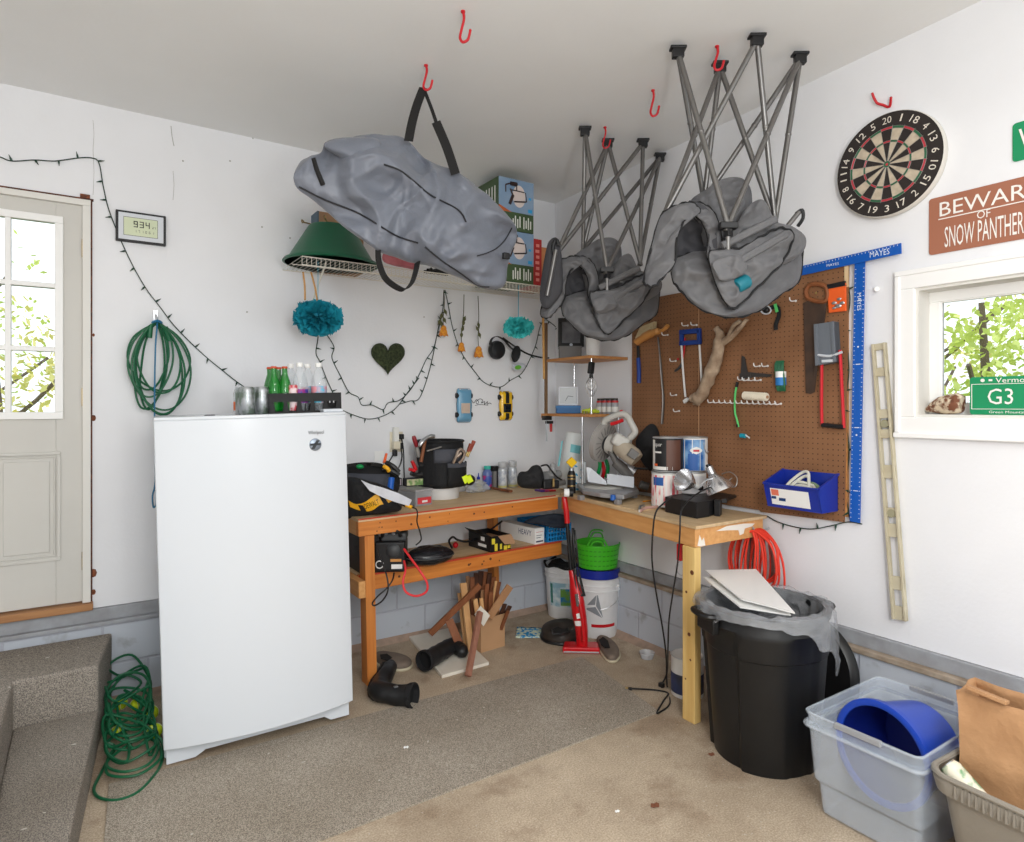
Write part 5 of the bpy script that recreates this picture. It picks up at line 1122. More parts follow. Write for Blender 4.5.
for x in (x0, x1-w3): mb.prism([(x,0,z0),(x,-dpt_+.03,z0),(x,-dpt_,zf-.02),(x,-dpt_,zf),(x,0,z1)], (w3,0,0))
mb.prism([(x0,-dpt_+.03,z0),(x1,-dpt_+.03,z0),(x1,-dpt_,zf-.0),(x0,-dpt_,zf-.0)], (0,.003,0)); 
mb.beam((x0,-dpt_-.003,zf),(x1,-dpt_-.003,zf),.012,.008); mb.beam((x0-.003,-dpt_,zf),(x0-.003,0,z1),.010,.008); mb.beam((x1+.003,-dpt_,zf),(x1+.003,0,z1),.010,.008)
mb.build('bin', blu2, t)
fy = lambda z: -dpt_+.03-(z-z0)/(zf-z0)*.03-.002
mb = MB().use(0); mb.add([(x0+.03,fy(z0+.015),z0+.015),(x1-.05,fy(z0+.015),z0+.015),(x1-.05,fy(zf-.02),zf-.02),(x0+.03,fy(zf-.02),zf-.02)],[(0,1,2,3)]); mb.use(1); mb.add([(x0+.035,fy(zf-.055)-.001,zf-.055),(x0+.075,fy(zf-.055)-.001,zf-.055),(x0+.075,fy(zf-.025)-.001,zf-.025),(x0+.035,fy(zf-.025)-.001,zf-.025)],[(0,1,2,3)])
mb.use(2); mb.box((x0+.09,fy(z0+.045)-.001,z0+.045),(.035,.001,.018)); mb.box((x0+.045,fy(z0+.05)-.001,z0+.05),(.025,.001,.014)); mb.build('label', [card, mat('label_salmon',(226,120,96),.5), mat('label_navy',(24,60,110),.5)], t)
rope = mat('pale_rope', (206,204,192), .8); ropeg = mat('green_grey_rope', (120,140,112), .8)
xm = (x0+x1)/2
for i,(m_, pts, lb) in enumerate(((rope,[(-.09,-.05,0),(-.03,-.07,.05),(.05,-.06,.04),(.07,-.1,.02),(.0,-.12,.03),(-.06,-.1,.03),(-.02,-.05,.09),(.02,-.05,.10),(.03,-.06,.05)],'pale looped cord lying in the blue parts bin on the pegboard'),(ropeg,[(-.08,-.10,-.01),(-.02,-.12,.0),(.05,-.12,.01),(.08,-.06,.03),(.03,-.05,.05),(-.05,-.08,.02),(-.07,-.11,.01),(.03,-.11,.02),(.07,-.05,.0)],'greenish grey cord coiled in the blue parts bin, beside the pale one'))):
    mb = MB().tube([matrix_of(t)@V((xm+x,y,zf-.04+z)) for x,y,z in pts], .0075, 8, 5); mb.tube([matrix_of(t)@V((xm+x*.9+.008,y-.008,zf-.05+z*.9)) for x,y,z in pts], .0075, 8, 5); tag(mb.build('cord', m_, None), lb, 'cord')
# hack saw
t = Wt('hacksaw', 'hacksaw with a blue grip and white bow frame hanging on the pegboard', 'saw', 690, 400, PO)
bluh = mat('grip_blue', (24,60,140), .5); wht = mat('white_enamel', (226,226,224), .4)
mb = MB(); P = [(679.5,331),(700.5,329),(700.5,334),(683.5,336),(684,340),(700.5,338),(700.8,344.5),(680,346)]
for a, b, w_ in (((680,332.5),(700.5,330.5),.028),((680,343.5),(700.5,342),.026),((681.5,331),(682,345),.022),((699,329.5),(699.5,344),.022)): A_, B_ = loc(t,W(*a,PO+.015)), loc(t,W(*b,PO+.015)); mb.beam(A_,B_,w_,.02,(0,1,0))
mb.build('grip', bluh, t, bevel=.003); wtube(t, [(681.5,345),(683,370),(685.4,397)], PO+.015, .006, 'bow', wht); wtube(t, [(699.5,345),(701,370),(702,392)], PO+.015, .006, 'bow', wht); wtube(t, [(684.5,400),(690,399),(699,396)], PO+.015, .0065, 'blade_bar', wht)
mb = MB(); A_,B_ = loc(t,W(684,402,PO+.018)), loc(t,W(688,399,PO+.018)); mb.beam(A_,B_,.02,.012,(0,1,0)); mb.build('blade_clamp', wht, t)
t = Wt('pliers', 'red-handled pliers hanging behind the hacksaw on the pegboard', 'pliers', 678, 372, PO); wtube(t, [(685,338),(684,352),(682,362)], PO+.008, .005, 'handle', redm); wtube(t, [(683,362),(679,368),(675,371)], PO+.008, .007, 'jaw', dkgrey); MB().sph(loc(t,W(678,359,PO+.006)), .007, 8).build('end_knob', redm, t)
# hand brush
t = Wt('hand_brush', 'wooden hand brush with pale bristles at the upper left of the pegboard', 'brush', 650, 335, PO)
tanw = mat('brush_wood', (202,142,78), .5); MB().sweep(fit_spline(wl(t,[(637,342),(643,338),(650,334),(657,331.5),(663,330),(668,325.5)],PO+.03),5),[.028]*6+[.032]*6+[.026]*5+[.014]*5+[.016]*4,10,flat=.8).build('handle', tanw, t)
mb = MB(); A_ = wl(t,[(635,338),(640,327),(654,321.5),(653,332),(638,341)],PO+.035); mb.prism(A_,(0,.026,0)); mb.build('bristles', mat('bristle',(196,178,140),.9,bump=1,bscale=80), t)
t = Wt('putty_knife', 'file with a blue handle hanging at the left edge of the pegboard', 'file', 638, 382, PO); wtube(t, [(638,346),(638.5,358)], PO+.01, .010, 'shank', black); wtube(t, [(638.3,358),(639,372),(638.8,383)], PO+.01, .013, 'handle', bluh, 10)
t = Wt('pry_bar', 'long curved steel bar hanging on the pegboard left of the hacksaw', 'bar', 662, 424, PO); MB().sweep(fit_spline(wl(t,[(658,337),(660,355),(662,380),(663.5,400),(662,424)],PO+.01),5),[.007]*6+[.009]*8+[.010]*7,8,flat=.5).build('bar', mat('bar_steel',(120,116,112),.4,metal=.7), t)
# driftwood
drift = mat('driftwood', (186,164,140), .85, col2=(132,108,86), scale=16, bump=1.2, bscale=24)
t = Wt('driftwood', 'gnarled pale driftwood branch hanging on the pegboard beside the hacksaw', 'driftwood', 700, 400, PO)
P = fit_spline(wl(t,[(692,398),(700,397),(706,385),(711,372),(716,360),(719,345),(720,335),(716,328)],PO+.035),6); n_=len(P)
mb = MB(); mb.sweep(P,[.018+.020*math.sin(PI*min(1,(i/n_)*1.1))+.009*nz((i*.25,1,1),1,3)+(.008 if i<6 else 0) for i in range(n_)],12); P = fit_spline(wl(t,[(721,344),(730,337),(738,330),(747,319)],PO+.035),6); mb.sweep(P,[.020+.006*nz((i*.3,3,1),1,5)-.0006*i for i in range(len(P))],10); P = fit_spline(wl(t,[(728,338),(733,327),(740,321)],PO+.04),5); mb.sweep(P,[.012]*len(P),8); P = wl(t,[(697,398),(694,404),(700,405)],PO+.03); mb.sweep(P,[.014,.010,.004],8)
mb.v = [v+V((.006*nz(v,25,1),.006*nz(v,25,2),.006*nz(v,25,3))) for v in mb.v]; mb.build('branch', drift, t, sharp=180)
# try squares
dst = mat('dark_steel', (74,70,68), .4, metal=.6); t = Wt('try_square', 'dark steel framing square hanging upright on the pegboard', 'square', 745, 376, PO); wpoly(t, [(742,355.5),(745,357),(748,372),(773,374.5),(770,377),(741,377),(741.5,366)], PO+.006, .004, 'square', dst, .001); wpoly(t, [(740,373.5),(752,372.5),(752,378),(741,378.5)], PO+.010, .008, 'stock', dst, .001)
# pegs
def peg():
    t = thing('peg_hook', '', 'peg hook', (0,0,0), RW, 'white peg hooks on the pegboard'); MB().tube([(0,.018,0),(0,-.005,0),(0,-.035,-.004),(0,-.05,.0),(0,-.054,.014)], .0030, 6, 4).build('wire', wht, t); MB().cyl((0,-.001,0),(0,-.004,0),.006,n=10).build('collar', wht, t); return t
pk0 = None
spots = [(714+i*5.6,402+ .15*i,0) for i in range(13)]+[(744,379.5,1),(748.5,380,1),(755,380,1),(761,380,1),(760,366,2),(768,366,2),(688,325.5,3),(697,325,3),(668,335,3),(676,361,4),(676.5,395,4),(679.5,411,4),(796,301,4)]
rl_ = {0:'white peg hook in the long row below the twine roll on the pegboard',1:'white peg hook in the short row under the steel square on the pegboard',2:'white peg hook between the steel square and the green twine on the pegboard',3:'white peg hook near the brush and hacksaw at the top of the pegboard',4:'lone empty white peg hook elsewhere on the brown pegboard'}
for (u,v,k) in spots:
    p = W(u,v,PO)
    if pk0 is None: pk0 = peg(); pk0.location = p; pk0['label'] = rl_[k]; q_ = pk0
    else: q_ = repeat(pk0, p, rl_[k])
    q_['group'] = ['peg hooks in the long row','peg hooks under the steel square','peg hooks beside the green twine','peg hooks near brush and hacksaw','lone peg hooks on the pegboard'][k]
t = Wt('twine_roll', 'roll of white twine lying on the row of peg hooks', 'twine', 756, 396, PO+.03); a, b = wl(t,[(744,395.5),(767,397)],PO+.035); mb = MB().cyl(a,b,.020,n=20)
for i in range(14): q = a.lerp(b,(i+.5)/14); mb.sweep([q+V((0,.0205*math.cos(2*PI*k/16),.0205*math.sin(2*PI*k/16))) for k in range(16)],.0022,5,True)
mb.build('twine', mat('twine_white',(226,218,200),.85), t); MB().cyl(a-(b-a)*.04,b+(b-a)*.04,.008,n=12).build('core', cardb, t)
t = Wt('paracord_hank', 'hank of green cord with a white and blue wrapper hanging on the pegboard', 'cord', 781, 392, PO)
a, b = wl(t,[(780,361),(781.5,391)],PO+.02); mb = MB()
for k in range(6): ox = (k-2.5)*.007; mb.tube([a+V((ox,0,.0)),a+V((ox*1.2,-.008,-.03)),b+V((ox*1.2,-.008,.03)),b+V((ox,0,0))],.0055,6,4)
mb.sph(a.lerp(b,.5),(.021,.014,(a-b).length*.5),12); mb.build('cord_bundle', grc, t); q = a.lerp(b,.55); mb = MB().use(0).cyl(q+V((0,0,.03)),q+V((0,0,.0)),.0255,n=20); mb.use(1).cyl(q+V((0,0,0)),q+V((0,0,-.04)),.0258,n=20); mb.build('wrapper', [card, mat('wrapper_blue',(40,120,190),.5)], t)
brg = mat('bright_green_cable', (90,200,110), .5); t = Wt('bungee_cord', 'thin bright green cord with dark ends hanging down the pegboard', 'cord', 739, 428, PO); wtube(t, [(736.5,386),(735,397),(735,412),(737,420),(738.5,427)], PO+.02, .0055, 'cord', brg); wtube(t, [(737.5,382),(736.5,387)], PO+.02, .008, 'end_clip', ink); wtube(t, [(737.3,424.5),(738,427)], PO+.02, .008, 'end_clip', ink)
t = Wt('cord_connector', 'small teal fitting hooked on the pegboard below the green cord', 'fitting', 743, 436, PO); wtube(t, [(740.5,435.5),(745.5,436)], PO+.015, .012, 'body', tl1, 10); wtube(t, [(745.5,435),(749.5,438)], PO+.015, .004, 'hook', wht)
t = Wt('headlamp', 'black headlamp with dangling strap under the larger hanging chair', 'headlamp', 765, 310, PO); mb = MB(); mb.sweep([loc(t,W(766+5*math.cos(a*PI/8),310+4*math.sin(a*PI/8),PO+.02)) for a in range(16)],.004,6,True); mb.build('lens_ring', silv, t); MB().sph(loc(t,W(766,310,PO+.015)),(.018,.012,.018),12).build('lamp_body', black, t)
MB().strap(wl(t,[(770,308),(777,307),(779,315),(776,324),(776,330)],PO+.02), .022, .004, 5, wdir=(1,0,0)).build('strap', black, t); MB().strap(wl(t,[(775,304),(777,312)],PO+.026), .016, .003, 3, wdir=(1,0,0)).build('strap_trim', brg, t)
# ================================================================ things on and under the workbench
def decal(tree, tops, bots, name, m, parent, lift=.004, nu=24, nv=5, fb=3.5):
    T = fit_spline([V((u,v,0)) for u,v in tops],8); Bq = fit_spline([V((u,v,0)) for u,v in bots],8)
    def at_(P, s): f = s*(len(P)-1); i = min(len(P)-2, int(f)); return P[i].lerp(P[i+1], f-i)
    def f(s,t): a, b = at_(T,s), at_(Bq,s); q = a.lerp(b,t); return on(tree,q.x,q.y,lift,fb)
    return MB().grid(f,nu,nv).build(name, m, parent, world=True)
def decal_text(tree, s, cu, cv, w, h, ang, name, m, parent, lift=.006, fb=3.5):
    mb = MB().text(s,0,0,w,h,0); ca, sa = math.cos(ang), math.sin(ang); mb.v = [on(tree, cu+v.x*ca+v.z*sa, cv-v.z*ca+v.x*sa, lift, fb) for v in mb.v]; return mb.build(name, m, parent, world=True)
bagb = mat('black_canvas', (26,26,28), .8, bump=.3, bscale=60); bagg = mat('charcoal_canvas', (74,76,84), .75, bump=.2, bscale=60); yell = mat('safety_yellow', (240,176,32), .5); white_p = mat('bucket_white', (230,231,232), .35); redp = mat('bright_red_plastic', (196,24,34), .3); clearg = mat('clear_grey_plastic', (190,192,196), .2, alpha=.5)
# tool bags
def Dp(u, v, x, y): pass
tb2 = thing('tool_bag', 'open black and charcoal tool bag behind the yellow-banded bag at the bench end', 'tool bag', D(370,498,3.80))
mb = MB(); pillow(mb, [(u,v,3.80) for u,v in ((344,468),(350,464.5),(370,465),(386,465),(395,470),(400,480),(398,492),(392,500),(344,501))], (372,482,3.8), .09, .09, rings=10, k=4, wr=.012, ws=9, seed=3, power=.3); tr = bvh_of(mb); mb.build('bag_body', bagb, tb2, world=True, sharp=180)
decal(tr, [(346,473),(370,474),(390,474)], [(346,486),(370,487),(390,488)], 'charcoal_panel', bagg, tb2, .006, fb=3.7)
MB().strap([D(346,466,3.70),D(362,464,3.70),D(380,465,3.70),D(392,472,3.70),D(397,482,3.71)], .02, .006, 4, wdir=RT).build('handle', webb, tb2, world=True)
tb1 = thing('tool_bag', 'black tool bag with a yellow band lettered DEWALT on the left end of the workbench', 'tool bag', D(372,516,3.56))
mb = MB(); pillow(mb, [(u,v,3.56) for u,v in ((343,480),(352,477),(366,480),(380,484),(392,489),(399,497),(402,506),(399,511),(388,513),(370,515),(343,516.5))], (370,498,3.56), .085, .09, rings=14, k=4, wr=.012, ws=9, seed=6, power=.4); tr1 = bvh_of(mb); mb.build('bag_body', bagb, tb1, world=True, sharp=180)
decal(tr1, [(348.5,500.5),(356,504),(365,502),(374,495.5),(380,493.5),(388,495.5),(393,497.5)], [(350,507),(358,510),(366,511.5),(373,510),(380,505),(386,504),(392,501)], 'yellow_band', yell, tb1, .005)
decal_text(tr1, 'DEWALT', 371.5, 504.3, 15, 5.2, -.35, 'band_lettering', ink, tb1)
decal(tr1, [(358,505),(363,505.5)], [(361,511.5),(367,512)], 'buckle_strap', bagb, tb1, .008, nu=4)
decal(tr1, [(379,496),(383,495)], [(384,505),(389,504)], 'buckle_strap', bagb, tb1, .008, nu=4)
grp = mat('green_plastic', (20,150,80), .4)
q = D(360,466.5,3.70); tag(MB().sph(q,(.024,.02,.014),12).build('plastic_ball', grp, None), 'small green plastic ball showing at the mouth of the open tool bag', 'ball')
t = thing('screwdriver', 'orange-handled screwdriver sticking out of the open tool bag', 'screwdriver', D(384,465,3.68)); MB().cyl(D(384,463,3.68),D(386.5,453.5,3.70),.009,.007,n=10).build('handle', oran, t, world=True); MB().cyl(D(383,470,3.68),D(384,463,3.68),.004,n=8).build('shaft', metal, t, world=True)
t = thing('pliers', 'black and yellow pliers lying on the edge of the open tool bag', 'pliers', D(390,470,3.64)); MB().tube([D(383,467,3.64),D(388,469,3.63),(D(394,472,3.63)),D(399,475,3.64)], .014, 8, 4).build('handle', black, t, world=True); MB().tube([D(384,466.5,3.62),D(387,468,3.61),D(389,471,3.62)], .012, 8, 4).build('grip', yell, t, world=True); MB().tube([D(386,462.5,3.64),D(393,466,3.63),D(399,472,3.64)], .013, 8, 4).build('handle', black, t, world=True)
tag(MB().cyl(D(390,492,3.55),D(391.5,478,3.58),.017,n=14).build('marker_pen', mat('pen_blue',(24,90,180),.4), None), 'blue tube standing between the two tool bags', 'tube')
mb = MB(); a = [(361,480),(370,484),(384,488),(398,493),(412,500),(409,506),(398,503),(384,498),(370,491)]; mb.prism([D(u,v,3.43) for u,v in a], RT*0+V((-.003,-.004,.001))); tag(mb.build('flyer', mat('glossy_flyer',(222,224,230),.35,col2=(190,192,200),scale=12), None), 'white glossy flyers lying across the yellow-banded tool bag', 'paper')
t = thing('flashlight', 'small yellow and black tool lying at the front edge under the flyer', 'tool', D(406,506,3.42)); MB().cyl(D(399,502,3.45),D(406,505,3.44),.012,n=10).build('barrel', black, t, world=True); MB().cyl(D(406,505,3.44),D(412,507.5,3.43),.010,n=10).build('tip', yell, t, world=True)
tag(MB().tube([D(411,507,3.45),D(416,509,3.41),D(417.5,514,3.40),D(417,522,3.42),D(420,532,3.5),D(421,540,3.62),D(416,545,3.66)], .004, 6, 5).build('cable', black, None), 'thin black cord hanging over the bench front down to the lower shelf', 'cord')
# organizer box
p = Z(416,506,.925); th_ = math.radians(13)
org = thing('organizer_box', 'grey translucent plastic organizer box with a red label on the workbench', 'box', (p.x,p.y,bt(p.x)), th_)
MB().bx(0,.125,0,.24,0,.088).build('box', clearg, org, bevel=.006); MB().bx(-.004,.129,-.004,.244,.088,.1).build('lid', mat('lid_grey',(176,174,176),.3,alpha=.8), org, bevel=.003); MB().bx(.008,.118,.01,.23,.006,.05).build('contents', mat('mixed_screws',(128,124,130),.6,col2=(90,88,92),scale=60,contrast=.1), org)
MB().bx(.012,.114,-.0015,0,.014,.052).build('red_label', mat('label_red',(206,60,66),.5), org); MB().bx(.045,.085,-.0022,-.0015,.022,.034).build('label_patch', card, org)
z_ = bt(p.x)+.1012
for (u0,u1,w_,lab,m1) in ((394.5,403,.045,'small dark carton with a pink window on the organizer box, left one',mat('box_mauve',(186,170,178),.5)),(403.5,427,.115,'cream and green printed carton with a black border on the organizer box, right one',mat('box_cream',(206,200,160),.5,col2=(110,150,80),scale=28,contrast=.08))):
    q = Z((u0+u1)/2,486,z_); t = thing('small_carton', lab, 'box', (q.x,q.y+.03,z_), math.radians(-4)); MB().bx(-w_/2,w_/2,-.03,.03,0,.048).build('carton', ink, t, bevel=.001); MB().bx(-w_/2+.005,w_/2-.005,-.031,-.03,.005,.043).build('front_print', m1, t)
# bucket organizer
bx_, by_ = -1.075, -.185; bz_ = bt(bx_)
bo = thing('bucket', 'white bucket wearing a black pocketed tool organizer on the workbench', 'bucket', (bx_,by_,bz_))
MB().lathe([(0,0),(.118,0),(.122,.004),(.142,.355),(.138,.355),(.118,.01),(0,.008)],40).build('bucket_shell', white_p, bo, sharp=50)
mb = MB(); vs=[]; 
def sl(s,t): a = -PI*1.08+s*2*PI*.88+.2; r = .133+.014*t+.014*abs(math.sin(a*2.5))*(1-t)+.003*nz((a*2,t*5,0),1,3); return V((r*math.cos(a), r*math.sin(a), .075+.29*t))
mb.grid(sl,60,10); so = mb.build('organizer_sleeve', bagb, bo, solid=.006)
mb = MB().grid(lambda s,t: V(((.153+.004*t)*math.cos(-2.3+1.25*s), (.153+.004*t)*math.sin(-2.3+1.25*s), .235+.085*t)),16,4); mb.build('charcoal_pocket', bagg, bo, solid=.004)
mb = MB().grid(lambda s,t: V(((.160+.02*math.sin(PI*s))*math.cos(-1.75+1.3*s), (.160+.02*math.sin(PI*s))*math.sin(-1.75+1.3*s), .085+.15*t)),16,4); mb.build('pocket', bagb, bo, solid=.004)
mb = MB().grid(lambda s,t: V(((.162+.02*math.sin(PI*s))*math.cos(-1.75+1.3*s), (.162+.02*math.sin(PI*s))*math.sin(-1.75+1.3*s), .205+.028*t)),16,3); mb.build('pocket_flap', bagg, bo, solid=.004)
MB().sweep([V((.150*math.cos(2*PI*k/36),.150*math.sin(2*PI*k/36),.365)) for k in range(36)],.008,8,True).build('rim', bagb, bo)
MB().lathe([(.148,.355),(.0,.345)],30).build('organizer_floor', bagb, bo)
L_ = lambda u,v,off: B(u,v,off)
t = thing('hammer', 'claw hammer lying across the rim of the organizer bucket, head up at left', 'hammer', L_(425,445,.32)); mb = MB(); mb.sweep(fit_spline([L_(419,447,.34),L_(421,443,.34),L_(425,439,.34),L_(430,436.5,.34),L_(434,436.5,.34)],4),[.006,.010,.013,.015,.016,.017,.017,.015,.014,.014,.014,.016,.018,.018,.018,.018,.018],10,flat=.8); mb.build('head', metal, t, world=True); MB().cyl(L_(425,440,.33),L_(421,462,.34),.011,n=10).build('handle', woodh, t, world=True)
t = thing('screwdriver', 'dark red handled screwdriver standing in the left pocket of the organizer bucket', 'screwdriver', L_(416,447,.30)); MB().sweep([L_(413.5,436,.3),L_(414,438,.3),L_(416.3,445,.3),L_(416.8,447,.3)],[.010,.014,.013,.008],10).build('handle', mat('maroon_plastic',(140,30,40),.35), t, world=True); MB().cyl(L_(416.8,447,.3),L_(419,457,.3),.013,.012,n=10).build('shaft', mat('grey_rubber',(140,138,134),.5), t, world=True); MB().cyl(L_(419,457,.3),L_(421,466,.3),.016,n=10).build('sheath', bagb, t, world=True)
t = thing('locking_pliers', 'steel pliers tucked in the right pocket of the organizer bucket', 'pliers', L_(460,460,.37)); nick = mat('nickel', (172,154,140), .35, metal=.7); MB().tube([L_(453,463,.37),L_(456,457,.38),L_(458,451,.38),L_(461,449,.38)], .009, 8, 4).build('handle', nick, t, world=True); MB().tube([L_(459,463,.37),L_(463,459,.38),L_(464.5,453,.38),L_(461,449,.38)], .009, 8, 4).build('handle', nick, t, world=True); MB().tube([L_(457,457,.385),L_(461,453,.385)], .011, 8, 3).build('jaw', nick, t, world=True)
for (a,b,lab) in (((467.5,457),(474,441),'taller brown-handled tool standing at the right edge of the organizer bucket'),((466,456),(471,444),'shorter brown-handled tool beside the taller one in the organizer bucket')):
    t = thing('chisel', lab, 'chisel', L_(*a,.24)); A_,B_ = L_(*a,.24),L_(*b,.24); MB().cyl(A_.lerp(B_,.35),B_,.010,.014,n=10).build('handle', mat('red_brown_handle',(150,60,36),.4), t, world=True); MB().cyl(A_,A_.lerp(B_,.35),.008,n=8).build('shaft', brass, t, world=True)
t = thing('paint_brush', 'long thin wooden-handled brush lying over the organizer bucket', 'brush', L_(445,447,.33)); MB().cyl(L_(427,451,.34),L_(453,443.5,.30),.005,n=8).build('handle', mat('grey_handle',(130,126,122),.5), t, world=True); MB().cyl(L_(453,443.5,.30),L_(463,441.5,.28),.009,.007,n=8).build('grip', tanw, t, world=True)
t = thing('spring_clamp', 'red and black spring clamp standing beside the organizer bucket', 'clamp', L_(415,476,.34)); MB().cyl(L_(412,461,.34),L_(416,470,.34),.011,n=10).build('handle', redp, t, world=True); MB().cyl(L_(409,469,.34),L_(415,471,.34),.010,n=10).build('handle', redp, t, world=True); MB().tube([L_(411,473,.34),L_(416,475,.34),L_(422,474,.34)],.014,8,4).build('jaw', black, t, world=True)
# bench clutter right of the bucket: placed on the top
def bp(u, v):
    p = Z(u,v,.925)
    if p.y > -.085: p = B(u,v,.085)
    p.z = bt(p.x); return p
def bottle(name, label, cat, p, prof, m, parts=(), group=None, n=20):
    t = thing(name, label, cat, p, 0, group); MB().lathe(prof,n).build('bottle_body', m, t, sharp=45)
    for (nm, pr, mm) in parts: MB().lathe(pr,n,cap=True).build(nm, mm, t, sharp=45)
    return t
p = bp(478.5,487); bottle('glue_bottle', 'small yellow glue bottle with a blue cap behind the clear bag on the workbench', 'bottle', p, [(0,0),(.016,0),(.018,.004),(.018,.065),(.008,.078)], mat('glue_yellow',(220,206,130),.4), [('cap',[(.0115,.078),(.0115,.094),(.005,.098),(.003,.122),(0,.123)],mat('cap_blue',(30,50,160),.4))])
p = bp(489.5,487); p.y += .03; t = bottle('water_bottle', 'blue and magenta bottle with a teal cap on the workbench', 'bottle', p, [(0,0),(.030,0),(.032,.004),(.032,.115),(.024,.135),(.020,.14)], mat('bottle_blue',(110,130,190),.25,alpha=.85), [('cap',[(.024,.140),(.024,.162),(0,.163)],mat('cap_teal',(60,186,168),.4)),('label',[(.0325,.02),(.0328,.021),(.0328,.095),(.0325,.096)],mat('label_magenta',(60,90,170),.4,col2=(190,50,120),scale=18,contrast=.05))])
p = bp(498.5,484); p.y += .05; t = box_t('small_box', 'narrow black box standing behind the two spray cans', 'box', p, (.05,.05,.155), black); MB().bx(-.0255,.0,-.0256,.0,.0,.12).build('grey_side', gbox, t)
spm = mat('spray_can_silver', (196,200,204), .3, metal=.3)
def spray(label, p):
    t = thing('spray_can', label, 'spray can', p, group='silver spray cans on the workbench'); MB().lathe([(0,0),(.031,0),(.032,.004),(.032,.13),(.026,.145),(.022,.148)],24).build('can_body', spm, t, sharp=50); MB().lathe([(.027,.145),(.029,.148),(.029,.182),(.026,.186),(0,.186)],24).build('cap', mat('clear_cap',(200,202,204),.2,alpha=.75), t, sharp=50); MB().lathe([(.0322,.006),(.0325,.007),(.0325,.02),(.0322,.021)],24,cap=False).build('label_band', mat('band_yellow',(200,196,130),.4), t); MB().lathe([(.0322,.03),(.0325,.031),(.0325,.12),(.0322,.121)],24,cap=False).build('label', mat('label_pale',(214,218,222),.4,col2=(176,184,196),scale=30,contrast=.06), t); return t
p1_ = bp(502.5,489);  sp1 = spray('left one of the two silver spray cans on the workbench', p1_); p2_ = bp(512.5,488.5);  repeat(sp1, p2_, 'right one of the two silver spray cans on the workbench')
a = bp(490,488); b = bp(511,495); t = thing('wooden_handle', 'brown wooden hammer handle lying on the workbench before the spray cans', 'tool handle', a); MB().sweep([a+V((0,0,.014)),a.lerp(b,.4)+V((0,0,.015)),a.lerp(b,.8)+V((0,0,.017)),b+V((0,0,.017))],[.010,.012,.016,.014],10,flat=.7).build('handle', woodh, t, world=True)
plast = mat('crumpled_film', (200,204,210), .15, alpha=.5, bump=1.5, bscale=30)
mb = MB(); c_ = bp(477,493); mb.sph(c_+V((0,0,.035)),(.085,.05,.042),24,f=lambda q,p:q*(1+.35*nz((p.x,p.y,p.z),2.5,4)+.15*nz((p.x,p.y,p.z),7,2))); mb.v=[V((v.x,v.y,max(v.z,c_.z+.001))) for v in mb.v]; tag(mb.build('plastic_bag', plast, None, sharp=20), 'crumpled clear plastic bag on the workbench beside the organizer bucket', 'plastic bag')
t = thing('tape_roll', 'black and hi-vis yellow striped roll standing on the crumpled plastic bag', 'tape', D(469.5,482,3.93)); c_ = D(469.5,480,3.93); mb = MB().sph((0,0,0),(.038,.03,.034),16); mb.v=[v+c_ for v in mb.v]; tr = bvh_of(mb); mb.build('roll', black, t, world=True)
for k in (-3.2,.4,3.6): decal(tr, [(465+k,477),(470+k,474.5)],[(468+k,484),(473+k,481)], 'yellow_stripe', mat('hivis',(214,236,30),.5), t, .003, nu=5, fb=3.9) if k < 3 else None
p = bp(522.5,488.5)+V((0,.02,0)); t = thing('dust_mask', 'white cone dust mask with a yellow strap on the workbench', 'mask', p); MB().at(Matrix.Scale(1.15,4)).lathe([(.030,.0),(.029,.02),(.022,.045),(.009,.062),(0,.064)],20,sx=1,sy=.7,cap=False).build('cup', mat('mask_cream',(228,220,196),.8), t, solid=.003); MB().tube([(-.03,-.01,.005),(-.04,-.04,.003),(.02,-.05,.003),(.05,-.02,.004),(.033,0,.01)],.002,5,4).build('strap', yell, t)
mb = MB(); pillow(mb, [(u,v,4.12) for u,v in ((517,478),(520,472),(527,471),(532,466),(538,465),(542,469),(544,478),(543,488),(527,488.5),(519,486))], (532,478,4.12), .06, .06, rings=10, k=4, wr=.02, ws=12, seed=3); tag(mb.build('black_cloth', bagb, None, sharp=180), 'bundled black cloth on the workbench right of the spray cans', 'cloth')
t = thing('power_sander', 'grey power tool with a black base beside the bundled black cloth', 'power tool', bp(550,491)); c_ = bp(550,491); mb = MB(); mb.cyl(D(545,477,4.15),D(559,474,4.25),.036,.028,n=16); mb.cyl(D(552,476,4.15),D(553,466,4.15),.028,.020,n=14); mb.sph(D(553,466,4.15),.022,12); mb.build('housing', mat('tool_grey',(150,150,150),.4), t, world=True); MB().box(D(549,484,4.10),(.11,.08,.055),Matrix.Rotation(-.2,3,'Z')).build('base', black, t, world=True, bevel=.008); MB().tube([D(541,466,4.1),D(547,465,4.08),(D(551,470,4.06)),D(557,477,4.1),D(562,480,4.12)],.006,6,4).build('cord', black, t, world=True); MB().cyl(D(553.5,487,4.04),D(553.5,479,4.06),.008,n=8).build('knob', brass, t, world=True); MB().cyl(D(556,484,4.1),D(564,482,4.14),.020,n=12).build('nose', metal, t, world=True)
mg = [mat('folder_purple',(110,60,170),.5),mat('folder_magenta',(196,40,120),.5),mat('folder_red',(206,50,50),.5)]
for i,(u,nm) in enumerate(((541,'purple'),(545.5,'magenta'),(550,'red'))):
    c_ = bp(u+1.5,493.5); mb = MB().box(c_+V((0,.02,.006+.001*i)),(.045,.08,.010)); tag(mb.build('sandpaper_pad', mg[i], None), nm+' flat pad lying at the bench front below the power tool', 'pad', 'coloured pads at the bench corner')
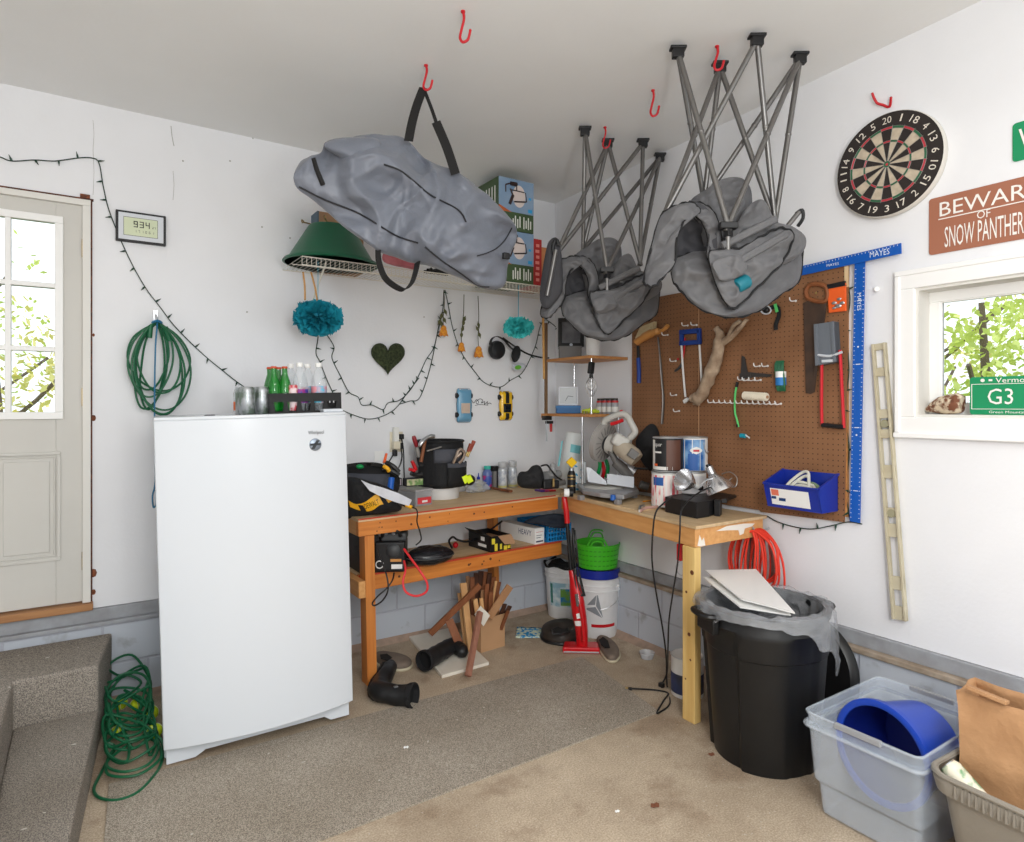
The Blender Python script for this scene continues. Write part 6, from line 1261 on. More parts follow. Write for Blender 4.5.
# corner: towels, box, sponge, bottle
ptz = RZ+.001
c_ = D(571,487,4.40); t = thing('paper_towel_roll', 'leaning paper towel roll in printed wrap at the back corner of the bench', 'paper towels', c_); A_ = D(567,489,4.40); B_ = D(575,433,4.44); ax_ = (B_-A_).normalized(); MB().sweep([A_,A_+ax_*.004,B_-ax_*.004,B_],[.058,.062,.062,.056],28).build('roll', mat('towel_wrap',(226,232,232),.5), t, world=True, sharp=50)
mb = MB().sweep([A_.lerp(B_,.45),A_.lerp(B_,.72)],.0628,28,cap=False); 
tl_ = mat('wrap_teal',(120,196,204),.5); tr = MB().sweep([A_,B_],.0622,28); tr = bvh_of(tr)
decal(tr, [(571,444),(581,446)], [(570,452),(580,454)], 'teal_print', tl_, t, .003, fb=4.3); decal(tr, [(561.5,441),(563,441)], [(555.5+2,466),(559.5,466)], 'teal_edge', tl_, t, .003, nu=4, fb=4.3)
p = D(578.5,486,4.25); t = box_t('tissue_box', 'white box printed with blue leaves in the bench corner before the towel roll', 'box', (p.x,p.y,ptz), (.09,.06,.20), mat('box_white',(224,230,232),.5), -.6)
mb = MB()
for (x,z,a_) in ((-.02,.17,.4),(.02,.15,-.5),(-.015,.115,.8),(.018,.095,-.2),(-.02,.06,.5),(.02,.045,1),(-.01,.02,0)): mb.lathe([(.012,0),(0,.0008)],10,c=(x,-.031,z),M=Matrix.Rotation(a_,3,'Y')@Matrix.Rotation(PI/2,3,'X'),sy=.5)
mb.build('leaf_print', mat('print_blue',(70,160,196),.5), t); MB().bx(.0445,.046,-.03,.03,0,.2).build('dark_side', ink, t)
p = D(571.5,492,4.12); t = thing('spray_bottle', 'slim black canister with gold bands at the bench corner, a yellow block on top', 'canister', (p.x,p.y,ptz)); MB().lathe([(0,0),(.026,0),(.027,.004),(.027,.12),(.022,.14),(.016,.152)],20).build('canister_body', black, t, sharp=50)
for z in (.05,.095,.115): MB().lathe([(.0272,z),(.0276,z+.001),(.0276,z+.010),(.0272,z+.011)],20,cap=False).build('gold_band', brass, t)
MB().lathe([(.017,.152),(.017,.168),(0,.17)],16).build('collar', metal, t, sharp=50)
topz = ptz+.171; mb = MB().box((p.x,p.y,topz+.034),(.05,.028,.05),Matrix.Rotation(-.5,3,'Z')@Matrix.Rotation(PI/4,3,'Y')); tag(mb.build('sponge', mat('sponge_yellow',(242,196,30),.8), None, bevel=.003), 'yellow diamond-shaped block balanced on the black canister', 'sponge')
q = D(569,497,3.98); q.z = RZ+.03; t = thing('tape_measure', 'white and black wheel-shaped roll at the inner bench corner', 'roll', q); MB().cyl(q-RT*.03,q+RT*.0,.026,n=18).build('white_disc', card, t, world=True); MB().cyl(q+RT*.002,q+RT*.025,.025,n=18).build('black_disc', black, t, world=True)
# ---------------------------------------------------------------- miter saw
alu = mat('cast_aluminium', (166,166,168), .4, metal=.55); sgrey = mat('saw_light_grey', (186,184,178), .4); sdk = mat('saw_dark_grey', (96,94,92), .45); bladem = mat('blade_guard', (170,166,162), .25, alpha=.75); beige = mat('motor_beige', (176,164,146), .45)
ms = thing('miter_saw', 'grey miter saw with a red trigger on the right arm of the bench', 'miter saw', D(607,500,3.85)); zt_ = RZ+.062
top_ = [Z(u,v,zt_) for u,v in ((577,483),(590,479),(612,480),(636,486),(639,490),(624,495),(600,493),(583,490))]
MB().prism(top_,(0,0,-.026)).build('base_table', alu, ms, world=True, bevel=.004)
mb = MB(); c0_ = Z(604,487,zt_); mb.lathe([(0,.0),(.115,.0),(.125,-.006),(.125,-.03),(.10,-.035),(0,-.035)],36,c=c0_+V((0,0,.008)));
mb.build('turntable', sgrey, ms, world=True, sharp=40)
mb = MB()
for k in range(26): a = -2.9+2.0*k/25; mb.box(c0_+V((.126*math.cos(a),.126*math.sin(a),-.032)),(.006,.006,.014),Matrix.Rotation(a,3,'Z'))
mb.build('detent_scale', dkgrey, ms, world=True)
for (u,v) in ((581,491),(618,495),(634,489),(596,481)): p = Z(u,v,zt_); MB().prism([p+V((-.016,-.016,-.026)),p+V((.016,-.016,-.026)),p+V((.016,.016,-.026)),p+V((-.016,.016,-.026))],(0,0,-(zt_-.026-RZ-.009))).build('foot', alu, ms, world=True, bevel=.003)
p = Z(613,500,RZ+.03); MB().cyl(p,p+V((0,0,.03)),.017,.014,n=12).build('blue_knob', mat('knob_blue',(30,90,170),.4), ms, world=True)
F0_ = [D(u,v,t) for u,v,t in ((586,467,4.0),(591,468,4.0),(606,481,3.95),(607,485,3.94),(588,482,4.0))]; MB().prism(F0_, FW*.01).build('fence', silv, ms, world=True, bevel=.002)
F1_ = [D(u,v,t) for u,v,t in ((607,474,3.95),(612,474,3.94),(634,477,3.85),(634,488,3.85),(607,484,3.95))]; MB().prism(F1_, FW*.012).build('fence', silv, ms, world=True, bevel=.002)
nrm_ = (RT*.74-FW*.62-UP*.25).normalized(); gc = D(603,442,3.98)
Mg = Matrix.Translation(gc) @ nrm_.to_track_quat('Z','Y').to_matrix().to_4x4()
MB().at(Mg).lathe([(0,-.022),(.118,-.022),(.126,-.016),(.126,.016),(.118,.022),(0,.022)],44).build('blade_guard', bladem, ms, world=True, sharp=40)
MB().at(Mg).lathe([(.112,-.002),(.112,.002)],44).build('saw_blade', chrome, ms, world=True, sharp=20); MB().at(Mg).lathe([(.04,-.026),(.045,.026),(0,.03)],24).build('arbor', dkgrey, ms, world=True)
mb = MB().at(Mg)
for k in range(18): a = k*2*PI/18; mb.box((.085*math.cos(a),.085*math.sin(a),.0235),(.05,.004,.003),Matrix.Rotation(a,3,'Z'))
mb.build('guard_ribs', sdk, ms, world=True)
m0 = gc+nrm_*.03+RT*.015; 
MB().sweep([m0, m0+nrm_*.02, m0+nrm_*.06],[.062,.066,.060],24).build('gear_housing', sgrey, ms, world=True, sharp=40)
a0_ = D(616,434,3.90); MB().box(D(620,441,3.86),(.10,.10,.075),Matrix.Rotation(-.6,3,'Z')@Matrix.Rotation(.5,3,'Y')).build('top_housing', sgrey, ms, world=True, bevel=.018,seg=4)
MB().sweep([D(620,446,3.88),D(622,448,3.86),D(634,457,3.78),D(637,460,3.77)],[.050,.056,.054,.044],20).build('motor', beige, ms, world=True, sharp=40)
MB().box(D(633,454,3.72),(.055,.03,.05),Matrix.Rotation(-.6,3,'Z')@Matrix.Rotation(.6,3,'Y')).build('brush_cap', sdk, ms, world=True, bevel=.004)
MB().sweep(fit_spline([D(604,427,3.94),D(605,421,3.93),D(612,417,3.90),D(621,414,3.87),D(627,416,3.85),D(631,423,3.83),D(635,432,3.82),(D(630,438,3.84))],5),.020,12).build('handle', sgrey, ms, world=True)
MB().tube([D(611,424,3.88),D(617,422.5,3.86),D(623,420,3.84)],.011,8,4).build('trigger', redp, ms, world=True); MB().sph(D(621.5,411.5,3.87),(.014,.012,.010),10).build('lock_button', redp, ms, world=True)
MB().sweep([D(615,462,3.90),D(622,468,3.90),D(630,476,3.92)],[.03,.034,.032],14).build('pivot_arm', sdk, ms, world=True)
MB().sweep([D(626,466,3.92),D(634,472,3.92)],[.026,.030],14).build('pivot_arm', alu, ms, world=True); MB().cyl(D(610,450,3.92),D(618,466,3.9),.02,n=12).build('link', sdk, ms, world=True)
MB().tube([D(634,468,3.85),D(648,469,3.83)],.007,6,3).build('bevel_lever', black, ms, world=True)
mb = MB(); pillow(mb, [(u,v,3.98) for u,v in ((636,440),(642,431),(650,424),(656,426),(660,436),(661,452),(656,466),(650,471),(642,462),(637,450))], (650,447,3.98), .05, .05, rings=10, k=4, wr=.015, ws=10, seed=8); mb.build('dust_bag', bagb, ms, world=True, sharp=180)
MB().cyl(D(640,484,3.95),D(648,487,3.95),.024,n=14).build('side_roller', sdk, ms, world=True); 
for k,(u,v,m_) in enumerate(((598,465,grp),(602,470,redp),(606,468,grp))): tag(MB().tube([D(u,v-8,4.18),D(u+2,v,4.16),D(u,v+9,4.18)],.012,8,4).build('marker', m_, None), ['green bundle of line behind the miter saw, left of the red one','red tool handle behind the miter saw fence','green bundle of line behind the miter saw, right of the red handle'][k], 'tool')
# ---------------------------------------------------------------- paint cans
tin = mat('tin_rim', (200,202,204), .3, metal=.7)
def paint_can(label, u, z, depth, lm, extra):
    c = D(u,480,depth); c.z = z; t = thing('paint_can', label, 'paint can', c, group='gallon paint cans on the bench'); MB().lathe([(0,.002),(.078,0),(.0825,.004),(.0825,.186),(.080,.19),(.070,.184),(0,.184)],36).build('can_body', lm, t, sharp=45)
    MB().lathe([(.0825,.184),(.085,.187),(.0825,.192),(.078,.190),(.066,.187),(.064,.182),(0,.182)],36).build('lid', tin, t, sharp=45); MB().sweep([V((.0835*math.cos(2*PI*k/32),.0835*math.sin(2*PI*k/32),.004)) for k in range(32)],.003,6,True).build('base_ring', tin, t)
    ac = math.atan2(CAM.y-c.y,CAM.x-c.x)
    for nm,a0,a1,z0,z1,mm in extra: MB().grid(lambda s,q: V((.0831*math.cos(ac+a0+(a1-a0)*s),.0831*math.sin(ac+a0+(a1-a0)*s),z0+(z1-z0)*q)),10,2).build(nm, mm, t)
    return t, ac
wl_ = mat('can_white',(226,224,220),.4); brn = mat('can_brown',(92,60,48),.45); rdl = mat('can_red',(190,48,56),.45); bll = mat('can_blue',(40,90,160),.4); pkl = mat('can_pink',(220,170,180),.45)
def ctext(t, ac, s, z, h, am, m, w=None, nm='lettering', r=.0838):
    w = w or h*.7*len(s); mb = MB().text(s,0,z,w,h,0); mb.v=[V((r*math.cos(ac+am+v.x/r),r*math.sin(ac+am+v.x/r),v.z)) for v in mb.v]; mb.build(nm, m, t)
zc_ = RZ+.0095
t, ac = paint_can('white and red labelled paint can, bottom of the left stack on the bench', 666.5, zc_, 3.60, wl_, [('label',-1.4,1.4,.012,.176,mat('label_red_white',(214,90,100),.45,col2=(232,214,210),scale=26,stretch=(1,1,.35),contrast=.05)),('blue_patch',-1.0,-.2,.12,.165,bll)])
t, ac = paint_can('black and brown labelled paint can, topmost of the left stack on the bench', 668, zc_+.194, 3.60, ink, [('brown_photo',-.1,.95,.012,.176,brn),('white_strip',-1.45,-1.0,.012,.176,wl_),('swoosh',-1.2,.3,.012,.03,wl_),('thin_strip',-1.0,-.45,.104,.113,wl_),('orange_patch',-1.1,-.75,.032,.045,oran)]); ctext(t,ac,'apor',.145,.022,-.7,wl_,.05)
t, ac = paint_can('plain white paint can, bottom of the right stack on the bench', 691, zc_, 3.63, wl_, [('label',-1.2,1.2,.02,.17,mat('label_grey_white',(214,214,216),.4))])
t, ac = paint_can('blue labelled paint can, topmost of the right stack on the bench', 692.5, zc_+.194, 3.63, wl_, [('label',-1.5,.95,.006,.178,mat('label_blue_sky',(30,92,160),.4,col2=(130,170,210),scale=14,contrast=.1)),('blue_stripe',-.3,.35,.006,.10,bll)]); MB().grid(lambda s,q: V((.0840*math.cos(ac+.25+.42*(q-.5)*2*math.cos((s-.5)*PI)),.0840*math.sin(ac+.25+.42*(q-.5)*2*math.cos((s-.5)*PI)),.118+.042*(s-.5))),12,6).build('white_oval', wl_, t); MB().grid(lambda s,q: V((.0846*math.cos(ac+.05+.4*s),.0846*math.sin(ac+.05+.4*s),.111+.012*q)),8,2).build('red_strip', rdl, t); MB().tube([V((.087*math.cos(ac+a_),.087*math.sin(ac+a_),z)) for a_,z in ((.75,.16),(.9,.12),(1.15,.10),(1.4,.11))],.002,5,4).build('bail_handle', metal, t)
# clamp lamps, rack
refl = mat('spun_aluminium', (220,220,222), .22, metal=.9)
t = thing('clamp_lamp', 'aluminium clamp lamp lying on its side on the black rack, dish facing left', 'lamp', D(690,488,3.40)); ax_ = (-RT*.75-FW*.45+UP*.35).normalized(); c_ = D(687,481.5,3.38); Mx = Matrix.Translation(c_)@ax_.to_track_quat('Z','Y').to_matrix().to_4x4()
MB().at(Mx).lathe([(.058,.035),(.060,.034),(.052,.008),(.036,-.022),(.020,-.042),(.018,-.05)],32,cap=False).build('reflector', refl, t, world=True, solid=.0015); MB().at(Mx).cyl((0,0,-.045),(0,0,-.085),.017,n=16).build('socket', card, t, world=True); MB().at(Mx).cyl((0,0,-.08),(0,0,-.115),.015,n=16).build('switch_housing', black, t, world=True)
t = thing('clamp_lamp', 'aluminium clamp lamp lying dish down on the black rack, nearer the pegboard', 'lamp', D(718,492,3.35)); ax_ = (UP*-.85-RT*-.35-FW*.2).normalized(); c_ = D(716,482,3.34); Mx = Matrix.Translation(c_)@ax_.to_track_quat('Z','Y').to_matrix().to_4x4()
MB().at(Mx).lathe([(.072,.050),(.074,.048),(.066,.022),(.046,-.008),(.024,-.032),(.022,-.045)],32,cap=False).build('reflector', refl, t, world=True, solid=.0015); MB().at(Mx).cyl((0,0,-.04),(0,0,-.085),.020,n=16).build('socket', metal, t, world=True); MB().at(Mx).cyl((0,0,-.08),(0,0,-.10),.012,n=12).build('switch_housing', black, t, world=True); MB().tube([D(722,474,3.42),D(730,472,3.45),D(737,478,3.45),D(735,487,3.45),D(726,484,3.42),D(732,478,3.4)],.003,6,4).build('wire_guard', metal, t, world=True); MB().tube([D(700,487,3.3),D(706,480,3.3),D(712,478,3.32),D(716,474,3.34)],.006,6,4).build('clamp', metal, t, world=True)
t = thing('plastic_rack', 'black stepped plastic rack lying on the near end of the right bench arm', 'rack', D(700,510,3.2)); zr0, zr1 = RZ+.001, RZ+.083
rk = [(664.5,497),(676,494),(690,493),(712,496),(738,492),(740,495),(727,503),(711,501),(695,501.5),(681,500.5)]
lo_ = [Z(u,v,zr1) for u,v in ((665,497),(690,492),(741,494),(739,497),(727,503),(709,500.5),(694,502),(680,499.5))]
mb = MB().prism([Z(u,v,zr1) for u,v in ((665,496.5),(680,493),(695,495.5),(693,497.5),(681,499.8))],(0,0,-.082)); mb.prism([Z(u,v,zr1) for u,v in ((681,499.8),(693,497.5),(700,495.5),(716,498.5),(709,500.8),(697,502.5))],(0,0,-.082)); mb.prism([Z(u,v,zr1) for u,v in ((680,493),(706,490.5),(728,492),(727,499),(716,498.5),(700,495.5),(693,497.5))],(0,0,-.022)); mb.prism([Z(u,v,zr1) for u,v in ((728,492),(739,491),(741,493),(727,499))],(0,0,-.014)); mb.prism([Z(u,v,zr1) for u,v in ((716,498.5),(722,498.9),(720,500.5),(714,500))],(0,0,-.082)); mb.build('rack_body', dkgrey if False else black, t, world=True, bevel=.003)
tag(MB().tube([D(672,497,3.16),D(664,503,3.10),D(656,512,3.08),D(653,530,3.10),D(652,560,3.12),D(656,592,3.15),D(662,625,3.20),D(666,655,3.28),Z(667,685,.008),Z(670,703,.006),Z(660,712,.006),Z(657,712,.006),Z(664,700,.006),Z(668,693,.006),Z(655,690,.006),Z(640,689,.008),Z(630,688.5,.008)], .0042, 8, 6).build('cable', black, None), 'black cord with a brass plug hanging from the rack and lying on the floor', 'cord')
t = thing('cord_plug', 'brass-tipped plug at the floor end of the black cord', 'plug', Z(627,688,.0)); MB().cyl(Z(632,689,.009),Z(628.5,688.3,.009),.008,n=10).build('plug_body', black, t, world=True); MB().cyl(Z(628.5,688.3,.009),Z(625.5,688,.009),.006,n=10).build('tip', brass, t, world=True)
tag(MB().tube([D(711,487,3.3),D(700,492,3.22),D(688,501,3.12),D(681,512,3.07),D(680,530,3.06),D(678,560,3.09),D(673,592,3.12),D(669,620,3.16),D(668,645,3.22),Z(667,672,.05),Z(662,684,.012)], .0042, 8, 6).build('cable', black, None), 'black lamp cord hanging straight down in front of the bench post', 'cord')
MB().box(Z(661.5,685,.012),(.022,.03,.022)).build('floor_plug', black, tag(thing('power_plug','small black plug lying on the floor beside the bench post','plug',Z(661.5,685,.0)),None), world=True, bevel=.003)
t = thing('pencil', 'orange pencil lying on the right bench arm before the paint cans', 'pencil', Z(650,501,RZ+.009)); a,b = Z(643,501.5,RZ+.014),Z(656,500,RZ+.014); MB().cyl(a,b,.004,n=6).build('shaft', mat('pencil_orange',(232,150,40),.4), t, world=True); MB().cyl(b,b+(b-a)*.08,.004,.001,n=6).build('tip', tanw, t, world=True)
t = thing('quick_clamp', 'pale pink and grey clamp lying on the bench edge before the paint cans', 'clamp', Z(650,509,RZ)); MB().tube([Z(640,511,RZ+.01),Z(646,508,RZ+.014),Z(655,507,RZ+.014),Z(662,505,RZ+.012)],.008,8,4).build('arm', mat('pale_pink',(190,150,140),.5), t, world=True); MB().tube([Z(640,511,RZ+.01),Z(640,507,RZ+.014),Z(644,505.5,RZ+.014)],.008,8,4).build('jaw', metal, t, world=True)
t = thing('rubber_stopper', 'small yellow cap on the black rack', 'cap', D(663,500,3.15)); MB().cyl(Z(663,502,RZ+.0),Z(663,502,RZ+.0)+V((0,0,.04)),.012,n=12).build('cap', mat('neon_yellow',(230,236,60),.4), t, world=True)
# ================================================================ lower shelf, floor, freezer top, outdoors
def shf(u, v): p = Z(u,v,.59); p.z = bs(p.x)+.001; return p
p = V((-1.655,-.36,0)); p.z = bs(p.x)+.001; t = box_t('speaker_box', 'black box on the lower shelf behind the left bench leg', 'box', p, (.10,.22,.21), black); MB().lathe([(.02,0),(.018,-.002),(.015,0)],20,c=(-.051,-.02,.13),M=Matrix.Rotation(-PI/2,3,'Y'),cap=False).build('ring_mark', dkgrey, t)
q = Z(387,574.5,.592); q.y += .06; q.z = bs(q.x)+.006
t = thing('jump_starter', 'black portable jump starter with a white ring mark on the lower bench shelf', 'jump starter', (q.x+.06,q.y+.05,q.z), math.radians(-30))
MB().bx(-.075,.095,-.07,.09,0,.17).build('housing', black, t, bevel=.012, seg=3); MB().bx(-.04,.10,-.055,.07,.17,.215).build('top_panel', dkgrey, t, bevel=.01); MB().tube([(-.03,-.06,.20),(-.02,-.085,.235),(.05,-.085,.235),(.07,-.06,.20)],.010,8,4).build('carry_handle', black, t)
mb = MB(); mb.sweep([V((-.045+.020*math.cos(2*PI*k/24),-.0715,.045+.020*math.sin(2*PI*k/24))) for k in range(24)],.0035,6,True); mb.build('ring_mark', white_p, t); MB().bx(.02,.08,-.072,-.070,.02,.045).build('white_label', card, t); MB().bx(.015,.075,-.074,-.070,.06,.075).build('tan_label', tanw, t)
mb = MB(); mb.sph((.03,-.06,.12),(.045,.03,.045),12); mb.build('front_bulge', dkgrey, t)
for dx in (-.01,.03,.06): MB().cyl((dx,-.055,.21),(dx,-.07,.218),.009,n=10).build('dial', mat('dial_grey',(120,122,124),.4), t)
rh = mat('red_hose', (214,50,56), .4); tag(MB().tube([D(404,549,3.46),D(412,560,3.40),D(420,571,3.36),D(427,583,3.35),D(426,592,3.35),D(416,596,3.35),D(406,592,3.36),D(403,582,3.37),D(405.5,570,3.40),D(404,561,3.46)],.0062,8,6).build('hose', rh, None), 'red hose looping down in front of the lower bench shelf', 'hose')
tag(MB().tube([D(377,548,3.42),D(382,562,3.38),D(387,577,3.34),D(388,590,3.33),D(383,600,3.33),D(375,605.5,3.33),D(372.5,603,3.33),D(378,596,3.33),D(386,589,3.34),D(392,581,3.36),D(394,573,3.42)],.0042,8,6).build('cable', black, None), 'black cord looping down below the jump starter on the lower shelf', 'cord')
p = D(430,553,3.74); p.z = bs(p.x)+.058; mb = MB(); mb.sph(p,(.145,.10,.056),20,M=None,f=lambda q,k:V((q.x*(1+.12*nz((k.x,k.y,k.z),2,6)),q.y,q.z*(1+.2*nz((k.x,k.y,k.z),3,2))))); t = thing('zip_pouch', 'flat black oval zip case on the lower bench shelf behind the red hose', 'case', p-V((0,0,.056))); mb.build('pouch', mat('glossy_black_case',(30,30,34),.25,bump=.5,bscale=14), t, world=True); MB().sweep([p+V((.147*math.cos(2*PI*k/40),.102*math.sin(2*PI*k/40),.0)) for k in range(40)],.0035,6,True).build('zip', dkgrey, t, world=True)
tag(MB().tube([D(452,548,3.8),D(449,541,3.85),D(453,537,3.92),D(458,540,3.95),D(470,541,4.1),D(490,530,4.3),D(502,521,4.4)],.007,6,5).build('cable', black, None), 'black cable running along the lower shelf behind the black and yellow box', 'cable')
p = shf(455.5,549); tag(MB().sph(p+V((0,0,.02)),(.018,.018,.02),12).build('red_ball', redp, None), 'small red knob lying on the lower shelf between the case and the open box', 'knob')
# open black and yellow box
p = shf(491,554); p.y = max(p.y,-.50); t = thing('open_carton', 'open black and yellow printed carton on the lower bench shelf, brown flap hanging out', 'box', p, math.radians(4)); w, d, h = .155, .25, .098
mb = MB(); mb.bx(0,w,0,.003,0,h); mb.bx(0,.003,.003,d,0,h); mb.bx(w-.003,w,.003,d,0,h); mb.bx(.003,w-.003,d-.003,d,0,h); mb.bx(.003,w-.003,.003,d-.003,0,.003); mb.build('carton', ink, t)
MB().bx(.003,w-.003,.05,d-.01,.004,h-.03).build('carton_lining', cardb, t)  # cardboard-coloured block filling the inside of the carton
MB().prism([(.05,-.003,h),(w,-.003,h),(w+.01,-.035,h-.055),(.085,-.03,h-.052)],(0,-.002,0)).build('flap', cardb, t); MB().prism([(0,.0,h),(0,d,h),(-.0,d,h+.0),(-.045,d-.02,h+.03),(-.045,.03,h+.03)],(0,0,.002)).build('side_flap', ink, t)
mb = MB().bx(.006,.03,-.0012,0,.05,.085); mb.bx(.028,.05,-.0012,0,.006,.05); mb.bx(.10,.125,-.0012,0,.004,.03); mb.bx(.13,.152,-.0012,0,.01,.03); mb.bx(.07,.085,-.0012,0,.012,.045); mb.build('yellow_print', mat('print_yellow',(226,206,60),.5), t)
mb = MB().bx(-.0012,0,.05,.14,.022,.040); mb.bx(-.0012,0,.07,.11,.06,.085); mb.build('white_print', card, t)
# long white carton
p = shf(535,547); p.y = max(p.y, -.50); t = thing('long_carton', 'long white carton lettered HEAVY on the lower shelf beside the blue basket', 'box', p, math.radians(6)); MB().bx(0,.082,0,.36,0,.105).build('carton', card, t, bevel=.002)
MB().text('HEAVY',-.10,.068,.13,.036,-.001,M=Matrix.Rotation(-PI/2,4,'Z')).build('lettering', mat('print_navy',(60,66,110),.5), t)
mb = MB().bx(.01,.072,-.0012,0,.012,.022); mb.bx(.012,.05,-.0012,0,.04,.044); mb.bx(.012,.06,-.0012,0,.055,.058); mb.build('small_print', mat('print_navy2',(50,60,90),.5), t); MB().bx(.01,.07,-.0013,0,.078,.08).build('red_line', redp, t)
basketm = mat('basket_blue', (28,130,196), .4)
bx_0 = p.x+.10; t = thing('basket', 'blue slotted plastic basket full of dark things on the lower bench shelf', 'basket', (bx_0,-.47,bs(bx_0)+.001)); w, d, h = .20,.36,.115
mb = MB()
for z in (0,.028,.056,.084,.105): mb.bx(0,w,0,.005,z,z+.010); mb.bx(0,.005,.005,d,z,z+.010); mb.bx(w-.005,w,.005,d,z,z+.010)
for k in range(9): x = (w-.01)*k/8; mb.bx(x,x+.01,.0005,.0045,0,h)
for k in range(12): y = .005+(d-.02)*k/11; mb.bx(.0005,.0045,y,y+.012,0,h); mb.bx(w-.0045,w-.0005,y,y+.012,0,h)
mb.bx(0,w,d-.005,d,0,h); mb.bx(.005,w-.005,.005,d-.005,0,.004); mb.build('basket_shell', basketm, t)
mb = MB(); pillow(mb, [(u,v,4.2) for u,v in ((524,522),(534,517),(545,514.5),(556,513.5),(566,516),(567,527),(556,528),(546,526),(535,524))], (552,521,4.25), .05,.08, rings=8, k=4, wr=.02, ws=9, seed=5); tag(mb.build('dark_cloth', mat('navy_black_cloth',(26,34,46),.85), None, sharp=180), 'dark navy cloth heaped over the basket and white carton', 'cloth')
# ---------------------------------------------------------------- red stick vacuum
vr = mat('vacuum_red', (200,22,30), .28, coat=.3); dv = 3.97
vc = thing('stick_vacuum', 'red and black upright stick vacuum standing before the white buckets', 'vacuum cleaner', Z(581,650))
VV = lambda u, v, d_=dv: D(u, v, d_)
MB().prism([Z(562.5,653.5),Z(600,654.5),Z(597.5,647.5),Z(564.5,647)],(0,0,.038)).build('floor_head', vr, vc, world=True, bevel=.008, seg=3)
MB().prism([Z(563.5,652.6,.012),Z(599,653.4,.012),Z(598.8,652.2,.022),Z(564,651.5,.022)],(0,0,.002)).build('head_strip', silv, vc, world=True)
body = fit_spline([VV(582,645,3.98),VV(581.5,630,3.97),VV(578.5,610,3.98),VV(576.5,595,4.0),VV(574,582,4.01),VV(571,570,4.02)],4)
MB().sweep(body,[.040,.040,.041,.042,.044,.046,.048,.050,.050,.050,.050,.049,.047,.045,.042,.038,.033,.028,.024,.021,.019],18,flat=.8).build('body', vr, vc, world=True, sharp=60)
lo3 = fit_spline([VV(583.5,641,3.90),VV(582,620,3.91),VV(579,604,3.93)],3); MB().sweep(lo3,.012,8,flat=.5).build('front_ridge', vr, vc, world=True)
MB().sweep([VV(576.3,594,3.94),VV(577.3,601,3.93),VV(578,606,3.93)],.010,8).build('switch', sdk, vc, world=True)
tr = MB().sweep(body,[.0475]*len(body),18,flat=.8); trb = bvh_of(tr)
decal(trb, [(576,614),(580,613)], [(577,619),(581.5,618)], 'white_mark', card, vc, .004, nu=4, fb=3.9); decal(trb, [(574.5,621),(582.5,621)], [(575.5,626),(583,626)], 'white_label', card, vc, .004, nu=4, fb=3.9)
MB().cyl(VV(571,571,4.02),VV(567,521,4.04),.012,n=12).build('tube', black, vc, world=True); MB().cyl(VV(574,566,4.05),VV(573,528,4.06),.010,n=10).build('hose_tube', black, vc, world=True); MB().sweep([VV(567.4,523,4.04),VV(566.2,510,4.04),VV(564.3,498,4.04),VV(563.5,496.5,4.04)],[.017,.018,.017,.012],14).build('grip', vr, vc, world=True)
for du in (0,2.5,5): MB().tube([VV(570+du,530,4.0),VV(572+du,550,3.97),VV(574+du,572,3.98),VV(577+du,590,3.97),VV(582+du*.6,596,3.96),VV(583,588,3.97),VV(579,572,3.99)],.0042,6,5).build('wrapped_cord', black, vc, world=True)
# ---------------------------------------------------------------- buckets and basket
def pail(name, label, c, m, H=.37, r0=.125, r1=.148, rim=True):
    t = thing(name, label, 'bucket', c); MB().lathe([(0,0),(r0-.002,0),(r0,.004),(r0+(r1-r0)*.78,H*.78),(r1+.004,H*.785),(r1+.004,H*.80),(r1-.002,H*.81),(r1-.001,H*.87),(r1+.005,H*.875),(r1+.005,H*.89),(r1,H*.90),(r1+.001,H*.985),(r1+.004,H),(r1-.004,H),(r0-.004,.01),(0,.008)],44).build('shell', m, t, sharp=40); return t
b1 = Z(563,613); b2 = Z(597.5,632); 
bu1 = pail('bucket', 'white bucket with a blue picture label and dark contents, back in the corner', (b1.x,min(b1.y,-.21),0), white_p); b1=bu1.location
ac = math.atan2(CAM.y-b1.y,CAM.x-b1.x)
cyl_patch = lambda t,ac_,a0,a1,z0,z1,m,nm,r0=.125,r1=.148,H=.37,l=.0012: MB().grid(lambda s,q: V(((r0+(r1-r0)*(z0+(z1-z0)*q)/H+l)*math.cos(ac_+a0+(a1-a0)*s),(r0+(r1-r0)*(z0+(z1-z0)*q)/H+l)*math.sin(ac_+a0+(a1-a0)*s),z0+(z1-z0)*q)),12,3).build(nm,m,t)
cyl_patch(bu1,ac,-.9,.75,.09,.26,mat('label_teal_pale',(150,190,206),.45,col2=(220,230,232),scale=18,contrast=.1),'label'); cyl_patch(bu1,ac,-.25,.75,.10,.22,mat('label_scene_blue',(40,120,180),.45,col2=(110,160,70),scale=14,contrast=.06),'label_picture',l=.002); cyl_patch(bu1,ac,-.85,-.7,.11,.25,mat('label_green_text',(60,130,120),.45),'label_text',l=.002)
MB().lathe([(.137,.34),(.10,.385),(.05,.37),(0,.38)],30).build('dark_contents', bagb, bu1)
mb = MB().sweep([V((.152*math.cos(2*PI*k/36),.152*math.sin(2*PI*k/36),.372+.01*math.sin(k))) for k in range(36)],.008,8,True); mb.build('liner_rim', bagb, bu1)
bu2 = pail('bucket', 'white bucket with a grey star logo and red band, in front of the corner', (b2.x,b2.y,0), white_p, H=.385, r0=.130, r1=.150); ac2 = math.atan2(CAM.y-b2.y,CAM.x-b2.x)
cyl_patch(bu2,ac2,-.3,.95,.075,.095,redp,'red_band',.130,.150,.385)
cm = lambda a,z,l=.0015: V(((.130+.02*z/.385+l)*math.cos(ac2+a),(.130+.02*z/.385+l)*math.sin(ac2+a),z))
lg = mat('logo_grey',(140,146,152),.45)
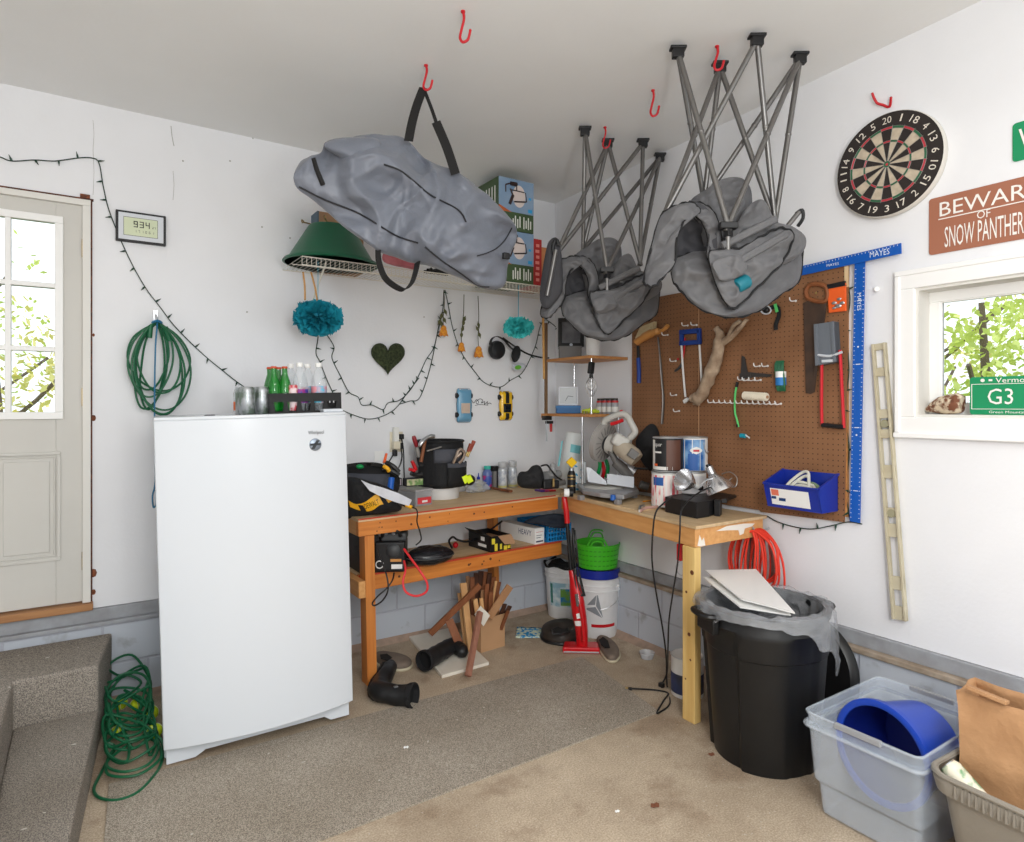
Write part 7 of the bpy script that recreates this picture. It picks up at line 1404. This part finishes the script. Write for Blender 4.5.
trk = bvh_of(MB().lathe([(.130,0),(.150,.385)],64,c=(b2.x,b2.y,0)))
for T_,B_ in (([(597,595),(598,595.5)],[(596,606),(603,618)]),([(596,595.5),(596.5,595.5)],[(587,605),(595,605)]),([(586.5,608),(595.5,607)],[(586.5,609.5),(602,618)])): decal(trk,T_,B_,'star_logo',lg,bu2,.003,nu=8,fb=4)
MB().tube([cm(1.0,.33,.01),cm(.85,.26,.03),cm(.5,.22,.03),cm(.1,.20,.03)],.0025,6,5).build('bail_handle', metal, bu2); MB().sph(cm(1.05,.335,.006),(.012,.012,.014),8).build('bail_ear', white_p, bu2)
bu3 = thing('bucket', 'royal blue bucket nested in the white star-logo bucket', 'bucket', (b2.x,b2.y,.235)); MB().lathe([(0,0),(.118,0),(.140,.15),(.146,.152),(.148,.205),(.142,.207),(.136,.15),(.115,.004),(0,.004)],40).build('shell', mat('nested_blue',(24,44,150),.35), bu3, sharp=40)
lim = mat('lime_green_plastic', (72,190,40), .35); gb3 = thing('laundry_tub', 'lime green flexible tub with two handles stacked on the blue bucket', 'tub', (b2.x,b2.y,.443))
MB().lathe([(0,0),(.125,0),(.130,.004),(.146,.15),(.150,.152),(.150,.162),(.144,.162),(.127,.008),(0,.006)],40).build('tub', lim, gb3, sharp=40)
mb = MB()
for row in range(4):
    for k in range(12):
        a = ac2-1.1+2.2*k/11; z = .03+.032*row; r = .130+.016*z/.15+.0015; mb.box((r*math.cos(a),r*math.sin(a),z),(.003,.018,.006),Matrix.Rotation(a,3,'Z'))
mb.build('weave_slots', mat('lime_dark',(48,150,26),.4), gb3)
for s in (1,-1):
    c_ = V((-math.sin(ac2+.0)*0,0,0)); dx = V((math.cos(ac2),math.sin(ac2),0))*s*.138; sx = V((-math.sin(ac2),math.cos(ac2),0))
    for w_,h_ in ((.065,.055),(.042,.036)): MB().tube([dx+sx*w_+V((0,0,.158)),dx*1.04+sx*w_*.6+V((0,0,.158+h_*.85)),dx*1.05+V((0,0,.158+h_)),dx*1.04-sx*w_*.6+V((0,0,.158+h_*.85)),dx-sx*w_+V((0,0,.158))],.006,8,5).build('handle', lim, gb3)
# ---------------------------------------------------------------- shoes and boots
def floor_pillow(name, label, cat, outl, c, hgt, m, seed=1, parts=None, cap_=None):
    P = [Z(u,v,0) for u,v in outl]; P = fit_spline(P,4,True); cc = Z(*c); mb = MB(); n = len(P); R = 9; vs = []; 
    for i in range(R+1):
        t = i/R
        for p in P:
            q = cc.lerp(p, math.sin(t*PI/2)); h = hgt*(.30+.70*math.cos(t*PI/2)**.6) if t < 1 else hgt*.14
            q = V((q.x,q.y,h+hgt*.15*nz(q,14,seed)*(1-t))); vs.append(q)
    for p in P: q = cc.lerp(p,.96); vs.append(V((q.x,q.y,.001)))
    fs = [(i*n+j,i*n+(j+1)%n,(i+1)*n+(j+1)%n,(i+1)*n+j) for i in range(R+1) for j in range(n)]; fs.append([(R+1)*n+j for j in range(n)])
    mb.add(vs, fs, True); t = thing(name, label, cat, cc); mb.build('upper', m, t, world=True, sharp=120); 
    return t, P, cc
rubber = mat('black_rubber', (26,27,29), .45); olive = mat('dark_leather', (58,50,44), .55, col2=(44,38,34), scale=14); grs = mat('taupe_suede', (124,110,98), .85, col2=(108,96,86), scale=18); sole = mat('cream_sole', (196,186,160), .6)
t, P, cc = floor_pillow('shoe', 'dark brown leather shoe lying behind the red vacuum head', 'shoe', [(541,637),(547,632),(558,629),(570,629),(578,633),(577,641),(566,646),(553,645),(544,642)], (560,638), .10, olive); MB().sweep([p+V((0,0,.012)) for p in P],.010,6,True).build('sole', rubber, t, world=True); MB().sweep([Z(u,v,.088) for u,v in ((552,630),(560,626),(568,627),(569,632),(562,634),(553,634))],.007,6,True).build('collar', black, t, world=True); MB().prism([Z(u,v,.090) for u,v in ((552,630),(560,626),(568,627),(569,632),(562,634),(553,634))],(0,0,.003)).build('opening', mat('shoe_lining',(24,22,22),.9), t, world=True)
t, P, cc = floor_pillow('slipper', 'taupe slip-on shoe beside the red vacuum head, toe towards the room', 'shoe', [(596.5,643),(601,640),(609,643),(616,649),(619.5,656),(616,662.5),(608,662),(602,655),(598,648)], (608.5,652), .055, grs); MB().sweep([p+V((0,0,.008)) for p in P],.008,6,True).build('sole', sole, t, world=True); MB().prism([Z(u,v,.058) for u,v in ((599,640),(603,637),(608,641),(610,648),(605,648),(601,645))],(0,0,.003)).build('opening', mat('shoe_lining',(24,22,22),.9), t, world=True)
t, P, cc = floor_pillow('slipper', 'taupe slip-on shoe with a cream sole behind the left bench leg', 'shoe', [(374,659),(382,656.5),(395,658.5),(407,662),(412,666),(407,670.5),(396,671.5),(384,669),(376,664)], (395,665), .055, grs, 4); MB().sweep([p+V((0,0,.008)) for p in P],.009,6,True).build('sole', sole, t, world=True); MB().prism([Z(u,v,.062) for u,v in ((380,655),(387,654),(392,658),(388,661),(381,659))],(0,0,.003)).build('opening', mat('shoe_lining',(24,22,22),.9), t, world=True)
def boot(label, pts, rs, lift=0):
    t = thing('boot', label, 'boot', Z(*pts[0])); P = fit_spline([Z(u,v,r*.93+lift) for (u,v),r in zip(pts,rs)],6); R_ = [q.x for q in fit_spline([V((r,0,0)) for r in rs],6)]
    mb = MB().sweep(P,R_,22,cap=False,flat=.93); mb.sph(P[0],(R_[0]*.98,)*3,16); c_ = sum(P,V())/len(P)
    mb.v = [v+(v-min(P,key=lambda q:(q-v).length)).normalized()*(.004*nz(v,16,3)+.003*nz(v,34,5)) for v in mb.v]; mb.v = [V((v.x,v.y,max(v.z,lift+.001))) for v in mb.v]; mb.build('boot_body', rubber, t, world=True, sharp=180)
    e = (P[-1]-P[-2]).normalized(); M_ = Matrix.Translation(P[-1]) @ e.to_track_quat('Z','Y').to_matrix().to_4x4(); r = R_[-1]
    MB().at(M_).lathe([(r-.003,-.03),(r+.001,-.02),(r+.002,.002),(r-.005,.004),(r-.007,-.03)],22,cap=False).build('cuff', bagb, t, world=True); MB().at(M_).lathe([(r-.006,-.03),(0,-.04)],20,cap=False).build('lining', mat('boot_lining',(16,16,17),.95), t, world=True)
    return t, P, R_
tA, PA, rA = boot('black rubber boot lying on its side in front of the left bench leg', ((390.5,666),(386,675),(380,684),(380,691),(392,694),(404,695),(414,695.5)), (.036,.046,.048,.054,.054,.055,.060))
off_ = RT*-.035+V((0,0,-.008)); MB().sweep([p+off_ for p in PA[:20]],[.022+.004*(k%2) for k in range(20)],10,flat=1.5).build('sole', mat('boot_sole',(36,36,36),.75), tA, world=True)
MB().box(PA[26]+V((-.01,-.02,.05)),(.02,.015,.006)).build('buckle', metal, tA, world=True)
tB, PB, rB = boot('black boot lying on the white board under the bench, opening to the left', ((462,651),(458,648),(452,646),(443,651),(434,656),(424,661)), (.040,.046,.050,.052,.054,.058), .018)
# white panel under it
wpn = mat('white_melamine', (226,220,208), .5, col2=(214,206,192), scale=5); mb = MB().prism([Z(408,638),Z(442,678.5),Z(489,665),Z(470,646),Z(452,627)],(0,0,.018)); tag(mb.build('melamine_sheet', wpn, None, bevel=.002), 'chipped white board lying flat on the floor under the black boot', 'board')
# patterned cloth
ptn = mat('blue_print_cloth', (24,140,200), .7, col2=(214,224,200), scale=38, contrast=.04); mb = MB().grid(lambda s,q: (Z(515.5,638.5).lerp(Z(544,638.5),s)).lerp(Z(517,628).lerp(Z(541,629),s),q)+V((0,0,.006+.004*nz((s*5,q*3,0),1,2))),12,8); tag(mb.build('patterned_cloth', ptn, None, solid=.006), 'bright blue patterned cloth lying on the floor beside the cardboard box', 'cloth')
mb = MB(); c_ = Z(647,658); tag(mb.lathe([(0,.0),(.036,0),(.046,.034),(.048,.035),(.046,.036),(.034,.003),(0,.002)],28,c=c_).build('plastic_dish', mat('clear_dish',(216,218,222),.15,alpha=.45), None), 'round clear plastic dish on the floor near the right wall', 'dish')
for (u,v,r,nm,lab,m) in ((617,812,.010,'paint_chip','white paint chip lying on the concrete floor near the bottom edge',card),(655,806,.020,'dead_leaf','brown dead leaf on the concrete floor in front of the trash can',w2_:=mat('dead_leaf_brown',(120,74,52),.8)),(712,755,.016,'dead_leaf','small brown dead leaf on the floor beside the foot of the trash can',w2_),(406,748,.012,'paint_chip','white fleck lying on the grey carpet runner',card)):
    mb = MB(); c_ = Z(u,v,.009 if v < 800 and u < 500 else .001); mb.add([c_+V((r*(1+.4*nz((k,u,1),.9,2))*math.cos(k*PI/5),r*.7*(1+.5*nz((k,v,2),.9,3))*math.sin(k*PI/5),.002+.003*(k%2))) for k in range(10)]+[c_+V((0,0,.004))],[(k,(k+1)%10,10) for k in range(10)]); tag(mb.build(nm, m, None, solid=.001), lab, 'debris')
# ---------------------------------------------------------------- box of offcuts
kb = mat('box_kraft', (190,150,112), .8, col2=(178,138,100), scale=3); p = Z(481,653); t = thing('cardboard_box', 'open cardboard box full of wood offcuts under the bench', 'box', p, math.radians(5)); w, d, h = .185,.20,.205
mb = MB(); mb.bx(0,w,0,.004,0,h); mb.bx(0,.004,.004,d,0,h*1.0); mb.bx(w-.004,w,.004,d,0,h); mb.bx(.004,w-.004,d-.004,d,0,h); mb.bx(.004,w-.004,.004,d-.004,0,.004); mb.build('box', kb, t); bx4 = t
w1 = mat('offcut_light', (222,176,124), .6, col2=(204,152,98), scale=5, stretch=(8,8,.8)); w2 = mat('offcut_brown', (140,86,54), .6, col2=(120,70,42), scale=5, stretch=(8,8,.8)); w3_ = mat('offcut_dark', (84,52,36), .6, col2=(66,40,28), scale=6, stretch=(8,8,.8)); w4 = mat('offcut_tan', (176,134,96), .6, col2=(160,116,80), scale=5, stretch=(8,8,.8)); w5 = mat('offcut_pinkish', (160,112,92), .6, col2=(146,98,80), scale=5, stretch=(8,8,.8))
base = matrix_of(bx4)
def strip(top, dt, lx, ly, wd_, th, m, label, group=None, roll=0, bz=.01):
    a = base @ V((lx,ly,bz)); b = D(top[0],top[1],dt); o = MB().beam(a,b,wd_,th,(0,1,0),roll).build('wood_offcut', m, None, bevel=.001); return tag(o, label, 'wood offcut', group)
G = 'wood offcuts standing in the cardboard box'
for (u,v,dt,lx,ly,w_,m) in ((472,577,4.12,.03,.12,.03,w2),(476,573,4.20,.05,.15,.03,w3_),(481,571,4.22,.07,.16,.035,w3_),(486,571.5,4.2,.085,.15,.03,w2),(490,573,4.18,.10,.16,.03,w3_),(494,577,4.16,.12,.14,.03,w2),(499,582,4.12,.13,.12,.03,w2),(487,584,4.05,.08,.08,.028,w2),(491,592,4.02,.10,.06,.03,w2),(483,590,4.08,.06,.10,.026,w4),(505,604,4.05,.13,.08,.03,w3_),(510,606,4.08,.15,.10,.03,w3_),(508,611,4.0,.15,.05,.022,w2)):
    lab_ = {w2:'mid-brown wood offcut standing upright in the cardboard box',w3_:'dark brown wood offcut standing at the back of the cardboard box',w4:'tan wood offcut standing in the middle of the cardboard box'}[m]
    strip((u,v),dt,lx,ly,w_,.010,m,lab_,G+{w2:' (brown)',w3_:' (dark)',w4:' (tan)'}[m])
strip((496,581),4.1,.11,.10,.014,.012,w1,'slim pale offcut among the brown ones in the cardboard box'); strip((475,599),3.98,.03,.02,.028,.014,w1,'pale offcut at the front left inside the cardboard box, left of a matching one',None); strip((481,598),3.98,.055,.02,.022,.014,w1,'pale narrow offcut at the front inside the cardboard box, right of a matching one')
def fstrip(a, b, w_, th, m, label, nm='wood_offcut', roll=0): o = MB().beam(a,b,w_,th,(0,1,0),roll).build(nm, m, None, bevel=.001); return tag(o,label,'wood offcut')
fstrip(Z(471,652,.012),D(463,583,4.06),.042,.016,w1,'tall pale board leaning at the left of the cardboard box'); fstrip(Z(466,648,.012),D(459.5,593,4.12),.026,.016,w1,'shorter pale board leaning beside the tall one left of the box'); fstrip(Z(469.5,645,.012),D(467.5,576,4.16),.022,.014,w4,'tallest thin tan board leaning left of the cardboard box')
fstrip(D(430,634,3.86),D(480,585,3.93),.036,.018,w2,'long brown board slanting across the front of the offcuts'); fstrip(Z(464,655,.022),D(449,620,3.88),.050,.010,w2,'dark brown board propped between the boot and the offcuts'); fstrip(Z(468,676,.010),D(480,612,3.86),.032,.024,w5,'pinkish brown batten leaning on the front of the cardboard box')
fstrip(D(489,618,3.92),D(510,586,3.98),.050,.012,w4,'wide tan board slanting out of the right of the cardboard box'); MBp = MB().prism([D(u,v,3.88) for u,v in ((480.5,606),(490,615.5),(483.5,626.5),(474.5,614.5))],FW*.008); tag(MBp.build('white_offcut', wpn, None), 'small square white board offcut on the front of the wood pile', 'wood offcut')
# paint can behind post, red hanging spool, cords
c_ = Z(693,703); t = thing('paint_can', 'white paint can standing on the floor behind the yellow bench post', 'paint can', (c_.x+.06,c_.y+.09,0)); MB().lathe([(0,0),(.082,0),(.083,.003),(.083,.205),(.079,.208),(.074,.2),(0,.2)],32).build('can_body', wl_, t, sharp=45); MB().lathe([(.0835,.02),(.084,.021),(.084,.12),(.0835,.121)],32,cap=False).build('label', mat('label_dark_blue',(60,70,110),.5,col2=(40,40,44),scale=12), t); MB().sweep([V((.084*math.cos(2*PI*k/32),.084*math.sin(2*PI*k/32),.206)) for k in range(32)],.003,6,True).build('rim', tin, t)
t = thing('squeeze_clamp', 'red clamp hanging under the right bench arm beside the post', 'clamp', D(680,560,3.20)); MB().box(D(680.5,552,3.2),(.03,.03,.085)).build('body', redp, t, world=True, bevel=.006); MB().tube([D(677,541,3.2),D(676,535,3.22),D(680,530,3.25)],.004,6,4).build('hanger', metal, t, world=True); MB().tube([D(680,561,3.2),D(676,566,3.2),D(678,573,3.2),D(683,575,3.2),D(684,569,3.2)],.003,6,4).build('wire_hook', metal, t, world=True)
orc = mat('orange_cord', (226,62,44), .45); grb = mat('brown_grey_cord', (120,88,80), .6)
oc = thing('extension_cord', 'coiled orange-red extension cord hanging on the right wall above the trash can', 'cord', W(764,530,.05)); s_ = (W(790,560).y-W(740,560).y)/-50; s_ = abs(s_); r_ = random.Random(9); top = W(764,529,.05)
def fan(k_, jit, wmax, lmax, seed): 
    rr = random.Random(seed); pts = []
    for k in range(k_):
        wid = wmax*(.12+.88*rr.random()); ln = lmax*(.7+.3*rr.random()); y = -.02-.010*k/1.5; sk = rr.uniform(-6,3)
        for (a,b) in ((-.2,.02),(-.7,.15),(-.95,.4),(-1,.7),(-.8,.95),(-.2,1.08),(.4,1.05),(.85,.85),(.9,.5),(.7,.2),(.2,.02)): pts.append(V((top.x-.0+y+rr.uniform(-.004,.004), top.y-(a*wid+sk*b)*s_, top.z-b*ln*s_*1.0+rr.uniform(-.004,.004))))
    return pts
MB().tube(fan(13,0,33,58,3),.0055,8,5).build('cord_coil', orc, oc, world=True); MB().tube(fan(3,0,18,54,8),.0055,8,5).build('brown_cord', grb, oc, world=True)
MB().tube([top+V((.04,0,.0)),top+V((-.07,0,-.012)),top+V((-.09,0,.02))],.005,8,4).build('wall_hook', metal, oc, world=True)
# ---------------------------------------------------------------- green cord pile and tennis balls
balls = [(137.7,703.7,.05),(155,712,.04),(119,731,.033),(155,731,.034),(120,703,.06)]
felt = mat('tennis_felt', (206,226,40), .9, bump=.3, bscale=120); seamw = mat('tennis_seam', (236,240,214), .7)
bl_lab = ['tennis ball in the green cord pile, upper middle one','tennis ball in the green cord pile, upper one against the freezer','tennis ball in the green cord pile, lowest one at left','tennis ball in the green cord pile, lower one against the freezer','tennis ball in the green cord pile, mostly hidden upper left one']
tb0 = None
for (u,v,z),lb in zip(balls,bl_lab):
    c_ = Z(u,v,z); c_.x = min(max(c_.x,-2.87),-2.715)
    if tb0 is None:
        tb0 = thing('tennis_ball', lb, 'tennis ball', c_, group='tennis balls in the green cord pile'); MB().sph((0,0,0),.033,20).build('felt', felt, tb0)
        MB().sweep([V((.0335*(.77*math.cos(a)+.23*math.cos(3*a)),.0335*(.77*math.sin(a)-.23*math.sin(3*a)),.0335*2*math.sqrt(.77*.23)*math.sin(2*a))) for a in [2*PI*k/40 for k in range(40)]],.0012,5,True).build('seam', seamw, tb0)
    else: repeat(tb0, c_, lb)
r_ = random.Random(12); pts = []
for k in range(15):
    f = k/14; cy = -.22-.50*f; cx = -2.81; zz = .16*(1-f)+.02; rx = .08+.05*r_.random(); ry = .10+.10*r_.random(); a0 = r_.uniform(0,6)
    for j in range(7): a = a0+2*PI*j/7; pts.append(V((min(-2.715,max(-2.90,cx+rx*math.cos(a)*(1.05))), min(-.10,cy+ry*math.sin(a)), max(.008,zz*(.5+.7*r_.random())+.01+ .05*math.sin(a)*(1-f)))))
pts += [Z(u,v,.008) for u,v in ((120,745),(108,760),(100,775),(94,788),(97,796),(108,800),(122,799),(138,792),(152,778),(161,764),(163,748))]+[Z(158,736,.05),Z(140,722,.09)]
tag(MB().tube(pts,.0058,8,6).build('extension_cord', grc, None), 'tangled green extension cord heaped on the floor between the steps and the freezer', 'cord')
# ---------------------------------------------------------------- on the freezer
def ftop(u, yl): 
    p = B(u,411,.832-yl); x = p.x+2.7045+.028; return fzp(x, yl)
Rf = fz.rotation_euler.copy()
canst = mat('brushed_can', (176,180,184), .3, metal=.6, col2=(110,124,112), scale=22, contrast=.08)
def tall_can(label, u, yl):
    t = thing('steel_can', label, 'can', ftop(u,yl), rot=Rf, group='silver drink cans on the freezer'); MB().lathe([(0,.004),(.026,.0),(.034,.010),(.034,.112),(.028,.124),(.0265,.127),(.025,.124),(0,.122)],24).build('can_body', canst, t, sharp=45); MB().lathe([(.0265,.125),(.028,.1275),(.0262,.128)],24,cap=False).build('rim', tin, t); MB().bx(-.008,.008,-.012,.010,.123,.1255).build('pull_tab', tin, t); return t
cl_ = ['front left one of the silver drink cans on the freezer','front right one of the silver drink cans, beside the black crate','silver drink can behind the front pair on the freezer, right','silver drink can behind the front pair on the freezer, left']
c0_ = tall_can(cl_[0], 248, .06)
for lb,u,yl in ((cl_[1],262,.10),(cl_[2],256,.18),(cl_[3],243,.16)): q = repeat(c0_, ftop(u,yl), lb)
t = thing('orange_label_bottle', 'small clear bottle with an orange label left of the silver cans', 'bottle', ftop(238.5,.22), rot=Rf); MB().lathe([(0,0),(.024,0),(.026,.004),(.026,.10),(.018,.125),(.016,.135),(0,.136)],20).build('bottle_body', mat('clear_bottle',(224,230,232),.1,alpha=.4), t); MB().lathe([(.0263,.02),(.0266,.021),(.0266,.06),(.0263,.061)],20,cap=False).build('label', mat('label_orange',(216,110,60),.5), t)
ca = ftop(269,.06); cbx = ftop(340,.06); cw = (cbx-ca).length; t = thing('bottle_crate', 'low black plastic bottle crate standing on top of the freezer', 'crate', ca, rot=Rf); cd, chh = .25, .095
mb = MB()
mb.bx(0,cw,0,.006,.055,chh); mb.bx(0,cw,cd-.006,cd,.055,chh); mb.bx(0,.006,.006,cd-.006,.055,chh); mb.bx(cw-.006,cw,.006,cd-.006,.055,chh); mb.bx(0,cw,0,cd,0,.010)
for k in range(6): x = (cw-.03)*k/5; mb.prism([(x,0,.01),(x+.03,0,.01),(x+.022,0,.055),(x+.008,0,.055)],(0,.006,0)); mb.prism([(x,cd-.006,.01),(x+.03,cd-.006,.01),(x+.022,cd-.006,.055),(x+.008,cd-.006,.055)],(0,.006,0))
for k in range(4): y = .0+(cd-.03)*k/3; mb.bx(0,.006,y,y+.03,.01,.055); mb.bx(cw-.006,cw,y,y+.03,.01,.055)
for k in range(1,4): mb.bx(cw*k/4-.002,cw*k/4+.002,.006,cd-.006,.01,.045)
for k in (1,2): mb.bx(.006,cw-.006,cd*k/3-.002,cd*k/3+.002,.01,.045)
mb.build('crate', mat('crate_black',(13,13,14),.6), t)
Fi = FZ.inverted(); lca = Fi @ ca
def cr(x, y): return FZ @ V((lca.x+x, lca.y+y, Hf+.0125))
gg = mat('green_glass', (24,130,40), .08, alpha=.8, coat=.5); capo = mat('crown_cap', (190,70,40), .4)
def gbottle(label, x, y):
    t = thing('glass_bottle', label, 'bottle', cr(x,y), rot=Rf, group='green glass bottles in the black crate'); MB().lathe([(0,.002),(.026,0),(.029,.006),(.029,.115),(.022,.145),(.0125,.175),(.0125,.205),(0,.206)],20).build('bottle_body', gg, t); MB().lathe([(.0135,.200),(.0145,.201),(.0135,.210),(0,.211)],16).build('cap', capo, t); return t
gl_ = ['green glass bottle in the crate, front row, leftmost','green glass bottle in the crate, front row, second from left','green glass bottle in the crate, back row, leftmost','green glass bottle in the crate, back row, second from left']
g0 = gbottle(gl_[0], .035,.045)
for lb,x,y in ((gl_[1],.085,.05),(gl_[2],.030,.115),(gl_[3],.070,.12)): repeat(g0, cr(x,y), lb)
cg = mat('clear_glass_bottle', (214,222,228), .05, alpha=.26, coat=.5); labm = [mat('label_purple',(150,40,130),.5,col2=(60,60,150),scale=26,contrast=.05), mat('label_aqua',(90,190,220),.5,col2=(230,150,160),scale=20,contrast=.08)]
def cbottle(label, x, y, k):
    t = thing('clear_bottle', label, 'bottle', cr(x,y), rot=Rf, group='clear bottles in the black crate'); MB().lathe([(0,.002),(.034,0),(.036,.006),(.036,.13),(.030,.16),(.016,.195),(.0135,.20),(.0135,.213),(0,.214)],22).build('bottle_body', cg, t); MB().lathe([(.0155,.208),(.0160,.209),(.0155,.228),(0,.229)],16).build('cap', card, t); MB().lathe([(.0362,.035),(.0366,.036),(.0366,.10 if k == 0 else .115),(.0362,.101 if k == 0 else .116)],22,cap=False).build('label', labm[k], t); return t
ccl = ['clear bottle with a purple label, front row of the crate, left','clear bottle with an aqua label, front row of the crate, right','clear bottle with a purple label, back row of the crate, left','clear bottle with an aqua label, back row of the crate, middle']
cbottle(ccl[0], .155,.05, 0); cbottle(ccl[1], .245,.055, 1); cbottle(ccl[2], .135,.15, 0); cbottle(ccl[3], .215,.15, 1)
t = thing('small_can', 'short pink and white can in the crate among the clear bottles', 'can', cr(.118,.035), rot=Rf); MB().lathe([(0,0),(.022,0),(.024,.004),(.024,.115),(.020,.122),(0,.122)],20).build('can_body', mat('pink_can',(226,206,208),.4,col2=(196,70,80),scale=30,contrast=.05), t)
# ---------------------------------------------------------------- outdoors
grs_m = mat('grass', (150,170,90), .9, col2=(120,146,70), scale=3)
struct('ground', MB().bx(.5, 14, -8, 10, -.4, -.3), grs_m); struct('ground_far', MB().bx(-12, .5, .5, 12, -.4, -.3), grs_m)
leafg = [mat('leaf_lime', (222,232,140), .6), mat('leaf_yellow', (236,226,150), .6), mat('leaf_green', (130,160,70), .6)]; barkm = mat('bark', (110,96,84), .9, bump=.6)
def tree(label, c, r, H, n, seed, mi):
    rr = random.Random(seed); t = thing('tree', label, 'tree', c); mb = MB(); c = V(c)
    for i in range(n):
        a = rr.uniform(0,2*PI); z = rr.uniform(-1,1); q = math.sqrt(max(0,1-z*z)); k = rr.random()**.4; cl = .25*V((nz((a,z,1),2,seed),nz((a,z,2),2,seed),nz((a,z,3),2,seed)))
        p = c+V((r*q*math.cos(a)*k, r*q*math.sin(a)*k, H+r*1.1*z*k))+cl*r
        if nz(p,1.4,seed) < -.05: continue
        u_ = V((rr.uniform(-1,1),rr.uniform(-1,1),rr.uniform(-1,1))).normalized(); w_ = u_.cross(V((.3,.5,.8))).normalized(); s = rr.uniform(.03,.06)
        mb.add([p-u_*s,p+w_*s*.55,p+u_*s,p-w_*s*.55],[(0,1,2,3)])
    mb.build('foliage', leafg[mi], t, world=True)
    mb = MB(); mb.sweep(fit_spline([c,c+V((.05,0,H*.5)),c+V((-.03,.05,H+r*.6))],5),[.09*(1-i/14) for i in range(11)],10)
    for k in range(6): a = k*1.1; s0 = c+V((.02,0,H*.55+.12*k*r)); mb.tube([s0,s0+V((.4*r*math.cos(a),.4*r*math.sin(a),.25*r)),s0+V((.8*r*math.cos(a),.8*r*math.sin(a),.6*r))],.02,6,3)
    mb.build('trunk', barkm, t, world=True)
tree('pale lime tree seen through the right window, at its left side', (4.2,-1.3,-.3), 1.0, 2.2, 2300, 3, 0); tree('yellow-green tree seen through the right window, at its right side', (5.5,-.1,-.3), 1.2, 2.9, 1800, 5, 1)
tree('yellowing tree seen through the glass of the white door', (-3.7,4.2,-.3), 1.1, 1.7, 2200, 8, 1); tree('lime green tree farther behind the white door glass', (-4.6,6.5,-.3), 1.5, 2.8, 2200, 9, 0)
